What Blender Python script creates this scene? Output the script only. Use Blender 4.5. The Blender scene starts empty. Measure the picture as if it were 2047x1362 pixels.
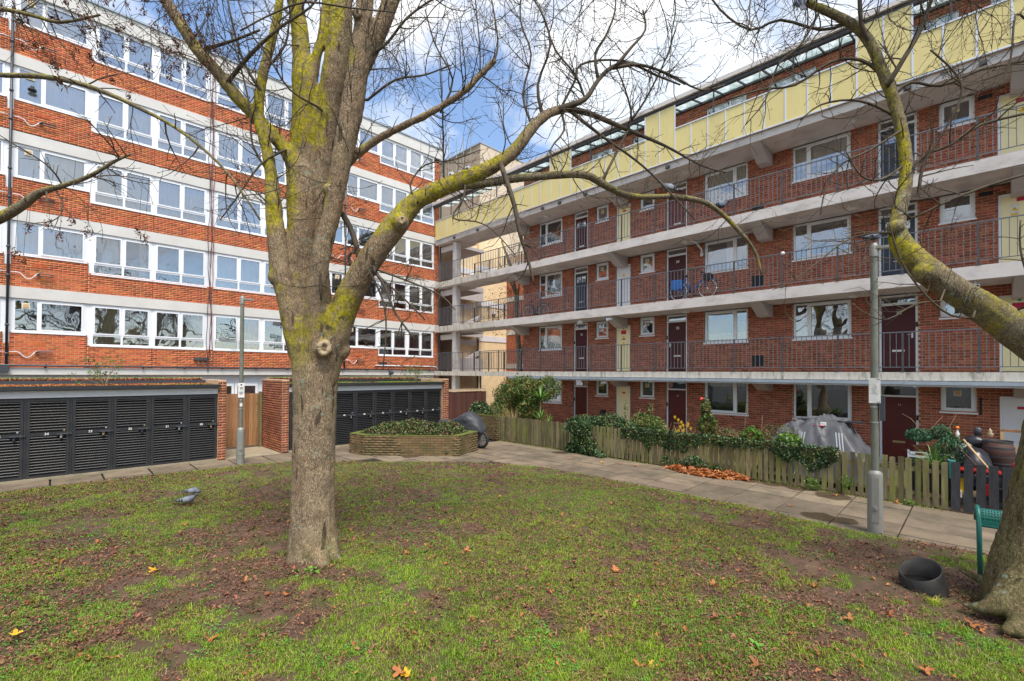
import bpy, bmesh, math, random
import numpy as np
from mathutils import Vector, Matrix, noise as mnoise
random.seed(7); rng = np.random.default_rng(7)
SC = bpy.context.scene
COL = SC.collection
PI = math.pi
# ------------------------------------------------------------------ camera
CF, CCY, CPIT, CROL, CYAW, CH = 924.76, 733.94, 0.0130, 0.0054, 0.0031, 2.53   # pixels of a 2047 px wide picture
_a = PI/4 + CYAW
_F = np.array([math.cos(_a), math.sin(_a), 0]); _R = np.array([math.sin(_a), -math.cos(_a), 0]); _U = np.array([0, 0, 1.])
F2 = _F*math.cos(CPIT) + _U*math.sin(CPIT); U2 = _U*math.cos(CPIT) - _F*math.sin(CPIT)
R3 = _R*math.cos(CROL) + U2*math.sin(CROL); U3 = U2*math.cos(CROL) - _R*math.sin(CROL)
cam = bpy.data.objects.new('camera', bpy.data.cameras.new('camera')); COL.objects.link(cam)
cam.matrix_world = Matrix([[R3[0], U3[0], -F2[0], 0], [R3[1], U3[1], -F2[1], 0], [R3[2], U3[2], -F2[2], CH], [0, 0, 0, 1]])
cam.data.sensor_width = 36; cam.data.lens = CF/2047*36; cam.data.shift_y = (CCY-681)/2047
cam.data.clip_end = 2000; cam.data.clip_start = .05
SC.camera = cam
# ------------------------------------------------------------------ daylight
SUN_AZ, SUN_EL = math.radians(203), math.radians(60)      # azimuth clockwise from +Y
w = bpy.data.worlds.new('World'); SC.world = w; w.use_nodes = True
nt = w.node_tree; nt.nodes.clear()
sky = nt.nodes.new('ShaderNodeTexSky'); sky.sky_type = 'NISHITA'; sky.sun_disc = False
sky.sun_elevation = SUN_EL; sky.sun_rotation = SUN_AZ; sky.air_density = 1.0; sky.dust_density = .6; sky.ozone_density = 1.5
bg1 = nt.nodes.new('ShaderNodeBackground'); bg1.inputs[1].default_value = .15
bg2 = nt.nodes.new('ShaderNodeBackground'); bg2.inputs[1].default_value = .74
tc = nt.nodes.new('ShaderNodeTexCoord'); mp = nt.nodes.new('ShaderNodeMapping'); mp.inputs['Scale'].default_value = (1.0, 1.0, 2.0)
mp.inputs['Location'].default_value = (4.7, 3.2, 1.5)
n1 = nt.nodes.new('ShaderNodeTexNoise'); n1.inputs['Scale'].default_value = 2.3; n1.inputs['Detail'].default_value = 9; n1.inputs['Roughness'].default_value = .58
n1.inputs['Distortion'].default_value = .25
r1 = nt.nodes.new('ShaderNodeValToRGB'); r1.color_ramp.elements[0].position = .44; r1.color_ramp.elements[1].position = .59
n2 = nt.nodes.new('ShaderNodeTexNoise'); n2.inputs['Scale'].default_value = 3.6; n2.inputs['Detail'].default_value = 6
r2 = nt.nodes.new('ShaderNodeValToRGB'); r2.color_ramp.elements[0].position = .38; r2.color_ramp.elements[0].color = (.70, .77, .86, 1)
r2.color_ramp.elements[1].position = .62; r2.color_ramp.elements[1].color = (1, 1, 1, 1)
mx = nt.nodes.new('ShaderNodeMixShader'); out = nt.nodes.new('ShaderNodeOutputWorld')
L_ = nt.links.new
L_(tc.outputs['Generated'], mp.inputs[0]); L_(mp.outputs[0], n1.inputs['Vector']); L_(mp.outputs[0], n2.inputs['Vector'])
L_(n1.outputs[0], r1.inputs[0]); L_(n2.outputs[0], r2.inputs[0]); L_(sky.outputs[0], bg1.inputs[0]); L_(r2.outputs[0], bg2.inputs[0])
L_(r1.outputs[0], mx.inputs[0]); L_(bg1.outputs[0], mx.inputs[1]); L_(bg2.outputs[0], mx.inputs[2]); L_(mx.outputs[0], out.inputs[0])
sl = bpy.data.lights.new('sun', 'SUN'); so = bpy.data.objects.new('sun', sl); COL.objects.link(so)
sl.energy = 2.7; sl.angle = math.radians(26); sl.color = (1, .94, .86)
_sd = Vector((math.sin(SUN_AZ)*math.cos(SUN_EL), math.cos(SUN_AZ)*math.cos(SUN_EL), math.sin(SUN_EL)))
so.rotation_euler = _sd.to_track_quat('Z', 'Y').to_euler()
SC.render.engine = 'CYCLES'
SC.view_settings.view_transform = 'Standard'; SC.view_settings.look = 'None'; SC.view_settings.gamma = 1; SC.view_settings.exposure = .88
SC.cycles.max_bounces = 6; SC.cycles.transparent_max_bounces = 12
# ------------------------------------------------------------------ helpers
def ray(x, y):
    return F2 + R3*(x-1023.5)/CF - U3*(y-CCY)/CF
CAMP = np.array([0, 0, CH])
def onp(x, y, ax, v):
    """world point on the plane X/Y/Z = v seen at photograph position x, y"""
    d = ray(x, y); i = 'XYZ'.index(ax)
    return CAMP + d*((v-CAMP[i])/d[i])
def atd(x, y, dep):
    return CAMP + ray(x, y)*dep
ROOT = {}
def tag(o, label=None, cat=None, group=None, kind=None):
    if label: o['label'] = label
    if cat: o['category'] = cat
    if group: o['group'] = group
    if kind: o['kind'] = kind
    return o
def thing(name, loc, label=None, cat=None, group=None, kind=None):
    o = bpy.data.objects.new(name, None); COL.objects.link(o); o.location = loc; o.empty_display_size = .1
    ROOT[o.name] = Vector(loc)
    return tag(o, label, cat, group, kind)
def rootloc(o):
    v = Vector((0, 0, 0))
    while o is not None:
        v += o.location; o = o.parent
    return v
def link(name, me, parent=None, loc=(0, 0, 0), rot=None, scale=None):
    o = bpy.data.objects.new(name, me); COL.objects.link(o)
    if parent is not None: o.parent = parent
    o.location = loc
    if rot is not None: o.rotation_euler = rot
    if scale is not None: o.scale = scale
    return o
def shade(me, smooth):
    if smooth: me.polygons.foreach_set('use_smooth', [True]*len(me.polygons))
def np_mesh(name, V, Fq, mats, smooth=False, off=None):
    """V (n,3), Fq (m,k) arrays with k = 3 or 4"""
    V = np.asarray(V, np.float32).reshape(-1, 3).copy(); Fq = np.asarray(Fq, np.int32)
    if off is not None: V -= np.array(off, np.float32)
    me = bpy.data.meshes.new(name); k = Fq.shape[1]
    me.vertices.add(len(V)); me.vertices.foreach_set('co', V.ravel())
    me.loops.add(Fq.size); me.loops.foreach_set('vertex_index', Fq.ravel())
    me.polygons.add(len(Fq)); me.polygons.foreach_set('loop_start', np.arange(0, Fq.size, k, dtype=np.int32))
    me.update(calc_edges=True)
    for m in (mats if isinstance(mats, (list, tuple)) else [mats]): me.materials.append(m)
    shade(me, smooth); return me
class MB:
    def __init__(s): s.v = []; s.f = []; s.m = []
    def quad(s, a, b, c, d, m=0):
        n = len(s.v); s.v += [tuple(a), tuple(b), tuple(c), tuple(d)]; s.f.append((n, n+1, n+2, n+3)); s.m.append(m)
    def poly(s, pts, m=0):
        n = len(s.v); s.v += [tuple(p) for p in pts]; s.f.append(tuple(range(n, n+len(pts)))); s.m.append(m)
    def box(s, x0, x1, y0, y1, z0, z1, m=0):
        if x0 > x1: x0, x1 = x1, x0
        if y0 > y1: y0, y1 = y1, y0
        n = len(s.v)
        s.v += [(x0, y0, z0), (x1, y0, z0), (x1, y1, z0), (x0, y1, z0), (x0, y0, z1), (x1, y0, z1), (x1, y1, z1), (x0, y1, z1)]
        for f in ((0, 3, 2, 1), (4, 5, 6, 7), (0, 1, 5, 4), (1, 2, 6, 5), (2, 3, 7, 6), (3, 0, 4, 7)):
            s.f.append(tuple(n+i for i in f)); s.m.append(m)
        return s
    def obox(s, c, ax, ay, az, m=0):
        """oriented box: centre and three half vectors"""
        c, ax, ay, az = map(Vector, (c, ax, ay, az)); n = len(s.v)
        for k in (-1, 1):
            for i, j in ((-1, -1), (1, -1), (1, 1), (-1, 1)): s.v.append(tuple(c + ax*i + ay*j + az*k))
        for f in ((0, 3, 2, 1), (4, 5, 6, 7), (0, 1, 5, 4), (1, 2, 6, 5), (2, 3, 7, 6), (3, 0, 4, 7)):
            s.f.append(tuple(n+i for i in f)); s.m.append(m)
        return s
    def prism(s, pts, dvec, m=0):
        """closed polygon extruded along dvec"""
        k = len(pts); n = len(s.v); d = Vector(dvec)
        s.v += [tuple(p) for p in pts] + [tuple(Vector(p)+d) for p in pts]
        s.f.append(tuple(range(n+k-1, n-1, -1))); s.m.append(m)
        s.f.append(tuple(range(n+k, n+2*k))); s.m.append(m)
        for i in range(k):
            j = (i+1) % k; s.f.append((n+i, n+j, n+k+j, n+k+i)); s.m.append(m)
        return s
    def tube(s, pts, rad, n=6, m=0, cap=True):
        P = [Vector(p) for p in pts]; k = len(P)
        if not hasattr(rad, '__len__'): rad = [rad]*k
        up = None; base = len(s.v)
        for i in range(k):
            t = (P[min(i+1, k-1)] - P[max(i-1, 0)])
            if t.length < 1e-9: t = Vector((0, 0, 1))
            t.normalize()
            if up is None:
                up = Vector((0, 0, 1)) if abs(t.z) < .9 else Vector((1, 0, 0))
            a = t.cross(up)
            if a.length < 1e-6: a = t.orthogonal()
            a.normalize(); b = t.cross(a); up = -b if b.dot(up) < 0 else b
            b = a.cross(t); up = b
            for j in range(n):
                q = 2*PI*j/n; s.v.append(tuple(P[i] + (a*math.cos(q) + b*math.sin(q))*rad[i]))
        for i in range(k-1):
            for j in range(n):
                j2 = (j+1) % n
                s.f.append((base+i*n+j, base+(i+1)*n+j, base+(i+1)*n+j2, base+i*n+j2)); s.m.append(m)
        if cap:
            s.f.append(tuple(base+j for j in range(n))); s.m.append(m)
            s.f.append(tuple(base+(k-1)*n+n-1-j for j in range(n))); s.m.append(m)
        return s
    def lathe(s, c, prof, n=16, m=0, axis='z'):
        """profile of (radius, height) turned about a vertical axis through c"""
        base = len(s.v); k = len(prof)
        for r, h in prof:
            for j in range(n):
                q = 2*PI*j/n
                if axis == 'z': s.v.append((c[0]+r*math.cos(q), c[1]+r*math.sin(q), c[2]+h))
                elif axis == 'y': s.v.append((c[0]+r*math.cos(q), c[1]+h, c[2]+r*math.sin(q)))
                else: s.v.append((c[0]+h, c[1]+r*math.cos(q), c[2]+r*math.sin(q)))
        for i in range(k-1):
            for j in range(n):
                j2 = (j+1) % n; s.f.append((base+i*n+j, base+i*n+j2, base+(i+1)*n+j2, base+(i+1)*n+j)); s.m.append(m)
        return s
    def ball(s, c, r, n=10, m=0, sq=(1, 1, 1)):
        base = len(s.v); k = n//2+1
        for i in range(k):
            th = PI*i/(k-1)
            for j in range(n):
                q = 2*PI*j/n; s.v.append((c[0]+r*sq[0]*math.sin(th)*math.cos(q), c[1]+r*sq[1]*math.sin(th)*math.sin(q), c[2]+r*sq[2]*math.cos(th)))
        for i in range(k-1):
            for j in range(n):
                j2 = (j+1) % n; s.f.append((base+i*n+j, base+(i+1)*n+j, base+(i+1)*n+j2, base+i*n+j2)); s.m.append(m)
        return s
    def mesh(s, name, mats, off=(0, 0, 0), smooth=False):
        me = bpy.data.meshes.new(name)
        o = off; me.from_pydata([(a-o[0], b-o[1], c-o[2]) for a, b, c in s.v], [], s.f)
        for m in (mats if isinstance(mats, (list, tuple)) else [mats]): me.materials.append(m)
        if any(s.m): me.polygons.foreach_set('material_index', s.m)
        shade(me, smooth); me.update(); return me
    def build(s, name, mats, parent=None, smooth=False, label=None, kind=None):
        off = rootloc(parent) if parent is not None else (0, 0, 0)
        o = link(name, s.mesh(name, mats, off, smooth), parent)
        return tag(o, label, None, None, kind)
def bevel(o, wd=.01, seg=2):
    m = o.modifiers.new('bevel', 'BEVEL'); m.width = wd; m.segments = seg; m.limit_method = 'ANGLE'; return o
# ------------------------------------------------------------------ materials
def nodes_of(name):
    m = bpy.data.materials.new(name); m.use_nodes = True; t = m.node_tree; return m, t, t.nodes['Principled BSDF']
def c4(c): return (c[0], c[1], c[2], 1)
def mat(name, c1, c2=None, scale=4, rough=.8, bump=0, bscale=40, isl=0, metal=0, spec=.35, c3=None, s3=1.2, stretch=None, lo=.35, hi=.65, dirt=0, dirtc=(.05, .05, .03), trans=0, coat=0, dscale=1.5, world=False):
    m, t, b = nodes_of(name); N = t.nodes.new; L = t.links.new
    b.inputs['Roughness'].default_value = rough; b.inputs['Metallic'].default_value = metal; b.inputs['Specular IOR Level'].default_value = spec
    if coat: b.inputs['Coat Weight'].default_value = coat
    co = N('ShaderNodeTexCoord'); vec = co.outputs['Object']
    if world: vec = N('ShaderNodeNewGeometry').outputs['Position']
    if stretch:
        mpp = N('ShaderNodeMapping'); mpp.inputs['Scale'].default_value = stretch; L(vec, mpp.inputs[0]); vec = mpp.outputs[0]
    def noi(sc, de=6, ro=.6):
        n = N('ShaderNodeTexNoise'); n.inputs['Scale'].default_value = sc; n.inputs['Detail'].default_value = de; n.inputs['Roughness'].default_value = ro; L(vec, n.inputs['Vector']); return n.outputs[0]
    def ramp(x, a, c):
        r = N('ShaderNodeMapRange'); r.inputs[1].default_value = a; r.inputs[2].default_value = c; L(x, r.inputs[0]); return r.outputs[0]
    def mixc(f, A, B, mode='MIX'):
        x = N('ShaderNodeMix'); x.data_type = 'RGBA'; x.blend_type = mode
        for s, v in ((0, f), (6, A), (7, B)):
            if hasattr(v, 'links'): L(v, x.inputs[s])
            else: x.inputs[s].default_value = v if s == 0 else c4(v)
        return x.outputs[2]
    col = c1
    if c2 is not None: col = mixc(ramp(noi(scale), lo, hi), c1, c2)
    if c3 is not None: col = mixc(ramp(noi(s3), .48, .62), col, c3)
    if isl:
        g = N('ShaderNodeNewGeometry'); oi = N('ShaderNodeObjectInfo'); ad = N('ShaderNodeMath'); ad.operation = 'ADD'
        L(g.outputs['Random Per Island'], ad.inputs[0]); L(oi.outputs['Random'], ad.inputs[1])
        fr = N('ShaderNodeMath'); fr.operation = 'FRACT'; L(ad.outputs[0], fr.inputs[0])
        h = N('ShaderNodeHueSaturation'); h.inputs['Saturation'].default_value = 1
        mr = N('ShaderNodeMapRange'); mr.inputs[3].default_value = 1-isl; mr.inputs[4].default_value = 1+isl; L(fr.outputs[0], mr.inputs[0]); L(mr.outputs[0], h.inputs['Value'])
        mh = N('ShaderNodeMapRange'); mh.inputs[3].default_value = .5+isl*.03; mh.inputs[4].default_value = .5-isl*.03
        f2 = N('ShaderNodeMath'); f2.operation = 'MULTIPLY'; f2.inputs[1].default_value = 7.31; L(fr.outputs[0], f2.inputs[0])
        f3 = N('ShaderNodeMath'); f3.operation = 'FRACT'; L(f2.outputs[0], f3.inputs[0]); L(f3.outputs[0], mh.inputs[0]); L(mh.outputs[0], h.inputs['Hue'])
        if hasattr(col, 'links'): L(col, h.inputs['Color'])
        else: h.inputs['Color'].default_value = c4(col)
        col = h.outputs[0]
    if dirt:
        f = N('ShaderNodeMath'); f.operation = 'MULTIPLY'; f.inputs[1].default_value = dirt; L(ramp(noi(dscale, 8, .7), .5, .72), f.inputs[0])
        col = mixc(f.outputs[0], col, dirtc)
    if hasattr(col, 'links'): L(col, b.inputs['Base Color'])
    else: b.inputs['Base Color'].default_value = c4(col)
    if bump:
        bp = N('ShaderNodeBump'); bp.inputs['Strength'].default_value = min(1, bump); bp.inputs['Distance'].default_value = .01*max(1, bump)
        L(noi(bscale, 5, .65), bp.inputs['Height']); L(bp.outputs[0], b.inputs['Normal'])
    if trans:      # thin leaves let light through
        tr = N('ShaderNodeBsdfTranslucent'); ms = N('ShaderNodeMixShader'); ms.inputs[0].default_value = trans
        if hasattr(col, 'links'): L(col, tr.inputs[0])
        else: tr.inputs[0].default_value = c4(col)
        o = t.nodes['Material Output']; L(b.outputs[0], ms.inputs[1]); L(tr.outputs[0], ms.inputs[2]); L(ms.outputs[0], o.inputs[0])
    return m
def glass(name, refl=.35, tint=(.02, .03, .035), rough=0.0, alpha=.75, facing=.15):
    """window glass: mirror reflection over clear or tinted glass"""
    m, t, b = nodes_of(name); N = t.nodes.new; L = t.links.new
    fr = N('ShaderNodeFresnel'); fr.inputs[0].default_value = 1.5
    ml = N('ShaderNodeMath'); ml.operation = 'MULTIPLY_ADD'; ml.inputs[1].default_value = 1.6; ml.inputs[2].default_value = facing; ml.use_clamp = True
    L(fr.outputs[0], ml.inputs[0])
    gl = N('ShaderNodeBsdfGlossy'); gl.inputs['Roughness'].default_value = rough; gl.inputs[0].default_value = (.95, .97, 1, 1)
    co = N('ShaderNodeTexCoord'); nz = N('ShaderNodeTexNoise'); nz.inputs['Scale'].default_value = 1.7; nz.inputs['Detail'].default_value = 1; L(co.outputs['Object'], nz.inputs['Vector'])
    bp = N('ShaderNodeBump'); bp.inputs['Strength'].default_value = .25; bp.inputs['Distance'].default_value = .02; L(nz.outputs[0], bp.inputs['Height']); L(bp.outputs[0], gl.inputs['Normal'])
    tr = N('ShaderNodeBsdfTransparent'); tr.inputs[0].default_value = (alpha, alpha*1.0, alpha, 1)
    ms = N('ShaderNodeMixShader'); L(ml.outputs[0], ms.inputs[0]); L(tr.outputs[0], ms.inputs[1]); L(gl.outputs[0], ms.inputs[2])
    L(ms.outputs[0], t.nodes['Material Output'].inputs[0]); return m
M = {}
M['brickL'] = mat('orange_red_brick', (.52, .135, .045), (.42, .098, .034), 3, .85, .5, 60, isl=.30, dirt=.25, dirtc=(.2, .08, .05))
M['mortarL'] = mat('sandy_mortar', (.64, .45, .29), (.54, .37, .24), 6, .95, .4, 80)
M['brickR'] = mat('dark_red_brick', (.37, .108, .058), (.29, .080, .043), 3, .85, .5, 60, isl=.34, dirt=.25, dirtc=(.12, .05, .035))
M['mortarR'] = mat('brown_mortar', (.56, .37, .25), (.46, .30, .2), 6, .95, .4, 80)
M['brickP'] = mat('mossy_old_brick', (.20, .125, .06), (.13, .095, .045), 3, .95, .8, 50, isl=.2, dirt=.7, dirtc=(.085, .10, .02), world=True)
M['mortarP'] = mat('dark_mortar', (.10, .08, .05), (.06, .06, .03), 6, .95, .4, 80)
M['brickF'] = mat('background_brick', (.42, .12, .05), (.34, .08, .04), 3, .85, .3, 60, isl=.22)
M['band'] = mat('painted_concrete_band', (.64, .62, .575), (.58, .56, .52), 1.2, .8, .3, 30, dirt=.15, dirtc=(.35, .33, .28))
M['conc'] = mat('painted_balcony_concrete', (.66, .61, .565), (.58, .53, .49), 1.5, .85, .4, 25, dirt=.4, dirtc=(.25, .23, .19), stretch=(1, 1, 2))
M['concstain'] = mat('stained_concrete', (.62, .57, .50), (.52, .48, .41), 2.5, .9, .6, 25, dirt=.9, dirtc=(.11, .12, .06), stretch=(2.5, 2.5, .5), dscale=3)
M['soffit'] = mat('shaded_grey_soffit', (.50, .46, .44), (.45, .41, .39), 2, .9, .2, 20)  # grey of the shaded undersides is put into this base colour
M['white'] = mat('white_upvc', (.82, .83, .84), (.78, .79, .80), 2, .38, spec=.5)
M['whitepaint'] = mat('white_paint', (.76, .77, .79), (.68, .69, .71), 2, .6, .2, 20, dirt=.12, dirtc=(.4, .38, .34))
M['glass'] = glass('window_glass', facing=.12, alpha=.88)
M['glassup'] = glass('sky_facing_window_glass', facing=.11, alpha=.97)
def frosted(name):
    m, t, b = nodes_of(name); N = t.nodes.new; L = t.links.new
    co = N('ShaderNodeTexCoord'); nz = N('ShaderNodeTexNoise'); nz.inputs['Scale'].default_value = 3.5; nz.inputs['Detail'].default_value = 8; nz.inputs['Roughness'].default_value = .7; L(co.outputs['Object'], nz.inputs['Vector'])
    r = N('ShaderNodeValToRGB'); r.color_ramp.elements[0].position = .42; r.color_ramp.elements[0].color = (.94, .98, .975, 1); r.color_ramp.elements[1].position = .66; r.color_ramp.elements[1].color = (.58, .66, .62, 1); L(nz.outputs[0], r.inputs[0])
    tl = N('ShaderNodeBsdfTranslucent'); L(r.outputs[0], tl.inputs[0]); tr = N('ShaderNodeBsdfTransparent'); L(r.outputs[0], tr.inputs[0]); gl = N('ShaderNodeBsdfGlossy'); gl.inputs['Roughness'].default_value = .25
    m1 = N('ShaderNodeMixShader'); m1.inputs[0].default_value = .32; L(tr.outputs[0], m1.inputs[1]); L(tl.outputs[0], m1.inputs[2]); m2 = N('ShaderNodeMixShader'); m2.inputs[0].default_value = .08; L(m1.outputs[0], m2.inputs[1]); L(gl.outputs[0], m2.inputs[2])
    L(m2.outputs[0], t.nodes['Material Output'].inputs[0]); return m
M['canopyglass'] = frosted('wired_canopy_glass')
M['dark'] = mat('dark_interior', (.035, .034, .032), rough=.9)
M['net'] = mat('net_curtain', (.90, .87, .81), (.80, .78, .73), 2, .9, trans=.2)
M['beigecurt'] = mat('beige_curtain', (.62, .57, .46), (.5, .46, .36), 2, .9)
M['greycurt'] = mat('grey_curtain', (.24, .25, .26), (.18, .18, .2), 2, .9)
M['redcurt'] = mat('red_curtain', (.45, .06, .08), rough=.9)
M['cream'] = mat('cream_fan_vent', (.68, .62, .42), rough=.5)
M['black'] = mat('black_paint', (.022, .023, .026), (.03, .031, .034), 3, .45, .1, 60, spec=.5)
M['blackmat'] = mat('black_plastic', (.018, .018, .019), rough=.6)
M['door_slat'] = mat('black_louvre_paint', (.020, .021, .024), (.032, .032, .035), 4, .42, .15, 40, dirt=.3, dirtc=(.07, .06, .05), spec=.5, world=True)
M['pipe'] = mat('dark_grey_pipe', (.05, .055, .065), rough=.4, spec=.5)
M['gutter'] = mat('blue_grey_gutter', (.34, .40, .45), (.28, .33, .37), 2, .5)
M['rail'] = mat('grey_painted_steel', (.16, .17, .19), (.12, .13, .14), 6, .5, metal=.2)
M['post'] = mat('dark_painted_steel', (.085, .09, .10), (.06, .065, .07), 6, .5, metal=.2)
M['yellowpanel'] = mat('pale_yellow_panel', (.74, .62, .255), (.69, .57, .235), 1, .45, dirt=.35, dirtc=(.46, .38, .17), spec=.4, world=True, stretch=(1, 1, .5))
M['yellowdoor'] = mat('cream_yellow_door', (.88, .78, .44), (.84, .73, .40), 2, .5)
M['alu'] = mat('bare_aluminium', (.68, .68, .68), rough=.35, metal=.6)
M['render'] = mat('sunlit_beige_roughcast', (.86, .68, .42), (.76, .59, .35), 3, .9, .6, 60, dirt=.25, dirtc=(.4, .28, .14))  # warmth of the sunlight is put into the wall colour
M['rendertower'] = mat('sunlit_front_roughcast', (.62, .52, .38), (.56, .46, .34), 3, .9, .5, 60)  # tower render for the sunlit front, light put into a paler tone
M['renderdk'] = mat('shaded_tan_roughcast', (.42, .32, .235), (.37, .28, .2), 3, .9, .5, 60)  # darker tower render, side shade put into the colour; recess wall shares it
M['slab'] = mat('paving_concrete', (.215, .165, .110), (.150, .118, .080), 2.2, .9, .4, 60, isl=.22, dirt=.75, dirtc=(.075, .068, .045), dscale=1.1, world=True)
M['bed'] = mat('dark_joint_soil', (.028, .024, .017), (.018, .018, .012), 8, .95, .4, 50)
M['apron'] = mat('worn_concrete', (.36, .30, .21), (.28, .24, .16), 3, .9, .4, 40, dirt=.4, dirtc=(.12, .13, .06))
M['timber'] = mat('new_brown_timber', (.34, .18, .08), (.24, .12, .05), 3, .75, .3, 40, isl=.25, stretch=(6, 6, .6))
M['timberdk'] = mat('dark_brown_fence_timber', (.11, .042, .030), (.075, .03, .022), 3, .8, .3, 40, isl=.25, stretch=(6, 6, .6))
M['picket'] = mat('weathered_mossy_timber', (.185, .165, .075), (.11, .085, .052), 2.5, .9, .5, 40, isl=.38, stretch=(7, 7, 1), dirt=.95, dirtc=(.17, .215, .018), dscale=.9, world=True)
M['picketblack'] = mat('black_stained_timber', (.028, .030, .034), (.05, .05, .055), 5, .6, .3, 40, isl=.2, stretch=(6, 6, 1))
M['lamp'] = mat('galvanised_lamp_steel', (.30, .28, .25), (.25, .26, .23), 4, .55, metal=.35, dirt=.4, dirtc=(.16, .17, .10), stretch=(3, 3, .7))
M['lampthin'] = mat('olive_grey_steel', (.22, .23, .19), (.16, .17, .13), 4, .5, metal=.3)
M['green'] = mat('green_powder_coat', (.02, .17, .135), (.018, .14, .115), 4, .35, spec=.5)
M['tarp'] = mat('grey_tarpaulin', (.105, .108, .115), (.065, .068, .073), 2, .5, .3, 10)
M['motocover'] = mat('charcoal_bike_cover', (.05, .052, .058), (.038, .04, .045), 2, .5, .3, 8)
M['rubber'] = mat('black_rubber', (.02, .02, .021), (.035, .034, .033), 6, .65, .3, 40)
M['bucket'] = mat('dusty_black_plastic', (.020, .019, .019), (.045, .040, .036), 5, .6, .2, 30)
M['water'] = mat('dark_water', (.008, .008, .007), rough=.04, spec=.6)
M['moss'] = mat('green_moss', (.15, .17, .03), (.08, .10, .02), 8, .95, 1, 60)
# ------------------------------------------------------------------ soil, bark, leaves
M['soil'] = mat('damp_soil', (.15, .090, .057), (.078, .047, .031), 5, .95, 1.2, 70, c3=(.085, .085, .025), s3=2.5, dirt=.5, dirtc=(.035, .025, .018))
M['litter'] = mat('leaf_fragments', (.25, .115, .065), (.135, .058, .036), 6, .8, isl=.7)
M['litterlight'] = mat('pale_stalks', (.42, .30, .15), (.3, .2, .1), 6, .8, isl=.35)
M['grass'] = mat('grass', (.33, .44, .035), (.19, .31, .028), 1.4, .6, isl=.38, trans=.3)
M['clover'] = mat('clover_leaf', (.17, .38, .04), (.09, .26, .04), 2, .5, isl=.3, trans=.25)
M['leaforange'] = mat('orange_brown_leaf', (.52, .20, .06), (.36, .13, .05), 12, .6, isl=.3, trans=.2)
M['leafyellow'] = mat('yellow_leaf', (.78, .50, .03), (.7, .38, .03), 12, .6, isl=.1, trans=.2)
M['leafgreen'] = mat('shrub_leaf', (.13, .20, .04), (.05, .10, .025), 2.5, .5, isl=.55, trans=.2, c3=(.22, .19, .05), s3=3.1)
M['leafheath'] = mat('low_hedge_leaf', (.12, .165, .045), (.07, .10, .035), 2.5, .6, isl=.5, c3=(.14, .075, .04), s3=5, trans=.1)
M['ivy'] = mat('dark_ivy_leaf', (.055, .11, .035), (.028, .065, .024), 3, .45, isl=.5, c3=(.11, .14, .04), s3=4)
M['leaflime'] = mat('bright_round_leaf', (.15, .27, .035), (.09, .18, .03), 3, .45, isl=.25, trans=.3)
M['dryg'] = mat('dry_ornamental_grass', (.52, .38, .17), (.36, .28, .11), 3, .8, isl=.3)
M['palm'] = mat('cordyline_leaf', (.14, .26, .04), (.08, .17, .03), 3, .4, isl=.3)
M['conifer'] = mat('blue_green_needles', (.05, .13, .055), (.03, .09, .045), 3, .7, isl=.35)
M['twigmat'] = mat('brown_twig_bark', (.12, .092, .054), (.055, .042, .030), 6, .85)
M['stem'] = mat('pale_stem', (.26, .2, .11), (.17, .13, .07), 6, .85)
M['seed'] = mat('brown_dry_seeds', (.20, .085, .045), (.12, .05, .03), 6, .85, isl=.4)
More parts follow.
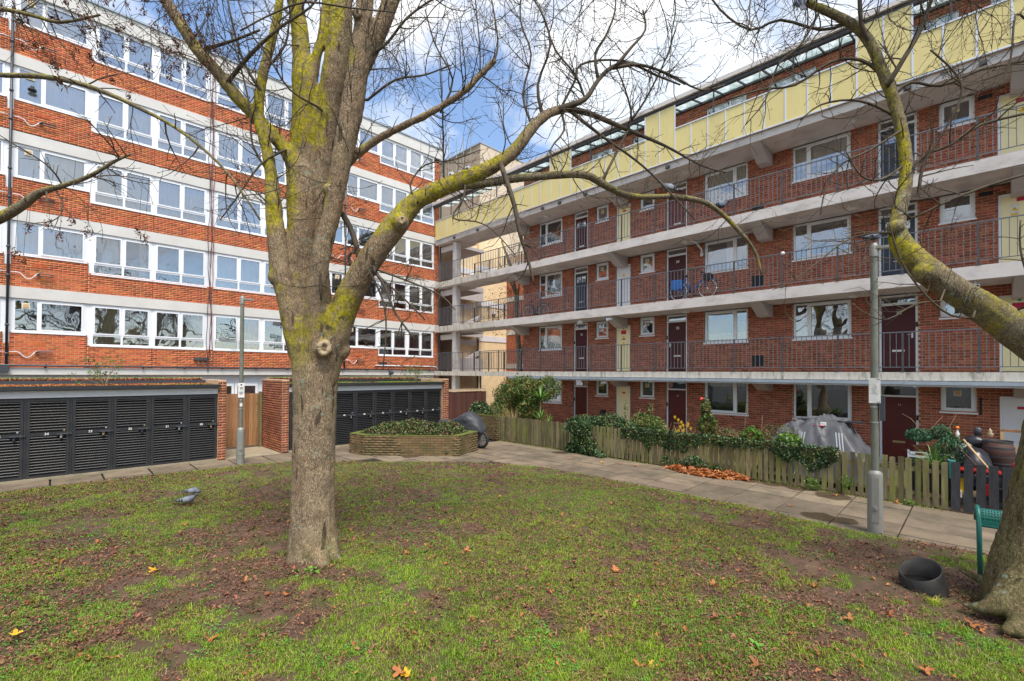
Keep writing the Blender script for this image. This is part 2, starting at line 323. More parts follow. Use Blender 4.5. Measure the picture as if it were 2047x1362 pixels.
def bark(name, mossdir, mossamt, zlo, zhi, base1, base2, fiss=0, low=1.0, spots=()):
    m, t, b = nodes_of(name); N = t.nodes.new; L = t.links.new
    co = N('ShaderNodeTexCoord'); v = co.outputs['Object']
    def noi(sc, de=6, ro=.6, st=None):
        vv = v
        if st:
            q = N('ShaderNodeMapping'); q.inputs['Scale'].default_value = st; L(v, q.inputs[0]); vv = q.outputs[0]
        n = N('ShaderNodeTexNoise'); n.inputs['Scale'].default_value = sc; n.inputs['Detail'].default_value = de; n.inputs['Roughness'].default_value = ro; L(vv, n.inputs['Vector']); return n.outputs[0]
    def rng_(x, a, c, o0=0, o1=1):
        r = N('ShaderNodeMapRange'); r.inputs[1].default_value = a; r.inputs[2].default_value = c; r.inputs[3].default_value = o0; r.inputs[4].default_value = o1; L(x, r.inputs[0]); return r.outputs[0]
    def mixc(f, A, B):
        x = N('ShaderNodeMix'); x.data_type = 'RGBA'
        for s, q in ((0, f), (6, A), (7, B)):
            if hasattr(q, 'links'): L(q, x.inputs[s])
            else: x.inputs[s].default_value = q if s == 0 else c4(q)
        return x.outputs[2]
    def mth(op, a, c):
        x = N('ShaderNodeMath'); x.operation = op
        for i, q in enumerate((a, c)):
            if hasattr(q, 'links'): L(q, x.inputs[i])
            else: x.inputs[i].default_value = q
        return x.outputs[0]
    col = mixc(rng_(noi(3.5, 5), .4, .62), base1, base2)
    col = mixc(mth('MULTIPLY', rng_(noi(1.5, 4, .6, (1, 1, .5)), .46, .62), .6), col, (base1[0]*.82, base1[1]*.66, base1[2]*.55)); col = mixc(mth('MULTIPLY', rng_(noi(2.3, 4, .6, (1, 1, .35)), .54, .66), .55), col, (base1[0]*.8, base1[1]*.98, base1[2]*.72))
    spk = noi(75, 3, .6, (1, 1, .6)); col = mixc(mth('MULTIPLY', rng_(spk, .50, .62), .7), col, tuple(min(1, q*2.0) for q in base1))
    col = mixc(mth('MULTIPLY', rng_(noi(60, 4, .7, (1, 1, .35)), .52, .66), .75), col, tuple(q*.32 for q in base2))
    col = mixc(mth('MULTIPLY', rng_(noi(7, 6, .75, (1, 1, .45)), .5, .66), .5), col, tuple(q*.5 for q in base2)); col = mixc(mth('MULTIPLY', rng_(noi(13, 3, .5, (1, 1, .16)), .63, .67), .8), col, tuple(q*.25 for q in base2))
    if fiss:
        col = mixc(mth('MULTIPLY', rng_(noi(22, 6, .7, (1, 1, .22)), .50, .60), fiss), col, tuple(q*.3 for q in base2))
    vo = N('ShaderNodeTexVoronoi'); vo.inputs['Scale'].default_value = 13; L(v, vo.inputs['Vector'])
    lich = mth('MULTIPLY', mth('MULTIPLY', rng_(vo.outputs['Distance'], .34, .2), rng_(noi(1.6, 3), .54, .6)), .8)
    col = mixc(lich, col, (.24, .29, .22))
    g = N('ShaderNodeNewGeometry'); dt = N('ShaderNodeVectorMath'); dt.operation = 'DOT_PRODUCT'; L(g.outputs['Normal'], dt.inputs[0]); dt.inputs[1].default_value = mossdir
    sep = N('ShaderNodeSeparateXYZ'); L(v, sep.inputs[0])
    zf = rng_(sep.outputs[2], zlo, zhi)
    mm = mth('ADD', mth('MULTIPLY', dt.outputs['Value'], .55), mth('MULTIPLY', mth('SUBTRACT', noi(2.2, 6, .7), .5), 3.2))
    mm = mth('ADD', mm, mossamt)
    for (pp, rad_, amt) in spots:      # places where the moss grows thick (or not at all)
        dd = N('ShaderNodeVectorMath'); dd.operation = 'DISTANCE'; L(v, dd.inputs[0]); dd.inputs[1].default_value = pp
        mm = mth('ADD', mm, mth('MULTIPLY', rng_(dd.outputs['Value'], rad_, rad_*.35), amt))
    mm = mth('MULTIPLY', rng_(mm, .05, .55), zf)
    mcol = mixc(rng_(noi(28, 4), .42, .6), (.44, .37, .018), (.22, .20, .016))
    mcol = mixc(rng_(noi(4.1, 3), .55, .68), mcol, (.035, .045, .012))
    col = mixc(mth('MULTIPLY', mm, mth('ADD', .12, mth('MULTIPLY', rng_(noi(11, 6, .75), .36, .56), .88))), col, mcol)
    # green algae on the foot of the trunk
    foot = mth('MULTIPLY', rng_(sep.outputs[2], .5, .05), mth('MULTIPLY', rng_(noi(5, 5), .42, .6), low))
    col = mixc(mth('MULTIPLY', foot, .7), col, (.075, .085, .02))
    L(col, b.inputs['Base Color']); b.inputs['Roughness'].default_value = .92; b.inputs['Specular IOR Level'].default_value = .2
    bp = N('ShaderNodeBump'); bp.inputs['Strength'].default_value = .9; bp.inputs['Distance'].default_value = .018
    h = mth('ADD', mth('MULTIPLY', noi(16, 6, .7, (1, 1, .3)), 1.6 + fiss*2.4), mth('MULTIPLY', noi(75, 3, .6, (1, 1, .6)), .5))
    L(h, bp.inputs['Height']); L(bp.outputs[0], b.inputs['Normal']); return m
_lft = tuple(-_R*.75 + np.array([0, 0, .65]))
_ctr = onp(628, 1118, 'Z', 0)
def _sp(x, y, d, r, a): return (tuple(atd(x, y, d)-_ctr), r, a)
M['bark'] = bark('speckled_grey_brown_bark', _lft, -.12, 2.3, 3.1, (.27, .20, .125), (.175, .13, .085), spots=[_sp(606, 210, 6.4, .62, 1.3), _sp(598, 60, 6.4, .7, 1.5), _sp(655, 20, 6.4, .35, 1.0), _sp(590, 690, 6.2, .45, .9), _sp(560, 560, 6.2, .5, .55), _sp(548, 420, 6.2, .5, .8), _sp(535, 260, 6.2, .9, .9), _sp(690, 620, 6.2, .45, .9),
    _sp(830, 400, 6.0, .75, 1.1), _sp(960, 345, 6.0, .85, 1.0), _sp(640, 640, 6.1, .3, .5), _sp(670, 200, 5.95, .6, -.8), _sp(400, 100, 6, 1.0, .25), _sp(655, 480, 5.95, .45, -.8)])
M['barkbough'] = bark('mossy_bough_bark', _lft, .12, 1.0, 2.6, (.20, .165, .105), (.14, .11, .07))
M['bark2'] = bark('furrowed_brown_green_bark', _lft, -.25, 1.0, 3.0, (.19, .155, .08), (.15, .12, .058), fiss=.6)
M['barkback'] = mat('pale_mottled_bark', (.42, .36, .26), (.2, .16, .11), 4, .9, .6, 30)
# ------------------------------------------------------------------ ground, lawn, paths
def struct(o): o['kind'] = 'structure'; return o
b = MB(); b.box(-260, 300, -260, 300, -.6, -.06); struct(b.build('ground', M['bed']))
b = MB(); b.box(11.98, 17.25, -8, 16.54, -.3, -.012); struct(b.build('garden_ground', M['soil']))
b = MB(); b.box(3.56, 5.1, 15.25, 22.6, -.3, -.003); b.box(11.6, 17.2, 15.55, 30, -.3, -.003); struct(b.build('concrete_yard', M['apron']))
LAWN = [(-14, 14.35), (-.7, 14.22), (3.6, 13.95), (4.6, 13.66), (5.3, 13.1), (6.0, 12.45), (6.8, 11.65), (7.5, 10.95), (8.4, 10.05), (9.0, 9.2), (9.4, 8.2), (9.48, 6.5), (9.46, 5.1), (9.43, 3.0), (9.24, 1.45), (9.42, 0), (9.45, -8), (-14, -8)]
LP = np.array(LAWN, float)
def in_poly(P, Q):
    x, y = P[:, 0], P[:, 1]; c = np.zeros(len(P), bool); n = len(Q)
    for i in range(n):
        x0, y0 = Q[i]; x1, y1 = Q[(i+1) % n]
        m = ((y0 > y) != (y1 > y)) & (x < (x1-x0)*(y-y0)/((y1-y0)+1e-12)+x0); c ^= m
    return c
def edge_near(P, Q):
    best = np.full(len(P), 1e9); near = P.copy(); n = len(Q)
    for i in range(n):
        a = Q[i]; d = Q[(i+1) % n]-a; t = np.clip(((P-a)@d)/(d@d), 0, 1); q = a+t[:, None]*d; e = np.hypot(*(P-q).T)
        k = e < best; best[k] = e[k]; near[k] = q[k]
    return best, near
def nz2(P, s, seed=0.0):
    """cheap smooth noise on (n,2) points"""
    x = P[:, 0]*s; y = P[:, 1]*s; r = np.zeros(len(P)); a = 1; tot = 0; g = np.random.default_rng(int(seed*100)+5)
    for o in range(5):
        k = 2**o
        for j in range(3):
            th = g.uniform(0, 2*PI); ph = g.uniform(0, 6.28); q = g.uniform(.7, 1.4)
            r += a*np.sin((x*math.cos(th)+y*math.sin(th))*k*q + ph + 1.7*np.sin((y*math.cos(th)-x*math.sin(th))*k*q*.8+ph*2))
            tot += a*a*.5
        a *= .62
    return r/math.sqrt(tot)          # roughly unit variance
def lawn_z(P):
    d, _ = edge_near(P, LP); ins = in_poly(P, LP); d = np.where(ins, d, 0)
    return .004 + np.clip(d/.35, 0, 1)*.035 + .012*nz2(P, 2.2, 1)*np.clip(d/.5, 0, 1)
h_ = .125; gx = np.arange(-6.5, 9.8, h_); gy = np.arange(-3.5, 14.6, h_)
X, Y = np.meshgrid(gx, gy, indexing='ij'); P = np.stack([X.ravel(), Y.ravel()], 1); ins = in_poly(P, LP)
I = ins.reshape(X.shape); cell = I[:-1, :-1] | I[1:, :-1] | I[1:, 1:] | I[:-1, 1:]
_, nr = edge_near(P, LP); P2 = np.where(ins[:, None], P, nr); Z = lawn_z(P2)
idx = np.arange(X.size).reshape(X.shape); ci, cj = np.nonzero(cell)
Fq = np.stack([idx[ci, cj], idx[ci+1, cj], idx[ci+1, cj+1], idx[ci, cj+1]], 1)
used, inv = np.unique(Fq, return_inverse=True)
me = np_mesh('lawn', np.column_stack([P2, Z])[used], inv.reshape(Fq.shape), M['soil'], True); lawn = struct(link('lawn', me))
# damp stains and spilt water on the paving (marks of their own shape, fixed to the ground)
def stain_slabs():
    m = M['slab']; t = m.node_tree; N = t.nodes.new; L = t.links.new; b = t.nodes['Principled BSDF']; src = b.inputs['Base Color'].links[0].from_socket
    g = N('ShaderNodeNewGeometry'); nz = N('ShaderNodeTexNoise'); nz.inputs['Scale'].default_value = 2.4; nz.inputs['Detail'].default_value = 5; L(g.outputs['Position'], nz.inputs['Vector']); acc = None
    for x, y, r in ((1600, 975, .42), (1665, 992, .40), (1545, 968, .3), (1640, 1033, .34), (1680, 1040, .3), (1500, 962, .25), (1120, 905, .3), (820, 912, .35), (300, 955, .3)):
        p = onp(x, y, 'Z', 0); d = N('ShaderNodeVectorMath'); d.operation = 'DISTANCE'; L(g.outputs['Position'], d.inputs[0]); d.inputs[1].default_value = tuple(p)
        q = N('ShaderNodeMapRange'); q.inputs[1].default_value = r*1.3; q.inputs[2].default_value = r*.3; L(d.outputs['Value'], q.inputs[0])
        if acc is None: acc = q.outputs[0]
        else:
            a = N('ShaderNodeMath'); a.operation = 'MAXIMUM'; L(acc, a.inputs[0]); L(q.outputs[0], a.inputs[1]); acc = a.outputs[0]
    a = N('ShaderNodeMath'); a.operation = 'ADD'; L(acc, a.inputs[0]); L(nz.outputs[0], a.inputs[1]); q = N('ShaderNodeMapRange'); q.inputs[1].default_value = .93; q.inputs[2].default_value = 1.05; L(a.outputs[0], q.inputs[0])
    x = N('ShaderNodeMix'); x.data_type = 'RGBA'; x.blend_type = 'MULTIPLY'; L(q.outputs[0], x.inputs[0]); L(src, x.inputs[6]); x.inputs[7].default_value = (.42, .38, .34, 1); L(x.outputs[2], b.inputs['Base Color'])
    rr = N('ShaderNodeMapRange'); rr.inputs[3].default_value = .9; rr.inputs[4].default_value = .42; L(q.outputs[0], rr.inputs[0]); L(rr.outputs[0], b.inputs['Roughness'])
stain_slabs()
# paving: one slab, one object
pav = struct(MB().box(-7, 11.98, -8, 16.5, -.5, -.045).build('pavement', M['bed']))
SLABM = {}
def slab_obj(x0, x1, y0, y1):
    sx, sy = round(x1-x0-.036, 3), round(y1-y0-.02, 3)
    k = (sx, sy)
    if k not in SLABM:
        q = MB(); e = .006; q.box(-sx/2, sx/2, -sy/2, sy/2, -.04, -e)
        q.f.pop(1); q.m.pop(1)
        q.quad((-sx/2, -sy/2, -e), (sx/2, -sy/2, -e), (sx/2-e, -sy/2+e, 0), (-sx/2+e, -sy/2+e, 0)); q.quad((sx/2, -sy/2, -e), (sx/2, sy/2, -e), (sx/2-e, sy/2-e, 0), (sx/2-e, -sy/2+e, 0))
        q.quad((sx/2, sy/2, -e), (-sx/2, sy/2, -e), (-sx/2+e, sy/2-e, 0), (sx/2-e, sy/2-e, 0)); q.quad((-sx/2, sy/2, -e), (-sx/2, -sy/2, -e), (-sx/2+e, -sy/2+e, 0), (-sx/2+e, sy/2-e, 0))
        q.quad((-sx/2+e, -sy/2+e, 0), (sx/2-e, -sy/2+e, 0), (sx/2-e, sy/2-e, 0), (-sx/2+e, sy/2-e, 0))
        SLABM[k] = q.mesh('paving_slab', M['slab'])
    link('paving_slab', SLABM[k], pav, ((x0+x1)/2, (y0+y1)/2, rng.uniform(-.004, .002)), (rng.normal(0, .0035), rng.normal(0, .0035), rng.normal(0, .002)))
xe = [9.0, 9.6, 10.2, 10.8, 11.4, 11.95]
for i in range(5):
    yy = 12.6
    while yy > -2.4:
        y0 = yy-.9; slab_obj(xe[i], xe[i+1], y0, yy); yy = y0
for i in range(9):          # corner in front of the planter
    for j in range(5):
        x0 = 5.4+i*.75; y0 = 12.62+j*.55
        if x0+.75 > 12.1: continue
        if in_poly(np.array([[x0+.37, y0+.27]]), LP)[0]: continue
        slab_obj(x0, x0+.75, y0, y0+.55)
for i in range(3):
    for j in range(3):
        x0 = 6.75+i*.75; y0 = 9.9+j*.9
        slab_obj(x0, x0+.75, y0, y0+.9)
for x0 in np.arange(-3.6, 5.3, .9):
    for y0, y1 in ((13.75, 14.5), (14.5, 15.24)):
        slab_obj(x0, x0+.9, y0, y1)
# ------------------------------------------------------------------ bricks
BW, BH, BP = .2125, .0615, .075
def rot_mesh(me, ang): return me
class Wall:
    """brick face: origin O, direction u, outward normal n. rects and holes in (u0,u1,z0,z1)"""
    def __init__(s, O, u, n): s.O = np.array(O, float); s.u = np.array(u, float); s.n = np.array(n, float); s.bricks = []; s.mort = []
    def pt(s, u, z, w=0): return s.O + s.u*u + s.n*w + np.array([0, 0, z])
    def add(s, u0, u1, z0, z1, holes=()):
        k0 = int(math.floor(z0/BP+.5)); k1 = int(math.floor(z1/BP+.5))
        for k in range(k0, k1):
            za = k*BP; zm = za+BP/2; iv = [(u0, u1)]
            for h in holes:
                if h[2] < zm < h[3]:
                    nv = []
                    for a, c in iv:
                        if h[1] <= a or h[0] >= c: nv.append((a, c)); continue
                        if h[0] > a: nv.append((a, h[0]))
                        if h[1] < c: nv.append((h[1], c))
                    iv = nv
            for a, c in iv:
                s.mort.append((a, c, max(za, z0), min(za+BP, z1)))
                st = (math.floor(a/.225)-1)*.225 + (.1125 if k % 2 else 0)
                while st < c:
                    x0 = max(st, a+.004); x1 = min(st+BW, c-.004)
                    if x1-x0 > .03: s.bricks.append((x0, x1, za+.005))
                    st += .225
    def build(s, root, mb, mm, nsingle=0, name='brick', proud=.006):
        V = []; F_ = []
        for a, c, z0, z1 in s.mort:
            n = len(V); V += [s.pt(a, z0), s.pt(c, z0), s.pt(c, z1), s.pt(a, z1)]; F_.append((n, n+1, n+2, n+3))
        off = rootloc(root); link('wall', np_mesh('wall', V, F_, mm, off=off), root)
        B = np.array(s.bricks); full = (B[:, 1]-B[:, 0]) > BW-.002
        cen = s.O + np.outer((B[:, 0]+B[:, 1])/2, s.u) + np.column_stack([np.zeros((len(B), 2)), B[:, 2]]); dist = np.linalg.norm(cen-CAMP, axis=1)
        vis = (((cen-CAMP)@F2) > 0); px = 1023.5 + CF*((cen-CAMP)@R3)/np.maximum((cen-CAMP)@F2, .1); vis &= (px > 0) & (px < 2047)
        order = np.argsort(np.where(full & vis, dist, 1e9)); single = np.zeros(len(B), bool); single[order[:nsingle]] = True
        pr = proud + rng.normal(0, .0012, len(B))
        R = B[~single]; p = pr[~single]; n = len(R)
        def P_(u, z, w_): return s.O + np.outer(u, s.u) + np.outer(w_, s.n) + np.column_stack([np.zeros((n, 2)), z])
        z0 = R[:, 2]; z1 = z0+BH; lo = np.full(n, -.01)
        V = np.stack([P_(R[:, 0], z0, lo), P_(R[:, 1], z0, lo), P_(R[:, 1], z1, lo), P_(R[:, 0], z1, lo), P_(R[:, 0], z0, p), P_(R[:, 1], z0, p), P_(R[:, 1], z1, p), P_(R[:, 0], z1, p)], 1)
        q = np.array([(4, 5, 6, 7), (0, 1, 5, 4), (1, 2, 6, 5), (2, 3, 7, 6), (3, 0, 4, 7)])
        Fq = (q[None] + 8*np.arange(n)[:, None, None]).reshape(-1, 4)
        if n:
            o = link(name, np_mesh(name, V.reshape(-1, 3), Fq, mb, off=off), root); o['kind'] = 'stuff'
        if nsingle:
            q = MB(); c = BW/2
            for f in ((-c, .006+.01), ): pass
            ux, uy = s.u[0], s.u[1]; nx, ny = s.n[0], s.n[1]
            for (uu, zz, ww) in ((-c, 0, -.01), (c, 0, -.01), (c, BH, -.01), (-c, BH, -.01), (-c, 0, proud), (c, 0, proud), (c, BH, proud), (-c, BH, proud)):
                q.v.append((ux*uu+nx*ww, uy*uu+ny*ww, zz))
            q.f = [(4, 5, 6, 7), (0, 1, 5, 4), (1, 2, 6, 5), (2, 3, 7, 6), (3, 0, 4, 7)]; q.m = [0]*5
            me = q.mesh(name, mb)
            for i in np.nonzero(single)[0]:
                pos = s.pt((B[i, 0]+B[i, 1])/2, B[i, 2], rng.normal(0, .001)) - np.array(off); link(name, me, root, pos)
# ------------------------------------------------------------------ windows and doors (local: x along the wall, -y outwards, z up)
_cache = {}
def frame_mesh(W, H, cols, rows, sash, matl, key):
    k = ('f', round(W, 3), round(H, 3), tuple(cols), tuple(rows), tuple(sash), key)
    if k in _cache: return _cache[k]
    b = MB(); t = .055; y0, y1 = -.005, .065
    b.box(0, W, y0, y1, 0, t); b.box(0, W, y0, y1, H-t, H); b.box(0, t, y0, y1, t, H-t); b.box(W-t, W, y0, y1, t, H-t)
    xs = [t] + list(cols) + [W-t]; zs = [t] + list(rows) + [H-t]; cells = []
    for x in cols: b.box(x-.035, x+.035, y0+.002, y1, t, H-t)
    for ci in range(len(xs)-1):
        xa = xs[ci] + (.035 if ci else 0); xb = xs[ci+1] - (.035 if ci < len(xs)-2 else 0)
        for z in rows: b.box(xa, xb, y0+.004, y1, z-.03, z+.03)
        for ri in range(len(zs)-1):
            za = zs[ri] + (.03 if ri else 0); zb = zs[ri+1] - (.03 if ri < len(zs)-2 else 0)
            if (ci, ri) in sash:
                s = .045; f = -.022
                b.box(xa, xb, f, .04, za, za+s); b.box(xa, xb, f, .04, zb-s, zb); b.box(xa, xa+s, f, .04, za+s, zb-s); b.box(xb-s, xb, f, .04, za+s, zb-s)
                cells.append((xa+s, xb-s, za+s, zb-s, ci, ri))
            else: cells.append((xa, xb, za, zb, ci, ri))
    _cache[k] = (b.mesh('window_frame', matl), cells); return _cache[k]
def pane_mesh(w_, h, g, gm):
    k = ('p', round(w_, 3), round(h, 3), g)
    if k not in _cache:
        b = MB(); b.box(0, w_, 0, .006, 0, h); _cache[k] = b.mesh('pane', gm)
    return _cache[k]
def curtain_mesh(w_, h, mk, wave=.022, per=.11):
    k = ('c', round(w_, 3), round(h, 3), mk, wave)
    if k not in _cache:
        n = max(6, int(w_/per*6)); V = []; F_ = []
        for i in range(n+1):
            x = w_*i/n; y = wave*math.sin(x/per*2*PI + 2*math.sin(x*5)) + wave*.5*math.sin(x*31)
            V += [(x, y, 0), (x, y*.8, h)]
            if i: F_.append((2*i-2, 2*i, 2*i+1, 2*i-1))
        _cache[k] = np_mesh('curtain', V, F_, M[mk], True)
    return _cache[k]
def window(root, loc, rz, W, H, cols=(), rows=(), sash=(), g='glass', fill='dark', sill=.04, vent=None, name='window', label=None, openc=None):
    me, cells = frame_mesh(W, H, cols, rows, sash, M['white'], 0)
    off = rootloc(root); L0 = Vector(loc)-off
    o = link(name, me, root, L0, (0, 0, rz)); tag(o, label)
    for xa, xb, za, zb, ci, ri in cells:
        p = link('pane', pane_mesh(xb-xa, zb-za, g, M[g]), o, (xa, .02, za))
        if openc == (ci, ri): p.rotation_euler = (0, 0, -.5)
    if sill:
        k = ('s', round(W, 3), sill)
        if k not in _cache: _cache[k] = MB().box(-.03, W+.03, -sill-.03, -.006, -.045, -.003).mesh('sill', M['white'])
        link('sill', _cache[k], o)
    fills = fill if isinstance(fill, (list, tuple)) else [fill]
    for i, f in enumerate(fills):
        if f in (None, 'dark'): continue
        if f.startswith('part:'):
            _, mk, x0, x1, z0, z1 = f.split(':'); x0, x1, z0, z1 = [float(q) for q in (x0, x1, z0, z1)]
            link('curtain', curtain_mesh((x1-x0)*W, (z1-z0)*H, mk), o, (x0*W, .095, z0*H))
        else: link('curtain', curtain_mesh(W-.08, H-.05, f), o, (.04, .10, .03))
    if vent:
        k = ('v', vent[2])
        if k not in _cache:
            q = MB(); s = vent[2]; q.box(-s, s, -.03, .019, -s, s); q.box(-s*.62, s*.62, -.045, -.031, -s*.62, s*.62, 1); _cache[k] = q.mesh('fan_vent', [M['cream'], M['mortarL']])
        link('fan_vent', _cache[k], o, (vent[0], 0, vent[1]))
    return o
def text_mesh(s, size, matl, ext=.003):
    k = ('t', s, size, matl.name)
    if k in _cache: return _cache[k]
    c = bpy.data.curves.new('lettering', 'FONT'); c.body = s; c.size = size; c.extrude = ext; c.align_x = 'CENTER'; c.align_y = 'CENTER'; c.resolution_u = 3
    c.offset = size*.02
    o = bpy.data.objects.new('lettering', c); COL.objects.link(o); dg = bpy.context.evaluated_depsgraph_get()
    me = bpy.data.meshes.new_from_object(o.evaluated_get(dg)); bpy.data.objects.remove(o)
    # stand upright: local x right, z up, facing -y
    me.transform(Matrix.Rotation(PI/2, 4, 'X')); me.materials.clear(); me.materials.append(matl); _cache[k] = me; return me
# ================================================================== long white-banded block (faces -Y at Y = 22.64)
YL = 22.64; XE = 16.30
lb = thing('apartment_building', (0, YL, 0), 'long orange brick apartment block with white concrete bands, behind the sheds', 'building')
b = MB(); b.box(-9, XE-.02, YL+.55, YL+9, 0, 15.6); b.build('interior_wall', M['dark'], lb)
b = MB()
for k in range(6): b.box(-9, XE-.03, YL+.02, YL+.6, 2.36+2.6*k, 2.62+2.6*k)
b.build('floor_slab', M['soffit'], lb)
wl = Wall((-9, YL, 0), (1, 0, 0), (0, -1, 0))
u = lambda x: x+9
Z2, Z4, ZT = 3.83, 3.45, 4.93
twos = [(-3.02, -1.24, 1), (-.96, .82, 0), (8.62, 10.40, 1), (10.56, 12.34, 0)]
fours = [(-6.6, -4.86), (-4.8, -3.08), (.98, 2.70), (2.78, 4.50), (4.79, 6.62), (6.68, 8.50), (12.40, 14.14), (14.20, 15.92)]
for k in range(6):
    dz = 2.6*(k-1)
    zb = 2.64 if k == 0 else 5.345+dz
    if k == 5: break
    dz0 = 2.6*k
    for x0, x1, _ in twos: wl.add(u(x0-.06), u(x1+.06), zb, Z2+dz0)
    for x0, x1 in fours: wl.add(u(x0-.04), u(x1+.04), zb, Z4+dz0)
    for x0, x1 in ((-9, -6.64), (-1.18, -1.02), (4.54, 4.75), (8.53, 8.57), (.87, .95), (-3.09, -3.06), (2.735, 2.745)): wl.add(u(x0), u(x1), zb, Z4+dz0)
    wl.add(u(15.96), u(XE), zb, 4.95+dz0 if k < 4 else 15.0)
wl.build(lb, M['brickL'], M['mortarL'], 300)
# side wall at the east end (faces +X)... and the strip that turns into the stair core
b = MB()
for k in range(5):
    z0 = 4.955+2.6*k if k < 4 else 15.02; z1 = 5.34+2.6*k if k < 4 else 15.86
    if k < 4: b.box(-9, XE+.02, YL-.028, YL+.3, z0, z1)
    else: b.box(-9, XE+.14, YL-.07, YL+.5, 15.28, z1)
    o = b.build('concrete_band' if k < 4 else 'roof_parapet', M['band'], lb); b = MB()
b.box(-9, XE+.02, YL-.03, YL+.3, 2.385, 2.63); b.build('concrete_band', M['band'], lb)
MB().box(-9.1, XE+.2, YL-.12, YL+9, 15.862, 15.93).build('roof', M['gutter'], lb)
for k in range(5):
    dz = 2.6*k; up = k >= 2; g = 'glassup' if up else 'glass'
    top = ZT+dz if k < 4 else 15.25
    for i, (x0, x1, flip) in enumerate(twos):
        H = top-(Z2+dz); W = x1-x0
        fl = ['net', 'dark', 'greycurt', 'net', 'dark'][(i*2+k*3) % 5]
        if k == 0: fl = 'greycurt' if i == 1 else 'dark'
        if k >= 3: fl = 'net'
        vx = .30 if not flip else W-.30
        window(lb, (x0, YL+.03, Z2+dz), 0, W, H, cols=(.60,) if not flip else (W-.60,), sash=((1, 0),) if not flip else ((0, 0),), g=g, fill=fl, sill=.03, vent=(vx, H-.22, .10) if (k+i) % 4 != 2 else None)
    for i, (x0, x1) in enumerate(fours):
        H = top-(Z4+dz); W = x1-x0
        fl = ['net', ['part:net:.04:.40:.03:.97', 'part:net:.62:.96:.03:.97'], 'beigecurt', 'net', 'beigecurt', ['part:net:.04:.96:.30:.97'], 'net'][(i+k*2) % 7]
        if k == 0: fl = {2: 'beigecurt', 3: 'beigecurt', 4: ['part:redcurt:.72:.95:.05:.95'], 5: 'greycurt', 6: ['part:greycurt:.5:1:.03:.97'], 7: 'greycurt'}.get(i, 'net')
        if k == 1: fl = {2: ['part:net:.05:.5:.03:.95', 'part:beigecurt:.78:.9:.03:.95'], 3: 'dark', 4: 'net', 5: 'net', 6: ['part:net:.05:.45:.03:.97'], 7: ['part:net:.1:.4:.03:.97', 'part:net:.6:.95:.03:.97']}.get(i, 'net')
        if k >= 3 and (i*3+k) % 5: fl = 'net' if (i+k) % 3 else ['part:net:.03:.48:.03:.97', 'part:beigecurt:.52:.97:.03:.97']
        if k == 4 and i >= 6: fl = 'net'
        window(lb, (x0, YL+.03, Z4+dz), 0, W, H, cols=(W/2,), rows=(.37,), sash=((0, 1), (1, 1)), g=g, fill=fl, sill=.03, openc=(0, 1) if (k == 0 and i == 4) else None)
    # white cover strips between the windows
    b = MB()
    for xa, xb in ((-1.24, -.96), (.82, .98), (2.70, 2.78), (4.50, 4.79), (6.62, 6.68), (8.50, 8.62), (10.40, 10.56), (12.34, 12.40), (14.14, 14.20), (-3.08, -3.02), (-4.86, -4.80), (15.92, 15.96)):
        b.box(xa, xb, YL+.04, YL+.3, Z4+dz-.02, top)
    b.box(-9, 15.96, YL+.035, YL+.3, top, top+.04)
    b.build('window_trim', M['white'], lb)
# ground floor behind the sheds
b = MB(); b.box(-9, 16.2, YL+.25, YL+.35, 2.0, 2.384); b.box(-9, 4.72, YL+.25, YL+.35, 0, 2.0); b.box(6.6, 16.2, YL+.25, YL+.35, 0, 2.0)
b.build('ground_floor_panel', M['whitepaint'], lb)
window(lb, (4.72, YL+.22, .05), 0, .92, 1.95, sash=((0, 0),), fill='dark', sill=0, name='glazed_door')
window(lb, (5.66, YL+.22, .05), 0, .92, 1.95, sash=((0, 0),), fill='greycurt', sill=0, name='glazed_door')
# pipes
def pipe(root, pts, r, mk='pipe', name='downpipe', n=8):
    b = MB(); b.tube(pts, r, n); return b.build(name, M[mk], root, True)
for x in (-1.08, 10.48):
    o = pipe(lb, [(x, YL-.08, 2.7), (x, YL-.08, 14.6)], .036)
    c = MB()
    for k in range(5):
        for dz in (3.05, 4.0): c.tube([(x, YL-.08, dz+2.6*k), (x, YL-.08, dz+.07+2.6*k)], .052, 8)
    c.build('pipe_collar', M['pipe'], o, True)
    for k in range(5):
        z = 3.2+2.6*k if k else 3.15
        b = MB()
        for s in (-1, 1):
            pts = [(x+s*.06, YL-.07, z), (x+s*.22, YL-.07, z+.01), (x+s*.30, YL-.07, z-.03)] + [(x+s*(.30+.34*t), YL-.07, z-.03-.16*math.sin(PI*t)) for t in (.12, .3, .5, .7, .88)] + [(x+s*.66, YL-.07, z)]
            b.tube(pts, .015, 6)
        b.build('overflow_pipe', M['whitepaint'], lb, True)
        b = MB(); xs = x+.66
        b.tube([(xs, YL-.07, z), (xs+.08, YL-.07, z+.02)], .04, 6); b.tube([(xs+.05, YL-.1, z+.03), (xs+.42, YL-.1, z+.03), (xs+.42, YL-.1, z-.05), (xs+.05, YL-.1, z-.05)], .018, 5)
        b.build('pipe_bracket', M['pipe'], lb)
        b = MB(); b.box(x+.55, x+.9, YL-.014, YL-.001, z+.22, z+.36)
        for i in range(9): b.box(x+.57+i*.036, x+.585+i*.036, YL-.018, YL-.0145, z+.235, z+.345)
        b.build('air_brick', M['brickL'], lb)
b = MB(); b.tube([(-1.35, YL-.09, 2.45), (-1.35, YL-.09, 2.69), (-1.3, YL-.09, 2.7), (16.0, YL-.09, 2.66)], .032, 8)
for x in np.arange(-.2, 16, 1.32): b.box(x, x+.05, YL-.135, YL-.03, 2.62, 2.74)
b.build('soil_pipe', M['pipe'], lb, True)
b = MB(); b.box(-1.3, -1.02, YL-.19, YL-.03, 2.48, 2.68); b.build('hopper_box', M['pipe'], lb)
b = MB()
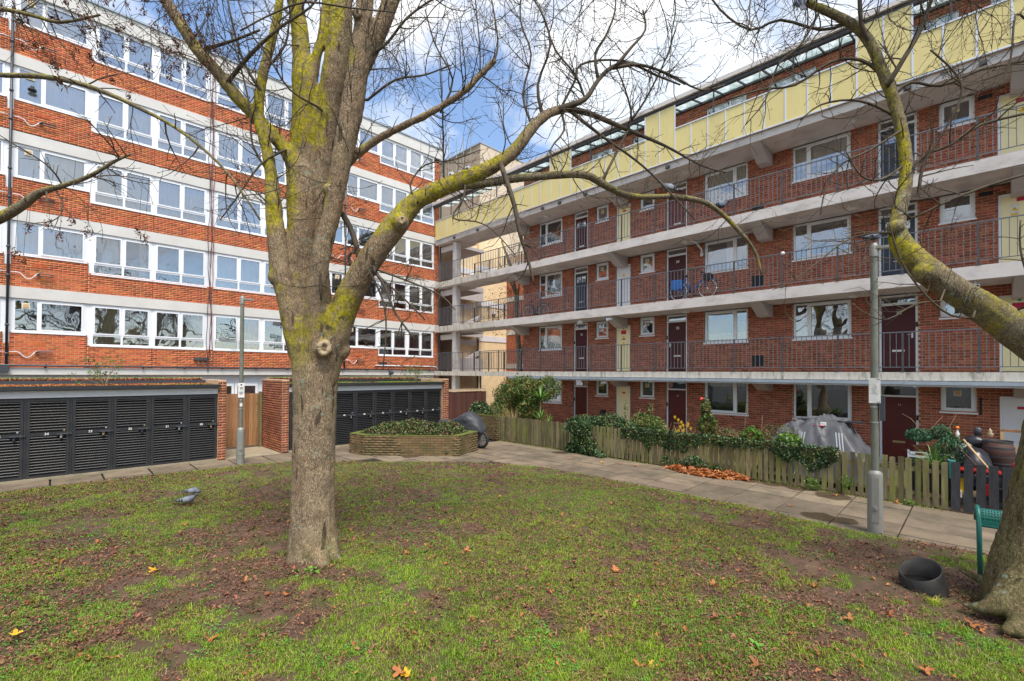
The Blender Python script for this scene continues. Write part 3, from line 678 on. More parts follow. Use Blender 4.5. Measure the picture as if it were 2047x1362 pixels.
for i in range(3): b.box(4.1+i*.17, 4.24+i*.17, YL-.08, YL-.01, 2.98, 3.1); b.tube([(4.17+i*.17, YL-.05, 2.98), (4.2+i*.15, YL-.05, 2.84), (4.62, YL-.04, 2.86)], .012, 5)
b.build('junction_box', M['pipe'], lb)
b = MB()
for i in range(3): b.box(12.4+i*.17, 12.54+i*.17, YL-.08, YL-.01, 2.98, 3.08)
b.build('junction_box', M['pipe'], lb)
for i, (dx, mk) in enumerate(((0, 'pipe'), (.07, 'redcable'), (-.08, 'pipe'), (.02, 'redcable'))):
    if mk not in M: M[mk] = mat('faded_red_cable', (.22, .06, .05), rough=.6)
    pts = [(4.64+dx+.03*math.sin(z*1.7+i*2)+.02*math.sin(z*4.1+i), YL-.07-.008*i, z) for z in np.arange(2.5+.25*i, 15.9, .35)]
    pipe(lb, pts, .013, mk, 'hanging_cable', 5)
for x, z in ((-.55, 12.6),): pass
b = MB(); b.lathe((-.6, YL-.12, 12.05), [(0, .1), (.05, .1), (.055, .03), (.11, 0), (.11, -.06), (0, -.08)], 12); b.build('dome_camera', M['blackmat'], lb, True)
b = MB(); b.tube([(12.2, YL-.05, 2.9), (16.0, YL-.05, 2.88), (16.15, YL-.06, 2.85), (16.2, YL-.06, 2.6)], .03, 6); b.build('waste_pipe', M['whitepaint'], lb, True)
b = MB(); b.box(13.0, 13.2, YL-.2, YL-.03, 2.42, 2.58); b.tube([(13.1, YL-.1, 2.45), (13.0, YL-.2, 2.3)], .03, 6); b.build('floodlight', M['pipe'], lb)
pipe(lb, [(16.34, YL-.1, 2.2), (16.34, YL-.1, 12.6)], .055)
# east end wall, brick, seen edge on past the drainpipe
we = Wall((XE+.005, YL+1.6, 0), (0, -1, 0), (1, 0, 0)); we.add(0, 1.6, 0, 15.3); we.build(lb, M['brickL'], M['mortarL'], 0)

# ================================================================== stair core in the corner: landings, column, rendered walls
sc = thing('stair_tower', (16.9, 24, 0), 'open concrete stair core in the corner with cream rendered walls and thin posts', 'stair tower')
b = MB(); b.box(16.18, 16.5, 20.82, 21.14, 0, 10.0); b.build('column', M['conc'], sc)
b = MB(); b.box(17.02, 17.14, 21.6, 21.74, 0, 10); b.build('post', M['render'], sc)
b = MB()
for z in (4.76, 7.36, 9.95): b.box(16.34, 16.48, 21.15, 22.6, z-.3, z)
b.build('landing_beam', M['conc'], sc)
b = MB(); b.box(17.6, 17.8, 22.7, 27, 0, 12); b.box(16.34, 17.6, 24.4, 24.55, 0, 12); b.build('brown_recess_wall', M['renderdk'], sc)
b = MB()
for z in (2.6, 5.2, 7.78, 10.3): b.box(17.62, 19.3, 22.0, 24.4, z-.2, z-.005)
b.build('landing_slab', M['soffit'], sc)
# beige rendered wing behind the bridge
rw = thing('rendered_wing', (22, 27, 0), 'beige roughcast wing coloured as if sunlit, with white floor bands seen through the gap below the bridges', 'building')
b = MB(); b.box(19.4, 22.33, 26.3, 32, -.1, 12.6); b.build('side_wall', M['render'], rw)
b = MB(); b.box(22.33, 25.2, 26.0, 32, -.1, 12.9); b.build('wall', M['render'], rw)
b = MB()
for z in (5.0, 7.6, 10.2):
    MB().box(22.3, 25.16, 25.96, 26.2, z-.12, z+.3).build('floor_band', M['whitepaint'], rw); MB().box(19.6, 22.29, 26.24, 26.6, z-.45, z-.05).build('floor_band', M['whitepaint'], rw)
b = MB()
for z in (2.62, 5.2, 7.8): b.prism([(19.5, 25.6, z), (22.3, 25.6, z+1.3), (22.3, 25.6, z+1.55), (19.5, 25.6, z+.25)], (0, .6, 0)); b.box(19.5, 22.3, 25.45, 25.6, z-.1, z+.95)
b.build('stair_shade_wedge', M['soffit'], rw)  # grey wedges on the stair slope, standing in for shade on the wall
b = MB(); b.tube([(22.2, 25.9, 0), (22.2, 25.9, 5)], .06, 8); b.tube([(22.5, 25.92, 0), (22.5, 25.92, 2.6)], .05, 8); b.build('downpipe', M['pipe'], rw)
b = MB(); b.box(23.6, 23.95, 25.8, 26.0, 7.0, 7.25); b.build('wall_vent', M['whitepaint'], rw)
# tower block top above the roofline
tb = thing('rendered_tower', (26, 30, 0), 'rendered roof tower, its sunlit front coloured paler than the shaded side, with aerials rising above the corner', 'building')
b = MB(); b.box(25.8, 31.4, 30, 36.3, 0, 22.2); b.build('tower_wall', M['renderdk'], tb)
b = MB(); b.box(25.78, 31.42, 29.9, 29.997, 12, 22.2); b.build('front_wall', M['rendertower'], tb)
b = MB(); b.box(25.7, 31.5, 29.85, 36.4, 22.203, 22.32); b.build('roof_edge', M['gutter'], tb)
b = MB()
for y, z in ((31.2, 20.4), (32.3, 20.3), (33.6, 20.6), (31.6, 18.4)): b.box(25.55, 25.78, y, y+.5, z-.3, z+.25); b.box(25.5, 25.54, y+.12, y+.36, z-.15, z+.1, 1)
b.build('equipment_box', [M['whitepaint'], M['dark']], tb)
b = MB()
for y, z0, z1 in ((31.0, 19.5, 24.6), (33.0, 18.2, 23.5), (34.2, 20, 24.2), (32.0, 20, 23.3)): b.tube([(25.6, y, z0), (25.6, y, z1)], .035, 6)
for j in range(6): b.tube([(25.6, 30.6, 23.2+j*.16), (25.6, 31.4, 23.2+j*.16)], .012, 4)
b.build('aerial', M['lamp'], tb)
# brick return behind, with a cream band
bb = thing('brick_rear_block', (25, 24, 0), 'brick block end with cream bands behind the pale tree in the gap', 'building')
b = MB(); b.box(25.215, 32, 20.2, 26.6, 0, 11.6); b.build('wall', M['mortarL'], bb)
wb = Wall((25.2, 25.98, 0), (0, -1, 0), (-1, 0, 0))
for z0 in (0, 2.9, 5.5, 8.1): wb.add(0, 5.7, z0+.3 if z0 else 0, z0+2.6 if z0 else 2.9)
wb.build(bb, M['brickF'], M['mortarL'], 0)
b = MB()
for z in (2.88, 5.48, 8.08, 10.7): MB().box(25.17, 25.21, 20.2, 25.97, z, z+.36).build('floor_band', M['band'], bb)
# ================================================================== balcony block (faces -X at X = 17.25)
XW, XS, YR0 = 17.25, 15.95, 16.54
rb = thing('balcony_block', (XW, 8, 0), 'dark red brick apartment block with stacked access balconies and a yellow panelled top walkway', 'building')
RZ = -PI/2
SL = [(2.39, 2.61), (4.87, 5.21), (7.46, 7.79), (10.02, 10.26)]        # slab bottom, top
YE = -6.0
u = lambda y: YR0-y
wr = Wall((XW, YR0, 0), (0, -1, 0), (-1, 0, 0))
big = [(13.99, 15.47), (5.66, 7.18), (2.70, 4.26), (-5.3, -3.7)]; door = [(12.49, 13.28), (7.85, 8.69), (1.17, 2.04), (-3.1, -2.25)]
small = [(11.39, 12.04), (9.20, 9.85), (.02, .71), (-2.1, -1.45)]; cup = [(10.30, 10.98), (-1.12, -.40)]
lev = [dict(f=0., wb=1.11, wt=2.33, sb=1.55, dl=1.9, dt=2.33, cl=2.0), dict(f=2.61, wb=3.68, wt=4.84, sb=4.10, dl=4.55, dt=4.84, cl=4.58),
       dict(f=5.21, wb=6.28, wt=7.44, sb=6.70, dl=7.15, dt=7.44, cl=7.18), dict(f=7.80, wb=8.87, wt=10.0, sb=9.29, dl=9.72, dt=10.0, cl=9.76)]
for k, l in enumerate(lev):
    H = []
    for a, c in big: H.append((u(c), u(a), l['wb'], l['wt']+.2))
    for a, c in door: H.append((u(c), u(a), l['f'], l['dt']+.2))
    for a, c in small: H.append((u(c), u(a), l['sb'], l['wt']+.2))
    for a, c in cup: H.append((u(c), u(a), l['f'], l['cl']))
    wr.add(0, u(YE), l['f'], SL[k][0] if k < 3 else 10.02, H)
topw = [(13.9, 15.3), (11.2, 12.3), (9.2, 10.2), (5.7, 7.1), (3.6, 5.0), (.3, 1.4), (-1.6, -.3)]
wr.add(0, u(YE), 10.3, 12.66, [(u(c), u(a), 11.3, 12.48) for a, c in topw])
wr.build(rb, M['brickR'], M['mortarR'], 300)
b = MB(); b.box(XW+.45, XW+9, YE, YR0-.02, -.1, 12.78); b.build('interior_wall', M['dark'], rb)
b = MB(); b.box(XW+.01, XW+.6, YE, YR0-.02, 2.38, 2.60); b.box(XW+.01, XW+.6, YE, YR0-.02, 4.9, 5.2); b.box(XW+.01, XW+.6, YE, YR0-.02, 7.5, 7.78); b.box(XW+.01, XW+.6, YE, YR0-.02, 10.05, 10.28); b.box(XW+.01, XW+.6, YE, YR0-.02, -.1, -.005)
b.build('floor_slab', M['soffit'], rb)
MB().box(XW-.05, XW+9, YE, YR0+.1, 12.80, 12.96).build('roof', M['gutter'], rb)
we = Wall((XW+9, YR0+.005, 0), (-1, 0, 0), (0, 1, 0)); we.add(0, 9, 0, 12.75); we.build(rb, M['brickR'], M['mortarR'], 0)
# windows
for k, l in enumerate(lev):
    for i, (a, c) in enumerate(big):
        W = c-a; H = l['wt']-l['wb']; flip = i in (1,)
        cols = (.42,) if not flip else (W-.42,)
        sash = ((1, 0),) if not flip else ((0, 0),)
        fill = [['greycurt', 'part:beigecurt:.05:.9:.8:.98', ['part:greycurt:.03:.97:.78:.98'], 'greycurt'], ['beigecurt', 'part:beigecurt:.05:.95:.03:.3', 'part:greycurt:.03:.97:.03:.3', 'dark'],
                ['beigecurt', 'part:net:.5:.7:.03:.97', ['part:greycurt:.03:.97:.82:.98'], 'net'], ['part:net:.03:.97:.03:.4', 'part:beigecurt:.03:.97:.5:.98', 'part:beigecurt:.03:.97:.35:.98', 'net']][k][i]
        window(rb, (XW+.05, c, l['wb']), RZ, W, H, cols, (), sash, 'glassup' if k == 3 or (k, i) in ((0, 1), (0, 2), (1, 2), (2, 2)) else 'glass', fill, .04)
    for i, (a, c) in enumerate(small):
        W = c-a; H = l['wt']-l['sb']
        window(rb, (XW+.05, c, l['sb']), RZ, W, H, (), (), ((0, 0),), 'glass', 'greycurt' if (i+k) % 2 else 'dark', .04, vent=(W*.48, H*.64, .075) if (i+k) % 3 != 1 or k == 0 else None)
for a, c in topw:
    window(rb, (XW+.05, c, 11.3), RZ, c-a, 1.18, ((c-a)*.6,), (.62,), ((0, 0),), 'glass', 'greycurt', .04)
# doors
M['maroon'] = mat('maroon_door_paint', (.075, .014, .016), (.06, .012, .014), 3, .5, spec=.3)
M['oxblood'] = mat('ox_blood_door_paint', (.11, .018, .012), (.085, .014, .011), 3, .5, spec=.3)
M['brownred'] = mat('faded_red_door_paint', (.17, .05, .04), (.13, .04, .035), 3, .55)
M['navy'] = mat('dark_blue_door_paint', (.035, .045, .065), (.03, .038, .055), 3, .45, spec=.35)
M['lettering'] = mat('white_lettering', (.78, .78, .74), rough=.5)
M['brass'] = mat('dull_brass', (.42, .34, .18), rough=.4, metal=.7)
M['steel'] = mat('bright_steel', (.6, .6, .6), rough=.3, metal=.8)
M['signred'] = mat('sign_red', (.50, .02, .06), rough=.5); M['signyel'] = mat('sign_yellow', (.80, .50, .02), rough=.5); M['signblue'] = mat('sign_blue', (.03, .32, .45), rough=.5)
M['signwhite'] = mat('sign_white', (.75, .74, .70), (.6, .6, .56), 6, .5, dirt=.3, dirtc=(.4, .38, .32))
def make_door(k, i):
    a, c = door[i]; l = lev[k]; W = c-a; f = l['f']+.02; H = l['dt']-f; hl = l['dl']-f
    style = [['oxblood', 'oxblood', 'oxblood', 'maroon'], ['maroon', 'maroon', 'maroon', 'oxblood'], ['navy', 'maroon', 'navy', 'maroon'], ['maroon', 'brownred', 'navy', 'maroon']][k][i]
    off = rootloc(rb); b = MB(); t = .055
    b.box(0, t, -.01, .07, 0, H); b.box(W-t, W, -.01, .07, 0, H); b.box(t, W-t, -.01, .07, H-.05, H); b.box(t, W-t, -.008, .07, hl, hl+.07 if k else hl+.05)
    fr = link('door', b.mesh('door_frame', M['white']), rb, Vector((XW+.05, c, f))-off, (0, 0, RZ))
    b = MB(); x0, x1 = t+.004, W-t-.004; y0, y1 = .015, .06
    b.box(x0, x1, y0, y1, .01, hl-.004)
    w_ = x1-x0
    if style == 'navy':
        for px0, px1 in ((.12, .46), (.54, .88)):
            for z0, z1 in ((.12, .42), (.50, .74)): b.box(x0+w_*px0, x0+w_*px1, y0-.012, y0-.001, hl*z0, hl*z1)
    lf = link('door_leaf', b.mesh('door_leaf', M[style]), fr)
    tag(lf, {'maroon': 'plain maroon door leaf', 'oxblood': 'plain dark red door leaf', 'brownred': 'faded red door leaf', 'navy': 'panelled dark blue door leaf'}[style])
    link('transom_pane', pane_mesh(W-2*t, H-hl-.12, 'glass', M['glass']), fr, (t, .03, hl+.07))
    if style == 'navy' or (k, i) == (3, 0):
        for px0 in (.14, .54):
            link('door_pane', MB().box(0, w_*.32, -.006, 0, 0, hl*.14).mesh('door_pane', M['glassup']), fr, (x0+w_*px0, y0-.012, hl*.78))
    q = MB(); q.box(W/2-.14, W/2+.14, y0-.012, y0-.001, hl*.30, hl*.30+.055); q.box(W/2-.11, W/2+.11, y0-.015, y0-.0125, hl*.30+.018, hl*.30+.036)
    link('letter_plate', q.mesh('letter_plate', M['brass'] if k == 0 else M['signwhite']), fr)
    q = MB(); hx = x1-.07 if i == 2 else x0+.07
    q.box(hx-.02, hx+.02, y0-.02, y0-.001, hl*.50, hl*.50+.14); q.tube([(hx, y0-.02, hl*.5+.1), (hx, y0-.05, hl*.5+.1), (hx+(-.1 if i == 2 else .1), y0-.05, hl*.5+.1)], .01, 6)
    link('door_handle', q.mesh('door_handle', M['steel'] if (k, i) in ((1, 2), (1, 1)) else M['pipe']), fr)
    num = {(0, 2): '11', (0, 1): '10', (1, 0): '21', (1, 1): '22', (1, 2): '23', (2, 1): '24'}.get((k, i))
    if num: link('door_number', text_mesh(num, .13 if k else .09, M['lettering'] if k else M['brass']), fr, (W/2+.02, y0-.005, hl*.88))
    if k < 2 and i < 3:
        q = MB(); sx = W-.02 if i == 2 else .02
        q.box(sx-.03, sx+.03, -.045, -.011, hl*.66, hl*.66+.14); link('key_box', q.mesh('key_box', M['blackmat']), fr)
for k in range(4):
    for i in range(4): make_door(k, i)
def tri(b, cx, cz, s, y, m): b.prism([(cx-s, y, cz-s*.8), (cx+s, y, cz-s*.8), (cx, y, cz+s)], (0, .002, 0), m)
for k, l in enumerate(lev):
    for i, (a, c) in enumerate(cup):
        W = c-a; H = l['cl']-l['f']-.02
        col = 'whitepaint' if (k, i) in ((2, 0), (0, 1)) else 'yellowdoor'
        b = MB(); t = .045; b.box(0, t, -.008, .06, 0, H); b.box(W-t, W, -.008, .06, 0, H); b.box(t, W-t, -.008, .06, H-t, H)
        fr = link('cupboard', b.mesh('cupboard_frame', M['white']), rb, Vector((XW+.03, c, l['f']+.02))-rootloc(rb), (0, 0, RZ))
        b = MB(); b.box(t+.003, W-t-.003, .008, .05, .01, H-t-.003); link('cupboard_door', b.mesh('cupboard_door', M[col]), fr)
        b = MB(); y = .004
        if (k, i) == (2, 0): tri(b, W/2, H*.78, .09, y, 1)
        elif k == 0 or k == 3 and i == 0: b.box(W*.42, W*.62, y-.002, y+.003, H*.84, H*.875, 0)
        elif k == 3: b.box(W*.45, W*.8, y-.002, y+.003, H*.84, H*.9, 0); tri(b, W*.62, H*.74, .08, y, 1)
        elif k == 2: b.box(W*.45, W*.8, y-.002, y+.003, H*.88, H*.93, 0); b.box(W*.30, W*.5, y-.002, y, H*.70, H*.85, 3); tri(b, W*.4, H*.79, .06, y-.004, 1); b.box(W*.31, W*.49, y-.005, y-.0025, H*.705, H*.73, 1)
        else:
            b.lathe((W*.5, y, H*.93), [(0, 0), (.035, 0), (.035, -.003), (0, -.003)], 12, 2, 'y'); b.box(W*.32, W*.68, y-.002, y+.003, H*.81, H*.895, 0)
            tri(b, W*.5, H*.76, .05, y, 1); b.box(W*.38, W*.62, y-.002, y+.003, H*.69, H*.72, 0); tri(b, W*.5, H*.62, .055, y, 1); b.box(W*.38, W*.62, y-.003, y+.002, H*.56, H*.585, 1)
        sg = link('warning_sign', b.mesh('warning_sign', [M['signred'], M['signyel'], M['signblue'], M['signwhite']]), fr)
        if (k, i) in ((2, 0), (2, 1), (3, 1), (1, 0), (1, 1)):
            zz = {(2, 0): .775, (2, 1): .79, (3, 1): .735, (1, 0): .755, (1, 1): .755}[(k, i)]; xx = {(2, 1): .4, (3, 1): .62}.get((k, i), .5)
            link('warning_bolt', text_mesh('!', .07, M['blackmat'], .001), fr, (W*xx, -.003, H*zz))
# balconies
b = MB()
def slab_with_bridge(z0, z1, mk, k):
    b = MB(); b.box(XS, XW-.002, YE, YR0, z0, z1); b.box(XS, XW+.1, YR0+.001, 20.7, z0, z1); b.box(XS, 16.31, 20.701, 22.5, z0, z1); b.box(16.311, 17.6, 20.701, 22.6, z0+.02, z1-.002); b.build('balcony_slab', [M[mk]], rb)
slab_with_bridge(*SL[0], 'concstain', 0); slab_with_bridge(*SL[1], 'conc', 1); slab_with_bridge(*SL[2], 'conc', 2); slab_with_bridge(*SL[3], 'conc', 3)
MB().box(XS-.015, XS-.001, 17.3, 22.4, 4.90, 5.215).build('stained_edge', M['concstain'], rb)
MB().box(XS-.015, XS-.001, 16.0, 22.4, 2.37, 2.615).build('stained_edge', M['concstain'], rb)
MB().box(XS-.015, XS-.001, 17.6, 22.4, 7.48, 7.795).build('stained_edge', M['concstain'], rb)
# gutter below first balcony
b = MB(); b.box(XS-.12, XS-.0, YE, 16.2, 2.285, 2.375); b.box(XS-.02, XS+.3, YE, 16.2, 2.235, 2.28, 1); o = b.build('gutter', [M['gutter'], M['whitepaint']], rb)
for y in (1.3, 7.0, 11.5, -2): MB().box(XS-.128, XS-.01, y, y+.05, 2.27, 2.38).build('gutter_joint', M['gutter'], o)
# haunch brackets
for y in (16.1, 10.42, 4.86, -.98):
    for k in range(4):
        z = SL[k][0]-.001
        b = MB(); b.prism([(XW, y, z), (XS+.06, y, z), (XS+.06, y, z-.03), (XW-.42, y, z-.40), (XW, y, z-.40)], (0, .36, 0)); b.build('balcony_bracket', M['soffit'], rb)
# railings
M['railgeo'] = M['rail']
posts = [(-.03+1.425*k) for k in range(-4, 16)]
railings = []
for k in range(3):
    zt = SL[k][1]+1.06; zb = SL[k][1]+.13; b = MB()
    b.box(XS+.02, XS+.05, YE, 22.45, zt-.012, zt+.014); b.box(XS+.022, XS+.048, YE, 22.45, zb-.01, zb+.01)
    r = b.build('railing', M['rail'], rb); railings.append(r)
PM = MB().box(-.028, .028, -.018, .018, -.13, .93).mesh('rail_post', M['post'])
pm2 = MB(); pm2.box(-.022, .022, -.022, .022, -.13, .93); pm2.box(-.045, .045, -.045, .045, -.128, -.11)
PM = pm2.mesh('rail_post', M['post']); BM_ = MB().box(-.0075, .0075, -.0075, .0075, 0, .92).mesh('baluster', M['rail'])
bal = []
for k in range(3):
    zb = SL[k][1]+.13
    for y in posts:
        link('rail_post', PM, railings[k], Vector((XS+.035, y, zb))-rootloc(railings[k]))
        for j in range(1, 11): bal.append((np.linalg.norm([XS, y+j*.1295, zb-CH]) + (50 if y+j*.13 < -.95 else 0), k, y+j*.1295))
bal.sort(); rest = [MB() for _ in range(3)]
for n, (d, k, y) in enumerate(bal):
    if y > 22.4: continue
    zb = SL[k][1]+.13
    if n < 290: link('baluster', BM_, railings[k], Vector((XS+.035, y, zb))-rootloc(railings[k]))
    else: rest[k].box(XS+.0275, XS+.0425, y-.0075, y+.0075, zb, zb+.92)
for k in range(3): rest[k].build('baluster', M['rail'], railings[k], kind='stuff')
for k in range(3):        # rear railings of the bridge
    zt = SL[k][1]+1.06; zb = SL[k][1]+.13; b = MB(); x = XW+.03
    b.box(x-.015, x+.015, YR0+.05, 20.6, zt-.012, zt+.012); b.box(x-.013, x+.013, YR0+.05, 20.6, zb-.01, zb+.01)
    for y in np.arange(YR0+.1, 20.6, .13): b.box(x-.0075, x+.0075, y-.0075, y+.0075, zb, zt)
    for y in np.arange(YR0+.2, 20.7, 1.25): b.box(x-.022, x+.022, y-.02, y+.02, zb-.13, zt)
    b.box(XS+.3, XS+.34, 21.2, 22.4, zt-.012, zt+.012)
    b.build('rear_railing', M['post'], rb)
# top walkway: panels, tall screens, aluminium bars
PY = -.03-.5925*9
tall = [(12.35, 13.45), (7.65, 8.75), (1.15, 2.38)]
ys = [PY+.5925*i for i in range(48)]
pmesh = {}
bars = MB()
for i in range(len(ys)-1):
    y0, y1 = ys[i], ys[i+1]
    if y0 > 22.2: break
    y1 = min(y1, 22.45); ym = (y0+y1)/2; T = any(a < ym < c for a, c in tall); zt = 12.27 if T else 11.38
    key = (round(y1-y0, 3), T)
    if key not in pmesh: pmesh[key] = MB().box(-.012, .012, -(y1-y0)/2+.02, (y1-y0)/2-.02, 0, zt-10.3).mesh('parapet_panel', M['yellowpanel'])
    link('parapet_panel', pmesh[key], rb, Vector((XS-.06, ym, 10.3))-rootloc(rb))
    zb2 = max(zt, 12.27 if any(a < y0-.3 < c for a, c in tall) else 0)
    MB().box(XS-.085, XS-.045, y0-.02, y0+.02, 10.28, zb2).build('parapet_bar', M['alu'], rb)
b = MB(); b.box(XS-.1, XS-.03, YE, 22.45, 10.262, 10.299); b.build('bottom_trim', M['alu'], rb)
b = MB(); prev = YE
for a, c in sorted(tall):
    a2 = min(ys, key=lambda q: abs(q-a)); c2 = min(ys, key=lambda q: abs(q-c)); b.box(XS-.1, XS-.03, prev, a2-.02, 11.382, 11.42); prev = c2+.02
b.box(XS-.1, XS-.03, prev, 22.45, 11.382, 11.42); b.build('handrail', M['alu'], rb)
# canopy: sloping wired glass on dark beams
b = MB(); b.box(XS-.06, XS+.08, YE, 22.9, 12.26, 12.40); b.box(XW-.08, XW-.01, YE, YR0, 12.66, 12.78); b.build('canopy_beam', M['post'], rb)
b = MB(); b.box(XS-.16, XS-.065, YE, 22.9, 12.38, 12.52); b.build('canopy_gutter', M['conc'], rb)
gm = {}
yy = YE
while yy < 22.8:
    d_ = min(.78, 22.85-yy)
    me = MB().obox((0, 0, 0), (.64, 0, .16), (0, d_/2-.02, 0), (-.002, 0, .008)).mesh('canopy_pane', M['canopyglass']) if round(d_, 3) not in gm else gm[round(d_, 3)]
    gm[round(d_, 3)] = me
    link('canopy_pane', me, rb, Vector((XS+.66, yy+d_/2, 12.60))-rootloc(rb))
    MB().obox((XS+.66, yy, 12.565), (.58, 0, .15), (0, .02, 0), (0, 0, .03)).build('canopy_rafter', M['post'], rb)
    yy += .78
for y in (15.0, 13.5, 11.4, 9.2, 6.3, 3.9, .4, -1.6, 17.2, 19.1, 21): MB().box(XS-.02, XS+.02, y, y+.04, 10.3, 12.26).build('canopy_post', M['post'], rb)
# top bridge side wall and red window
b = MB(); b.box(XW+.02, XW+.1, YR0+.02, 17.6, 10.27, 12.3); b.build('bridge_screen', M['whitepaint'], rb)
b = MB(); b.box(XW-.02, XW+.0, YR0-.9, YR0-.1, 11.2, 11.9); b.build('red_window_frame', M['signred'], rb)
# soffit lights, cameras, vents
for k in (0, 1, 2, 3):
    for y in (14.4, 7.6, 2.55):
        z = SL[k][0]; b = MB()
        if k == 0 and y < 14: b.box(16.5, 16.7, y-.2, y+.2, z-.09, z-.002)
        else: b.lathe((16.6, y, z-.002), [(0, -.09), (.1, -.085), (.13, -.05), (.13, -.02), (.16, -.015), (.16, 0)], 16)
        b.build('soffit_light', M['signwhite'] if k else M['whitepaint'], rb, True)
def camera_box(p, d):
    b = MB(); v = Vector(d).normalized(); s = v.cross(Vector((0, 0, 1))).normalized(); b.obox(Vector(p), v*.12, s*.05, (0, 0, .05)); b.tube([Vector(p)+v*.12, Vector(p)+v*.15], .035, 8, 1); b.box(p[0]-.03, p[0]+.03, p[1]-.03, p[1]+.03, p[2]+.03, p[2]+.14)
    b.build('security_camera', [M['white'], M['dark']], rb)
camera_box((16.3, 12.2, 4.76), (-.2, 1, -.15)); camera_box((16.1, 10.6, 4.76), (-.6, .6, -.2)); camera_box((16.2, .02, 4.74), (-1, -.2, -.15)); camera_box((16.2, 10.9, 2.16), (-.3, 1, -.1))
b = MB(); b.tube([(16.4, 7.35, 7.42), (16.8, 7.3, 7.38), (17.15, 7.25, 7.2), (17.2, 7.25, 7.05)], .035, 8); b.tube([(17.2, 7.25, 7.06), (17.1, 7.22, 6.95)], .06, 8); b.build('boiler_flue', M['white'], rb, True)
for y in (18.6, 14.0, 13.0, 11.6, 7.9, 1.2, -.2, 20.6): MB().box(XS-.09, XS-.001, y, y+.14, 10.06, 10.16).build('walkway_light', M['post'], rb)
VB = MB(); VB.box(-.012, 0, -.185, .185, -.18, .18); 
for i in range(5): VB.box(-.02, -.0125, -.17+i*.07, -.155+i*.07, -.17, .17)
VB = VB.mesh('wall_vent', M['blackmat'])
for z in (3.0, 5.76, 8.2): link('wall_vent', VB, rb, Vector((XW-.008, 5.33, z))-rootloc(rb))
for z in (4.68+2.6, 4.68+5.2-.05): link('wall_vent', MB().box(-.012, 0, -.13, .13, -.05, .05).mesh('wall_vent', M['blackmat']), rb, Vector((XW-.008, -.18, z))-rootloc(rb))
MB().box(XW-.03, XW-.007, -.08, -.03, 1.5, 1.95).build('cable_box', M['blackmat'], rb)
b = MB(); b.lathe((17.2, 9.55, 11.75), [(0, .02), (.12, .0), (.2, -.06)], 14, axis='x'); b.build('satellite_dish', M['lamp'], rb, True)
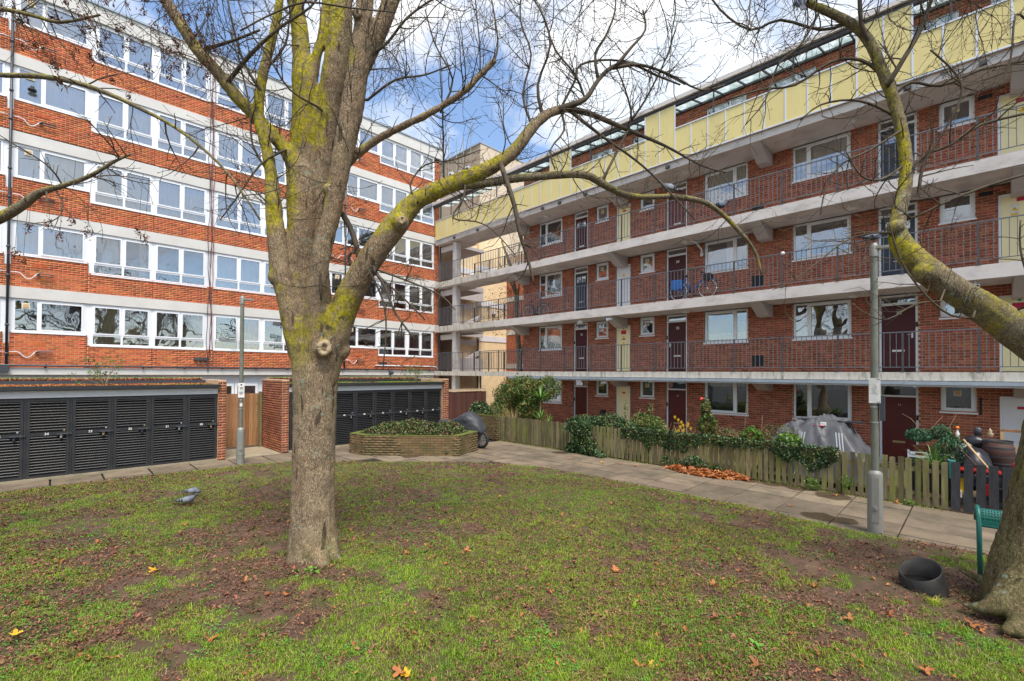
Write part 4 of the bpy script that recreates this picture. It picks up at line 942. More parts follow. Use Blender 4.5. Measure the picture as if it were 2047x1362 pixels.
# ================================================================== storage sheds
YSH = 15.3
def shed(name, label, x0, x1, edges, nums, pier_l, pier_r, side):
    t = thing(name, ((x0+x1)/2, YSH, 0), label, 'storage shed', 'louvred storage sheds')
    # roof tray, fascia, trims
    b = MB(); b.box(x0, x1, YSH-.02, YSH+.06, 1.895, 2.055); b.build('fascia', M['whitepaint'], t)
    b = MB(); b.box(x0, x1, YSH-.13, YSH+.2, 2.06, 2.14); b.box(x0, x1+.05, YSH-.15, YSH-.131, 2.075, 2.165); b.build('roof_edge', M['black'], t)
    b = MB(); b.box(x0, x1, YSH+.201, YSH+1.9, 2.0, 2.12); b.build('roof', M['soil'], t)
    b = MB(); b.box(x0, x1, YSH+1.5, YSH+1.62, 2.13, 2.26); b.build('roof_trim', M['pipe'] if side else M['black'], t)
    b = MB(); b.box(x0, x1, YSH+1.95, YSH+2.15, 0, 2.34); b.build('rear_wall', M['mortarR'], t)
    w_ = Wall((x0, YSH+1.944, 0), (1, 0, 0), (0, -1, 0)); w_.add(0, x1-x0, 2.10, 2.34); w_.build(t, M['brickR'], M['mortarR'], 0)
    b = MB(); b.box(x0, x1, YSH+.1, YSH+.2, 0, 1.89); b.build('inner_wall', M['dark'], t)
    MB().box(x0, x1, YSH-.05, YSH+.1, -.01, .05).build('threshold', M['apron'], t)
    # piers
    for (a, c, solid) in (pier_l, pier_r):
        if a is None: continue
        W_ = Wall((a, YSH-.04, 0), (1, 0, 0), (0, -1, 0)); W_.add(0, c-a, .0, 2.28); W_.build(t, M['brickS'], M['mortarL'], 0)
        MB().box(a+.003, c-.003, YSH-.035, YSH+1.9, 0, 2.28).build('pier_core', M['mortarL'], t)
        if solid:
            W2 = Wall((a-.001, YSH+1.9, 0), (0, -1, 0), (-1, 0, 0)); W2.add(0, 1.93, 0, 2.28); W2.build(t, M['brickS'], M['mortarP'], 0)
    k = ('slat',)
    for (a, c), n in zip(edges, nums):
        W = c-a; H = 1.80; d = MB(); s = .055
        d.box(0, s, -.02, .03, 0, H); d.box(W-s, W, -.02, .03, 0, H); d.box(s, W-s, -.02, .03, H-.05, H); d.box(s, W-s, -.02, .03, 0, .05); d.box(s, W-s, -.022, .03, .95, 1.03)
        off = rootloc(t); dm = link('door', d.mesh('door', M['door_slat']), t, Vector((a, YSH, .06))-off)
        key = ('slat', round(W, 3))
        if key not in _cache:
            q = MB(); q.obox(((W)/2, .002, 0), ((W-2*s)/2-.002, 0, 0), (0, .017, -.014), (0, .004, .005)); _cache[key] = q.mesh('slat', M['door_slat'])
        nn = 14
        for z0, z1 in ((.06, .94), (1.045, 1.745)):
            m = int((z1-z0)/.0625)
            for i in range(m): link('slat', _cache[key], dm, (0, 0, z0+.03+i*(z1-z0)/m))
        link('door_number', text_mesh(n, .075, M['lettering']), dm, (W*.46, -.028, .99))
        q = MB(); q.box(W-.22, W+.04, -.05, -.023, .965, .99); q.box(W-.05, W-.02, -.06, -.023, .95, 1.005); link('bolt', q.mesh('bolt', M['post']), dm)
        q = MB(); q.lathe((W-.14, -.045, 0), [(0, -.03), (.022, -.03), (.024, .0), (.02, .012), (0, .014)], 8); q.tube([(W-.155, -.045, .01), (W-.155, -.045, .04), (W-.125, -.045, .04), (W-.125, -.045, .01)], .005, 5)
        link('padlock', q.mesh('padlock', [M['brass'], M['steel'], M['navy']][int(n) % 3]), dm, (0, 0, .91))
        q = MB(); q.lathe((W-.09, -.021, 1.06), [(0, -.01), (.02, -.008), (.02, 0)], 10, axis='y'); link('lock_disc', q.mesh('lock_disc', [M['brass'], M['steel']][int(n) % 2]), dm)
    b = MB()
    for (a, c), (a2, c2) in zip(edges[:-1], edges[1:]): b.box(c+.004, a2-.004, YSH-.005, YSH+.05, .05, 1.88)
    b.box(x0, x1, YSH-.004, YSH+.05, 1.866, 1.892); b.build('door_frame', M['door_slat'], t)
    return t
M['brickS'] = mat('shed_brick', (.36, .12, .06), (.26, .09, .05), 3, .9, .5, 60, isl=.28, dirt=.75, dirtc=(.075, .055, .03), dscale=1.1)
ed = [(-3.4, -2.7), (-2.65, -1.95), (-1.9, -1.2), (-1.15, -.45), (-.40, .31), (.36, 1.06), (1.11, 1.81), (1.86, 2.60), (2.65, 3.34)]
ed = [(a, c) for a, c in ed]
shed('storage_shed', 'near row of black louvred store doors numbered 30 to 35 left of the slatted gate', -3.45, 3.36, ed, ['38', '37', '36', '35', '34', '33', '32', '31', '30'], (None, 0, 0), (3.362, 3.57, False), True)
ed2 = [(5.33+.73*i, 5.33+.73*i+.69) for i in range(8)]
shed('storage_shed', 'far row of black louvred store doors numbered 44 to 49 behind the brick planter', 5.30, 11.20, ed2, ['51', '50', '49', '48', '47', '46', '45', '44'], (5.09, 5.298, True), (11.202, 11.52, False), False)
# grass, moss and leaves on the flat roofs
def scatter_quads(n, P, size, squash=.6, tilt=.5, bend=.3, up=None):
    """n small leaf pieces at P (n,3): two triangles folded along the middle"""
    th = rng.uniform(0, 2*PI, n); s = size*rng.uniform(.6, 1.4, n) if np.isscalar(size) else size
    a = np.stack([np.cos(th), np.sin(th), rng.normal(0, tilt, n)], 1); a /= np.linalg.norm(a, axis=1)[:, None]
    c = np.stack([-np.sin(th), np.cos(th), rng.normal(0, tilt, n)], 1); c -= a*(a*c).sum(1)[:, None]; c /= np.linalg.norm(c, axis=1)[:, None]
    nn = np.cross(a, c); s = s[:, None]
    V = np.stack([P-a*s, P-c*s*squash+nn*s*bend, P+a*s, P+c*s*squash+nn*s*bend], 1).reshape(-1, 3)
    F_ = (np.array([(0, 1, 2), (0, 2, 3)])[None] + 4*np.arange(n)[:, None, None]).reshape(-1, 3)
    return V, F_
def blades(n, P, h, wd=.004, lean=.5, dirs=None):
    """grass blades: three triangles each, bent"""
    th = rng.uniform(0, 2*PI, n); hh = h*rng.uniform(.5, 1.3, n); ln = rng.uniform(.1, 1, n)*lean*hh
    if dirs is not None: th = dirs
    d = np.stack([np.cos(th), np.sin(th), 0*th], 1); sd = np.stack([-np.sin(th), np.cos(th), 0*th], 1)*(wd*rng.uniform(.7, 1.3, n))[:, None]
    z = np.array([0, 0, 1.])
    m = P + d*(ln*.3)[:, None] + z*(hh*.6)[:, None]; t = P + d*ln[:, None] + z*(hh*rng.uniform(.75, 1, n))[:, None]
    V = np.stack([P-sd, P+sd, m-sd*.8, m+sd*.8, t], 1).reshape(-1, 3)
    F_ = (np.array([(0, 1, 3), (0, 3, 2), (2, 3, 4)])[None] + 5*np.arange(n)[:, None, None]).reshape(-1, 3)
    return V, F_
def stuff(name, V, F_, m, label=None, parent=None, cat=None):
    off = rootloc(parent) if parent is not None else None
    o = link(name, np_mesh(name, V, F_, m, off=off), parent); o['kind'] = 'stuff'
    return tag(o, label, cat)
sheds = [o for o in COL.objects if o.name.startswith('storage_shed')]
for sh, (x0, x1) in zip(sheds, ((-3.4, 3.3), (5.32, 11.4))):
    n = 11000; P = np.stack([rng.uniform(x0, x1, n), YSH+rng.uniform(-.10, 1.4, n)**1 , np.full(n, 2.135)], 1)
    P = P[nz2(P[:, :2], 1.5, 3) > (-.1 if sh is sheds[0] else -.6)]
    stuff('roof_grass', *blades(len(P), P, .05, .004), M['grass'], parent=sh)
    n = 5200; P = np.stack([rng.uniform(x0, x1, n), YSH+rng.uniform(-.12, 1.5, n), np.full(n, 2.15)+rng.uniform(0, .03, n)], 1)
    if sh is sheds[1]: P = P[:500]
    stuff('roof_leaves', *scatter_quads(len(P), P, .022), M['leaforange'] if sh is sheds[0] else M['litter'], parent=sh)
    n = 3000; P = np.stack([rng.uniform(x0, x1, n), YSH+1.93+rng.uniform(-.05, .2, n), np.full(n, 2.33)], 1)
    stuff('wall_top_moss', *scatter_quads(n, P, .018, tilt=.9), M['clover'], parent=sh)
# slatted gate between the sheds
g = thing('timber_gate', (4.35, 17.15, 0), 'new brown timber board gate closing the passage between the two sheds', 'gate')
x = 3.62; i = 0
while x < 4.95:
    wd = .118; zt = 1.74 + (.03 if i == 1 else 0)
    link('board', MB().box(0, wd-.008, -.012, .012, 0, zt).mesh('board', M['timber']), g, (x-4.35, rng.normal(0, .003), .06)); x += wd; i += 1
MB().box(3.72, 3.80, 17.10, 17.17, 0, 1.98).build('gate_post', M['timber'], g); MB().box(4.97, 5.05, 17.05, 17.17, 0, 1.86).build('gate_post', M['picket'], g)
MB().box(3.6, 4.95, 17.17, 17.2, .3, .4).build('rail', M['timber'], g); MB().box(3.6, 4.95, 17.17, 17.2, 1.4, 1.5).build('rail', M['timber'], g)
# dark brown close-boarded fence
g = thing('board_fence', (12.6, 15.6, 0), 'dark brown close-boarded fence with a pale rail along the top beside the far shed', 'fence')
x = 11.56; cache = MB().box(0, .097, -.011, .011, 0, 1.66).mesh('fence_board', M['timberdk'])
while x < 13.8:
    link('fence_board', cache, g, (x-12.6, rng.normal(0, .004), .05)); x += .1
MB().box(11.54, 13.85, 15.56, 15.66, 1.73, 1.78).build('top_rail', M['mortarL'], g); MB().box(11.54, 13.85, 15.615, 15.67, .4, .5).build('rail', M['timberdk'], g)
MB().box(11.54, 13.86, 15.62, 15.7, 1.785, 1.83).build('capping', M['apron'], g)
# ================================================================== picket fence along the gardens
XF = 11.92
pf = thing('picket_fence', (XF, 6.5, 0), 'long low weathered picket fence, green with algae, along the garden edge of the path', 'fence')
pm_ = {}
y = 12.70; n = 0
while y > .42:
    wd = rng.choice([.088, .092, .096]); hgt = .86+.03*rng.random(); kk = n % 8
    if kk not in pm_:
        q = MB(); a, c = 0, wd; z = hgt; ch = .012*(kk % 2); q.prism([(0, 0, 0), (0, wd, 0), (0, wd, z-ch), (0, wd*.5, z+.003*kk % .006), (0, 0, z-.006*(kk % 3))], (.02, 0, 0)); pm_[kk] = q.mesh('picket', M['picket'])
    link('picket', pm_[kk], pf, (0, y-wd-6.5, .035), (rng.normal(0, .008), rng.normal(0, .01), 0))
    y -= .128 if y < 9.5 else .112; n += 1
for i in range(9): MB().box(XF+.05, XF+.13, 12.55-1.5*i, 12.63-1.5*i, 0, .84).build('fence_post', M['picket'], pf)
for z in (.2, .66): MB().box(XF+.021, XF+.055, .4, 12.72, z, z+.075).build('fence_rail', M['picket'], pf)
bf = thing('black_fence', (XF, -.6, 0), 'short black stained picket fence at the right end of the mossy fence', 'fence')
y = .36; i = 0
while y > -3:
    link('picket', MB().box(-.002, .022, 0, .125, 0, .87+.02*rng.random()).mesh('picket', M['picketblack']), bf, (-.02, y-.125+.6, .03), (rng.normal(0, .01), 0, 0)); y -= .165
for z in (.2, .64): MB().box(XF+.005, XF+.04, -3, .36, z, z+.07).build('fence_rail', M['picketblack'], bf)
# low brick wall at the garden corner
lw = thing('low_garden_wall', (12, 13.4, 0), 'low mossy brick wall between the dark fence and the picket fence', 'wall')
MB().box(XF+.005, XF+.2, 12.72, 14.25, 0, .86).build('wall_core', M['mortarP'], lw)
w_ = Wall((XF, 14.25, 0), (0, -1, 0), (-1, 0, 0)); w_.add(0, 1.53, 0, .90); w_.build(lw, M['brickP'], M['mortarP'], 60)
MB().box(XF-.01, XF+.21, 12.7, 14.27, .87, .885).build('moss_top', M['moss'], lw)
# ================================================================== hexagonal planter
PL = [(6.66, 13.92), (6.78, 13.17), (8.76, 11.10), (9.92, 11.55), (9.78, 12.35), (7.55, 14.45)]
pt = thing('brick_planter', (8.2, 12.7, 0), 'low six-sided mossy brick planter filled with a clipped hedge', 'planter')
b = MB(); cx, cy = 8.25, 12.75
inner = [(cx+(x-cx)*.86, cy+(y-cy)*.86) for x, y in PL]; core = [(cx+(x-cx)*.993, cy+(y-cy)*.993) for x, y in PL]
for i in range(6):
    j = (i+1) % 6; b.prism([(*core[i], 0), (*core[j], 0), (*inner[j], 0), (*inner[i], 0)], (0, 0, .58))
b.build('planter_core', M['mortarP'], pt)
for i in range(6):
    p, q = np.array(PL[i]), np.array(PL[(i+1) % 6]); d = q-p; L0 = np.linalg.norm(d); d /= L0; nrm = np.array([d[1], -d[0]])
    if nrm@(p-np.array([cx, cy])) < 0: nrm = -nrm
    W_ = Wall((*p, 0), (*d, 0), (*nrm, 0)); W_.add(0, L0, 0, .6); W_.build(pt, M['brickP'], M['mortarP'], 60 if i == 1 else (20 if i in (0, 2) else 0))
b = MB()
rim = [(cx+(x-cx)*1.01, cy+(y-cy)*1.01) for x, y in PL]
for i in range(6):
    j = (i+1) % 6; b.prism([(*rim[i], .603), (*rim[j], .603), (*inner[j], .603), (*inner[i], .603)], (0, 0, .012))
b.build('moss_rim', M['moss'], pt)
b = MB(); b.poly([(*p, .5) for p in inner]); b.build('planter_soil', M['soil'], pt)
PI6 = np.array(inner)
n = 26000; P = np.stack([rng.uniform(6.6, 10, n), rng.uniform(11, 14.5, n)], 1); ok = in_poly(P, PI6); P = P[ok]; dd, _ = edge_near(P, PI6)
top = .58 + .42*np.clip(dd/.75, 0, 1)**.6 + .05*nz2(P, 3, 4)
z = top - rng.exponential(.06, len(P)); z = np.maximum(z, .5)
hd = thing('clipped_hedge', (8.2, 12.7, .55), 'low bushy green and bronze hedge growing in the brick planter', 'hedge')
stuff('foliage', *scatter_quads(len(P), np.column_stack([P, z]), .030, tilt=.9), M['leafheath'], parent=hd)
b = MB()
for i in range(60):
    k = rng.integers(len(P)); p = P[k]; b.tube([(p[0], p[1], .5), (p[0]+rng.normal(0, .05), p[1]+rng.normal(0, .05), top[k]-.03)], .006, 4)
b.build('stem', M['twigmat'], hd, kind='stuff')
# ================================================================== lamp posts
def lamp_post(x, y, label, ztop, signz, zb, rb_, rt, face, facetxt):
    t = thing('lamp_post', (x, y, 0), label, 'lamp post')
    b = MB(); b.lathe((x, y, 0), [(rb_, 0), (rb_, zb-.05), (rb_*.93, zb-.015), (rt*1.1, zb+.02)], 20); b.build('base_column', M['lamp'], t, True)
    b = MB(); b.lathe((x, y, 0), [(rt, zb+.0), (rt, zb+1.6), (rt*.93, ztop-.15)], 16); b.build('pole', M['lampthin'], t, True)
    b = MB(); b.lathe((x, y, 0), [(rt*1.15, ztop-.22), (rt*1.15, ztop-.05), (rt*.8, ztop), (0, ztop+.01)], 14); b.build('pole_cap', M['lamp'], t, True)
    f = Vector(face).normalized(); s = Vector((-f.y, f.x, 0)); c = Vector((x, y, 0))
    b = MB(); h = c + Vector((0, 0, ztop-.08)); b.obox(h + s*.12, s*.15, f*.055, (0, 0, .018)); b.obox(h+s*.14-Vector((0, 0, .022)), s*.11, f*.045, (0, 0, .004), 1); b.obox(h+s*.02, s*.05, f*.03, (0, 0, .04))
    b.build('lamp_head', [M['lamp'], M['signwhite']], t)
    zc = signz
    b = MB(); b.obox(c + f*(rt+.012) + Vector((0, 0, zc)), s*.075, f*.003, (0, 0, .2)); sg = b.build('sign_plate', M['signwhite'], t)
    b = MB()
    for dz in (-.27, -.52): b.tube([c + f*(-.0) + Vector((0, 0, zc+dz)), c + Vector((0, 0, zc+dz+.02))], rt+.006, 14)
    b.build('pole_band', M['steel'], t)
    b = MB(); fo = c + f*(rb_) + Vector((0, 0, 0)); 
    b.obox(fo + Vector((0, 0, zb*.55)), s*.045, f*.004, (0, 0, zb*.36)); b.lathe((fo.x, fo.y, .42*zb), [(.03, -.02), (.03, .02), (.0, .021)], 10); b.build('access_door', M['lamp'], t)
    return t, sg, f, s, c
t, sg, f, s, c = lamp_post(9.40, 1.17, 'near grey lamp post with a blank white plate beside the path on the right', 4.66, 2.28, .98, .103, .052, (-1, -.15, 0), '')
b = MB()      # side box strapped on the pole
b.obox(c + Vector((0, -.1, 2.0)), (.04, 0, 0), (0, .03, 0), (0, 0, .2)); b.build('junction_box', M['pipe'], t)
b = MB(); p0 = c + f*.07 + Vector((0, 0, 2.28))
for ptsl in ([(-.03, .05), (-.01, -.02), (.02, .03)], [(-.04, -.05), (0, -.02), (.03, -.07)], [(0, .09), (.02, .05), (-.01, .02)]):
    b.tube([p0 + s*q + Vector((0, 0, r)) for q, r in ptsl], .0015, 4)
for q, r in ((.035, .185), (.06, .185), (.035, -.185), (.06, -.185)): b.obox(p0+s*q+Vector((0, 0, r)), s*.006, f*.002, (0, 0, .006))
b.build('scratch_marks', M['pipe'], t)
t, sg, f, s, c = lamp_post(3.68, 14.22, 'far grey lamp post with a white notice in front of the timber gate', 4.60, 2.02, .98, .098, .052, (-.25, -1, 0), '')
b = MB(); p0 = c + f*.069 + Vector((0, 0, 2.05))      # notice: dog symbol and lines
b.obox(p0 + Vector((0, 0, .03)), s*.028, f*.001, (0, 0, .012)); b.obox(p0+s*.022+Vector((0, 0, .05)), s*.01, f*.001, (0, 0, .012)); b.obox(p0+s*.02+Vector((0, 0, .005)), s*.004, f*.001, (0, 0, .016)); b.obox(p0-s*.02+Vector((0, 0, .005)), s*.004, f*.001, (0, 0, .016))
b.obox(p0+Vector((0, 0, .12)), s*.02, f*.001, (0, 0, .02)); b.obox(p0+Vector((0, 0, -.08)), s*.045, f*.001, (0, 0, .006)); b.obox(p0+Vector((0, 0, -.11)), s*.045, f*.001, (0, 0, .006)); b.obox(p0+Vector((0, 0, -.14)), s*.03, f*.001, (0, 0, .005))
b.build('notice_print', M['pipe'], t)
MB().obox(c + f*.056 + Vector((0, 0, 1.62)), s*.03, f*.003, (0, 0, .045)).build('number_plate', M['signwhite'], t)
b = MB(); b.tube([c+Vector((0, 0, .25)), c+Vector((0, 0, .29))], .112, 14); b.build('post_strap', M['lamp'], t)
# ================================================================== covered motorbike
def loft(b, secs, n=14, m=0):
    """closed sections [(centre, half-width vector, half-height vector)] joined into a skin"""
    base = len(b.v)
    for c, hw, hh, pw in secs:
        c, hw, hh = Vector(c), Vector(hw), Vector(hh)
        for j in range(n):
            q = 2*PI*j/n; cq, sq = math.cos(q), math.sin(q)
            x = math.copysign(abs(cq)**pw, cq); y = math.copysign(abs(sq)**pw, sq)
            b.v.append(tuple(c + hw*x + hh*y))
    k = len(secs)
    for i in range(k-1):
        for j in range(n):
            j2 = (j+1) % n; b.f.append((base+i*n+j, base+i*n+j2, base+(i+1)*n+j2, base+(i+1)*n+j)); b.m.append(m)
    b.f.append(tuple(base+n-1-j for j in range(n))); b.m.append(m); b.f.append(tuple(base+(k-1)*n+j for j in range(n))); b.m.append(m)
mt = thing('motorbike', (9.9, 12.6, 0), 'motorbike under a charcoal rain cover, one wheel showing, parked behind the planter', 'motorbike')
A0 = Vector((10.25, 11.75, 0)); ax = Vector((-.22, 1, 0)).normalized(); sx = Vector((ax.y, -ax.x, 0))
b = MB(); prof = [(-.12, .50, .62, .17), (0, .50, .86, .24), (.18, .42, 1.06, .33), (.38, .34, 1.20, .40), (.6, .30, 1.22, .40), (.82, .28, 1.10, .36), (1.05, .26, .93, .30), (1.35, .26, .86, .27), (1.65, .30, .88, .25), (1.85, .36, .84, .2), (1.98, .5, .72, .1)]
secs = [(A0 + ax*s_ + Vector((0, 0, (zl+zt)/2)), sx*w_, Vector((0, 0, (zt-zl)/2)), .75) for s_, zl, zt, w_ in prof]
loft(b, secs, 22)
o = b.build('rain_cover', M['motocover'], mt, True)
sb = o.modifiers.new('s', 'SUBSURF'); sb.levels = 2; sb.render_levels = 2
tx = bpy.data.textures.new('folds', 'CLOUDS'); tx.noise_scale = .28
dm = o.modifiers.new('d', 'DISPLACE'); dm.texture = tx; dm.strength = .11; dm.mid_level = .5
for k, s_ in enumerate((.0, 1.55)):
    c = A0 + ax*s_ + Vector((0, 0, .30)); b = MB(); N_ = 24
    for r, rr, m in ((.25, .05, 0),): b.tube([c + (ax*math.cos(2*PI*i/N_) + Vector((0, 0, 1))*math.sin(2*PI*i/N_))*r for i in range(N_+1)], rr, 8, m)
    wheel = b.build('wheel', M['rubber'], mt, True)
    b = MB(); b.tube([c-sx*.04, c+sx*.04], .17, 16)
    for i in range(6):
        q = PI*i/6; d_ = ax*math.cos(q)+Vector((0, 0, 1))*math.sin(q); b.tube([c-d_*.22-sx*.045, c+d_*.22-sx*.045], .012, 5)
    b.build('rim', M['steel'], wheel)
# ================================================================== furniture heap under a grey tarpaulin
tp = thing('tarpaulin_heap', (13.3, 2.7, 0), 'garden furniture heaped under a sagging grey tarpaulin by the ground floor window', 'tarpaulin')
nx, ny = 44, 84; gx_ = np.linspace(12.45, 14.5, nx); gy_ = np.linspace(1.35, 4.25, ny); X, Y = np.meshgrid(gx_, gy_, indexing='ij')
def hump(x0, y0, sx_, sy_, h, p=3): return h*np.exp(-(np.abs((X-x0)/sx_)**p + np.abs((Y-y0)/sy_)**p))
Z_old = np.maximum.reduce([hump(13.4, 3.25, .75, .52, 1.28, 2.4), hump(13.6, 2.6, .75, .62, 1.42, 5), hump(13.15, 2.45, .62, .5, 1.25, 4), hump(13.4, 1.95, .75, .5, .95, 2), hump(13.5, 3.5, .6, .45, 1.0, 2), hump(13.0, 2.9, .5, .35, 1.05, 2)]) - .10*np.exp(-((X-13.35)/.5)**2-((Y-2.85)/.16)**2)
Pn = np.stack([X.ravel(), Y.ravel()], 1)
def pw(V_, xs, zs): return np.interp(V_, xs, zs)
Z = pw(Y, [1.45, 1.7, 2.1, 2.28, 2.75, 2.95, 3.3, 3.55, 3.75, 3.95], [.10, .55, 1.05, 1.40, 1.47, 1.40, 1.22, 1.15, .75, .10])
Z = np.minimum(Z, pw(X, [12.45, 12.62, 12.85, 13.1, 14.1, 14.4], [.05, .55, 1.05, 1.38, 1.5, .4]) + .25*np.abs(Y-2.7)*0)
Z -= .07*np.exp(-((X-13.2)/.35)**2-((Y-2.55)/.14)**2) + .05*np.exp(-((X-13.3)/.4)**2-((Y-3.15)/.08)**2)
rid = np.abs(nz2(np.stack([(X+.35*Y).ravel()*1.0, (Y-.2*X).ravel()*2.6], 1), 1.3, 14)).reshape(X.shape); Z += (.09*(1-np.clip(rid*1.6, 0, 1)) - .03)*np.clip(Z*1.5, 0, 1)
Z += (.045*nz2(Pn, 2.6, 9).reshape(X.shape)) * np.clip(Z*2, 0, 1) + .03*np.abs(np.sin(Y*14 + 4*np.sin(X*3)))*np.clip((1.0-np.abs(Z-.65)*1.8), 0, 1)
Z = np.maximum(Z, .12)
idx = np.arange(X.size).reshape(X.shape); keep = (Z[:-1, :-1] > .16) | (Z[1:, 1:] > .16); ci, cj = np.nonzero(keep)
Fq = np.stack([idx[ci, cj], idx[ci+1, cj], idx[ci+1, cj+1], idx[ci, cj+1]], 1)
link('cover', np_mesh('cover', np.stack([X.ravel(), Y.ravel(), Z.ravel()], 1), Fq, M['tarp'], True, off=rootloc(tp)), tp)
def bar(name, p, q, r, mk, label, cat, n=8, group=None):
    t = MB().tube([p, q], r, n).build(name, M[mk], None, True); return tag(t, label, cat, group)
b = MB(); b.box(13.02, 13.24, 2.58, 2.80, 1.30, 1.315); b.box(13.06, 13.18, 2.56, 2.66, 1.316, 1.385, 1); tag(b.build('paper_box', [M['signred'], M['signwhite']]), 'red and white paper box left on top of the grey tarpaulin', 'box')
for p0, p1, lab in (((12.35, 3.05, .7), (12.62, 2.93, 1.18), 'left one of the two pairs of pale poles leaning on the tarpaulin'), ((12.3, 2.13, .72), (12.62, 2.27, 1.22), 'right one of the two pairs of pale poles leaning on the tarpaulin')):
    t = thing('leaning_poles', ((p0[0]), p0[1], 0), lab, 'poles')
    for d_ in (0, .055, .11): 
        if d_ == .11 and 'left' in lab: continue
        MB().tube([(p0[0], p0[1]-d_, .1), (p1[0]-.02, p1[1]-d_, p1[2])], .013, 6).build('pole', M['alu'], t)
tr_ = thing('black_tray', (13.5, 2.6, 1.4), 'thin black table edge sticking out on top of the tarpaulin under the window', 'table')
MB().box(13.75, 14.1, 1.95, 3.3, 1.36, 1.39).build('table_top', M['black'], tr_); MB().tube([(13.9, 2.2, 1.36), (13.9, 2.1, 1.1)], .012, 6).build('leg', M['black'], tr_)
# ================================================================== garden junk at the right
def lathe_thing(name, c, prof, mk, label, cat, n=18):
    b = MB(); b.lathe(c, prof, n); t = b.build(name, M[mk], None, True); return tag(t, label, cat)
M['terracotta'] = mat('terracotta', (.30, .09, .05), (.22, .07, .04), 4, .85, dirt=.4, dirtc=(.12, .08, .05)); M['wood'] = mat('old_brown_wood', (.075, .036, .026), (.05, .024, .018), 4, .7, stretch=(1, 1, 4)); M['palewood'] = mat('pale_stick_wood', (.52, .34, .17), rough=.7)
M['darkred_pl'] = mat('red_plastic', (.38, .016, .014), rough=.4); M['teal'] = mat('teal_plastic', (.03, .22, .2), rough=.5); M['bluecloth'] = mat('navy_cloth', (.03, .035, .07), rough=.9); M['blackbag'] = mat('black_bin_bag', (.02, .02, .024), rough=.3, bump=.8, bscale=12, spec=.6)
M['orange'] = mat('orange_cap', (.85, .2, .02), rough=.5); M['redcloth'] = mat('red_cloth', (.6, .02, .03), rough=.8); M['conegold'] = mat('gilt_ornament', (.5, .4, .25), rough=.5)
b = MB(); c = (13.2, .78, 0)
t = thing('plant_stand', (13.15, .7, 0), 'dark shelf unit with white edges carrying potted plants beside door 11', 'shelf')
MB().box(12.95, 13.4, .38, 1.02, 0.02, .80).build('cabinet', M['black'], t); MB().box(12.92, 13.43, .35, 1.05, .80, .83).build('shelf', M['white'], t); MB().box(12.92, 12.95, .35, 1.05, .90, .92).build('shelf', M['white'], t)
MB().box(12.93, 12.96, 1.03, 1.06, 0, .95).build('leg', M['white'], t)
def pot(c, r, h): return [(0, 0), (r*.7, 0), (r, h*.85), (r*1.08, h*.85), (r*1.08, h), (r*.9, h), (r*.85, h*.8)]
lathe_thing('plant_pot', (13.15, .86, .83), pot(0, .12, .2), 'terracotta', 'terracotta pot at the left end of the plant stand', 'plant pot'); lathe_thing('plant_pot', (13.12, .48, .83), pot(0, .13, .22), 'terracotta', 'terracotta pot at the right end of the plant stand', 'plant pot')
br = thing('barrel', (13.35, -.28, 0), 'dark brown wooden half barrel with iron hoops among the junk', 'barrel')
b = MB(); b.lathe((13.35, -.28, .75), [(.19, 0), (.235, .15), (.24, .28), (.205, .46), (.17, .46), (.17, .42), (0, .42)], 24); b.build('staves', M['wood'], br, True)
for z in (.82, .95, 1.12, 1.24): MB().lathe((13.35, -.28, z-.03), [(.247-abs(z-1.02)*.14, 0), (.25-abs(z-1.02)*.14, .03)], 24).build('hoop', M['post'], br, True)
MB().box(13.1, 13.6, -.5, -.05, 0, .74).build('crate_base', M['black'], br)
def blob(name, c, r, sq, mk, label, cat, seed=0, amp=.15):
    b = MB(); b.ball(c, r, 16, sq=sq); t = b.build(name, M[mk], None, True)
    for v in t.data.vertices: v.co += Vector((v.co-Vector(c))).normalized()*r*amp*mnoise.noise(v.co*6+Vector((seed, 0, 0)))*2
    return tag(t, label, cat)
blob('bin_bag', (12.75, .05, .72), .34, (.8, .8, 1.2), 'blackbag', 'big shiny black bin bag behind the black fence', 'bin bag', 1)
blob('bin_bag', (13.5, .02, 1.15), .22, (1, 1, .7), 'blackbag', 'small black bag lying on top of the junk pile', 'bin bag', 2)
blob('fleece_bundle', (13.05, .2, 1.0), .17, (.7, 1, 1.1), 'lamp', 'grey woolly bundle next to the potted plants', 'bundle', 3)
blob('cloth_bundle', (12.55, -.62, .86), .2, (1, 1, .6), 'redcloth', 'bright red cloth bundle beside the tree trunk', 'cloth', 4); blob('cloth_bundle', (12.7, -.58, .66), .26, (1, 1, .7), 'bluecloth', 'navy cloth bundle under the red cloth', 'cloth', 5); blob('cloth_bundle', (12.75, -.72, 1.0), .13, (1, 1, .8), 'signwhite', 'white crumpled cloth beside the red cloth', 'cloth', 6)
bar('wooden_stick', (12.15, -.14, .82), (12.7, .2, 1.27), .018, 'palewood', 'pale wooden stick leaning on the black bin bag', 'stick'); bar('wooden_stick', (12.15, -.02, .80), (12.6, .3, 1.17), .014, 'wood', 'brown wooden stick leaning on the black bin bag', 'stick')
t = thing('picture_frame', (13.6, -.62, 1.1), 'large empty wooden picture frame standing on the junk', 'picture frame')
for p in ((13.6, 13.64, -.98, -.32, 1.40, 1.45), (13.6, 13.64, -.98, -.32, 1.06, 1.11), (13.6, 13.64, -.37, -.32, 1.11, 1.40), (13.6, 13.64, -.98, -.93, 1.11, 1.40)): MB().box(*p).build('frame_bar', M['timber'] if p[4] > 1.2 else M['palewood'], t)
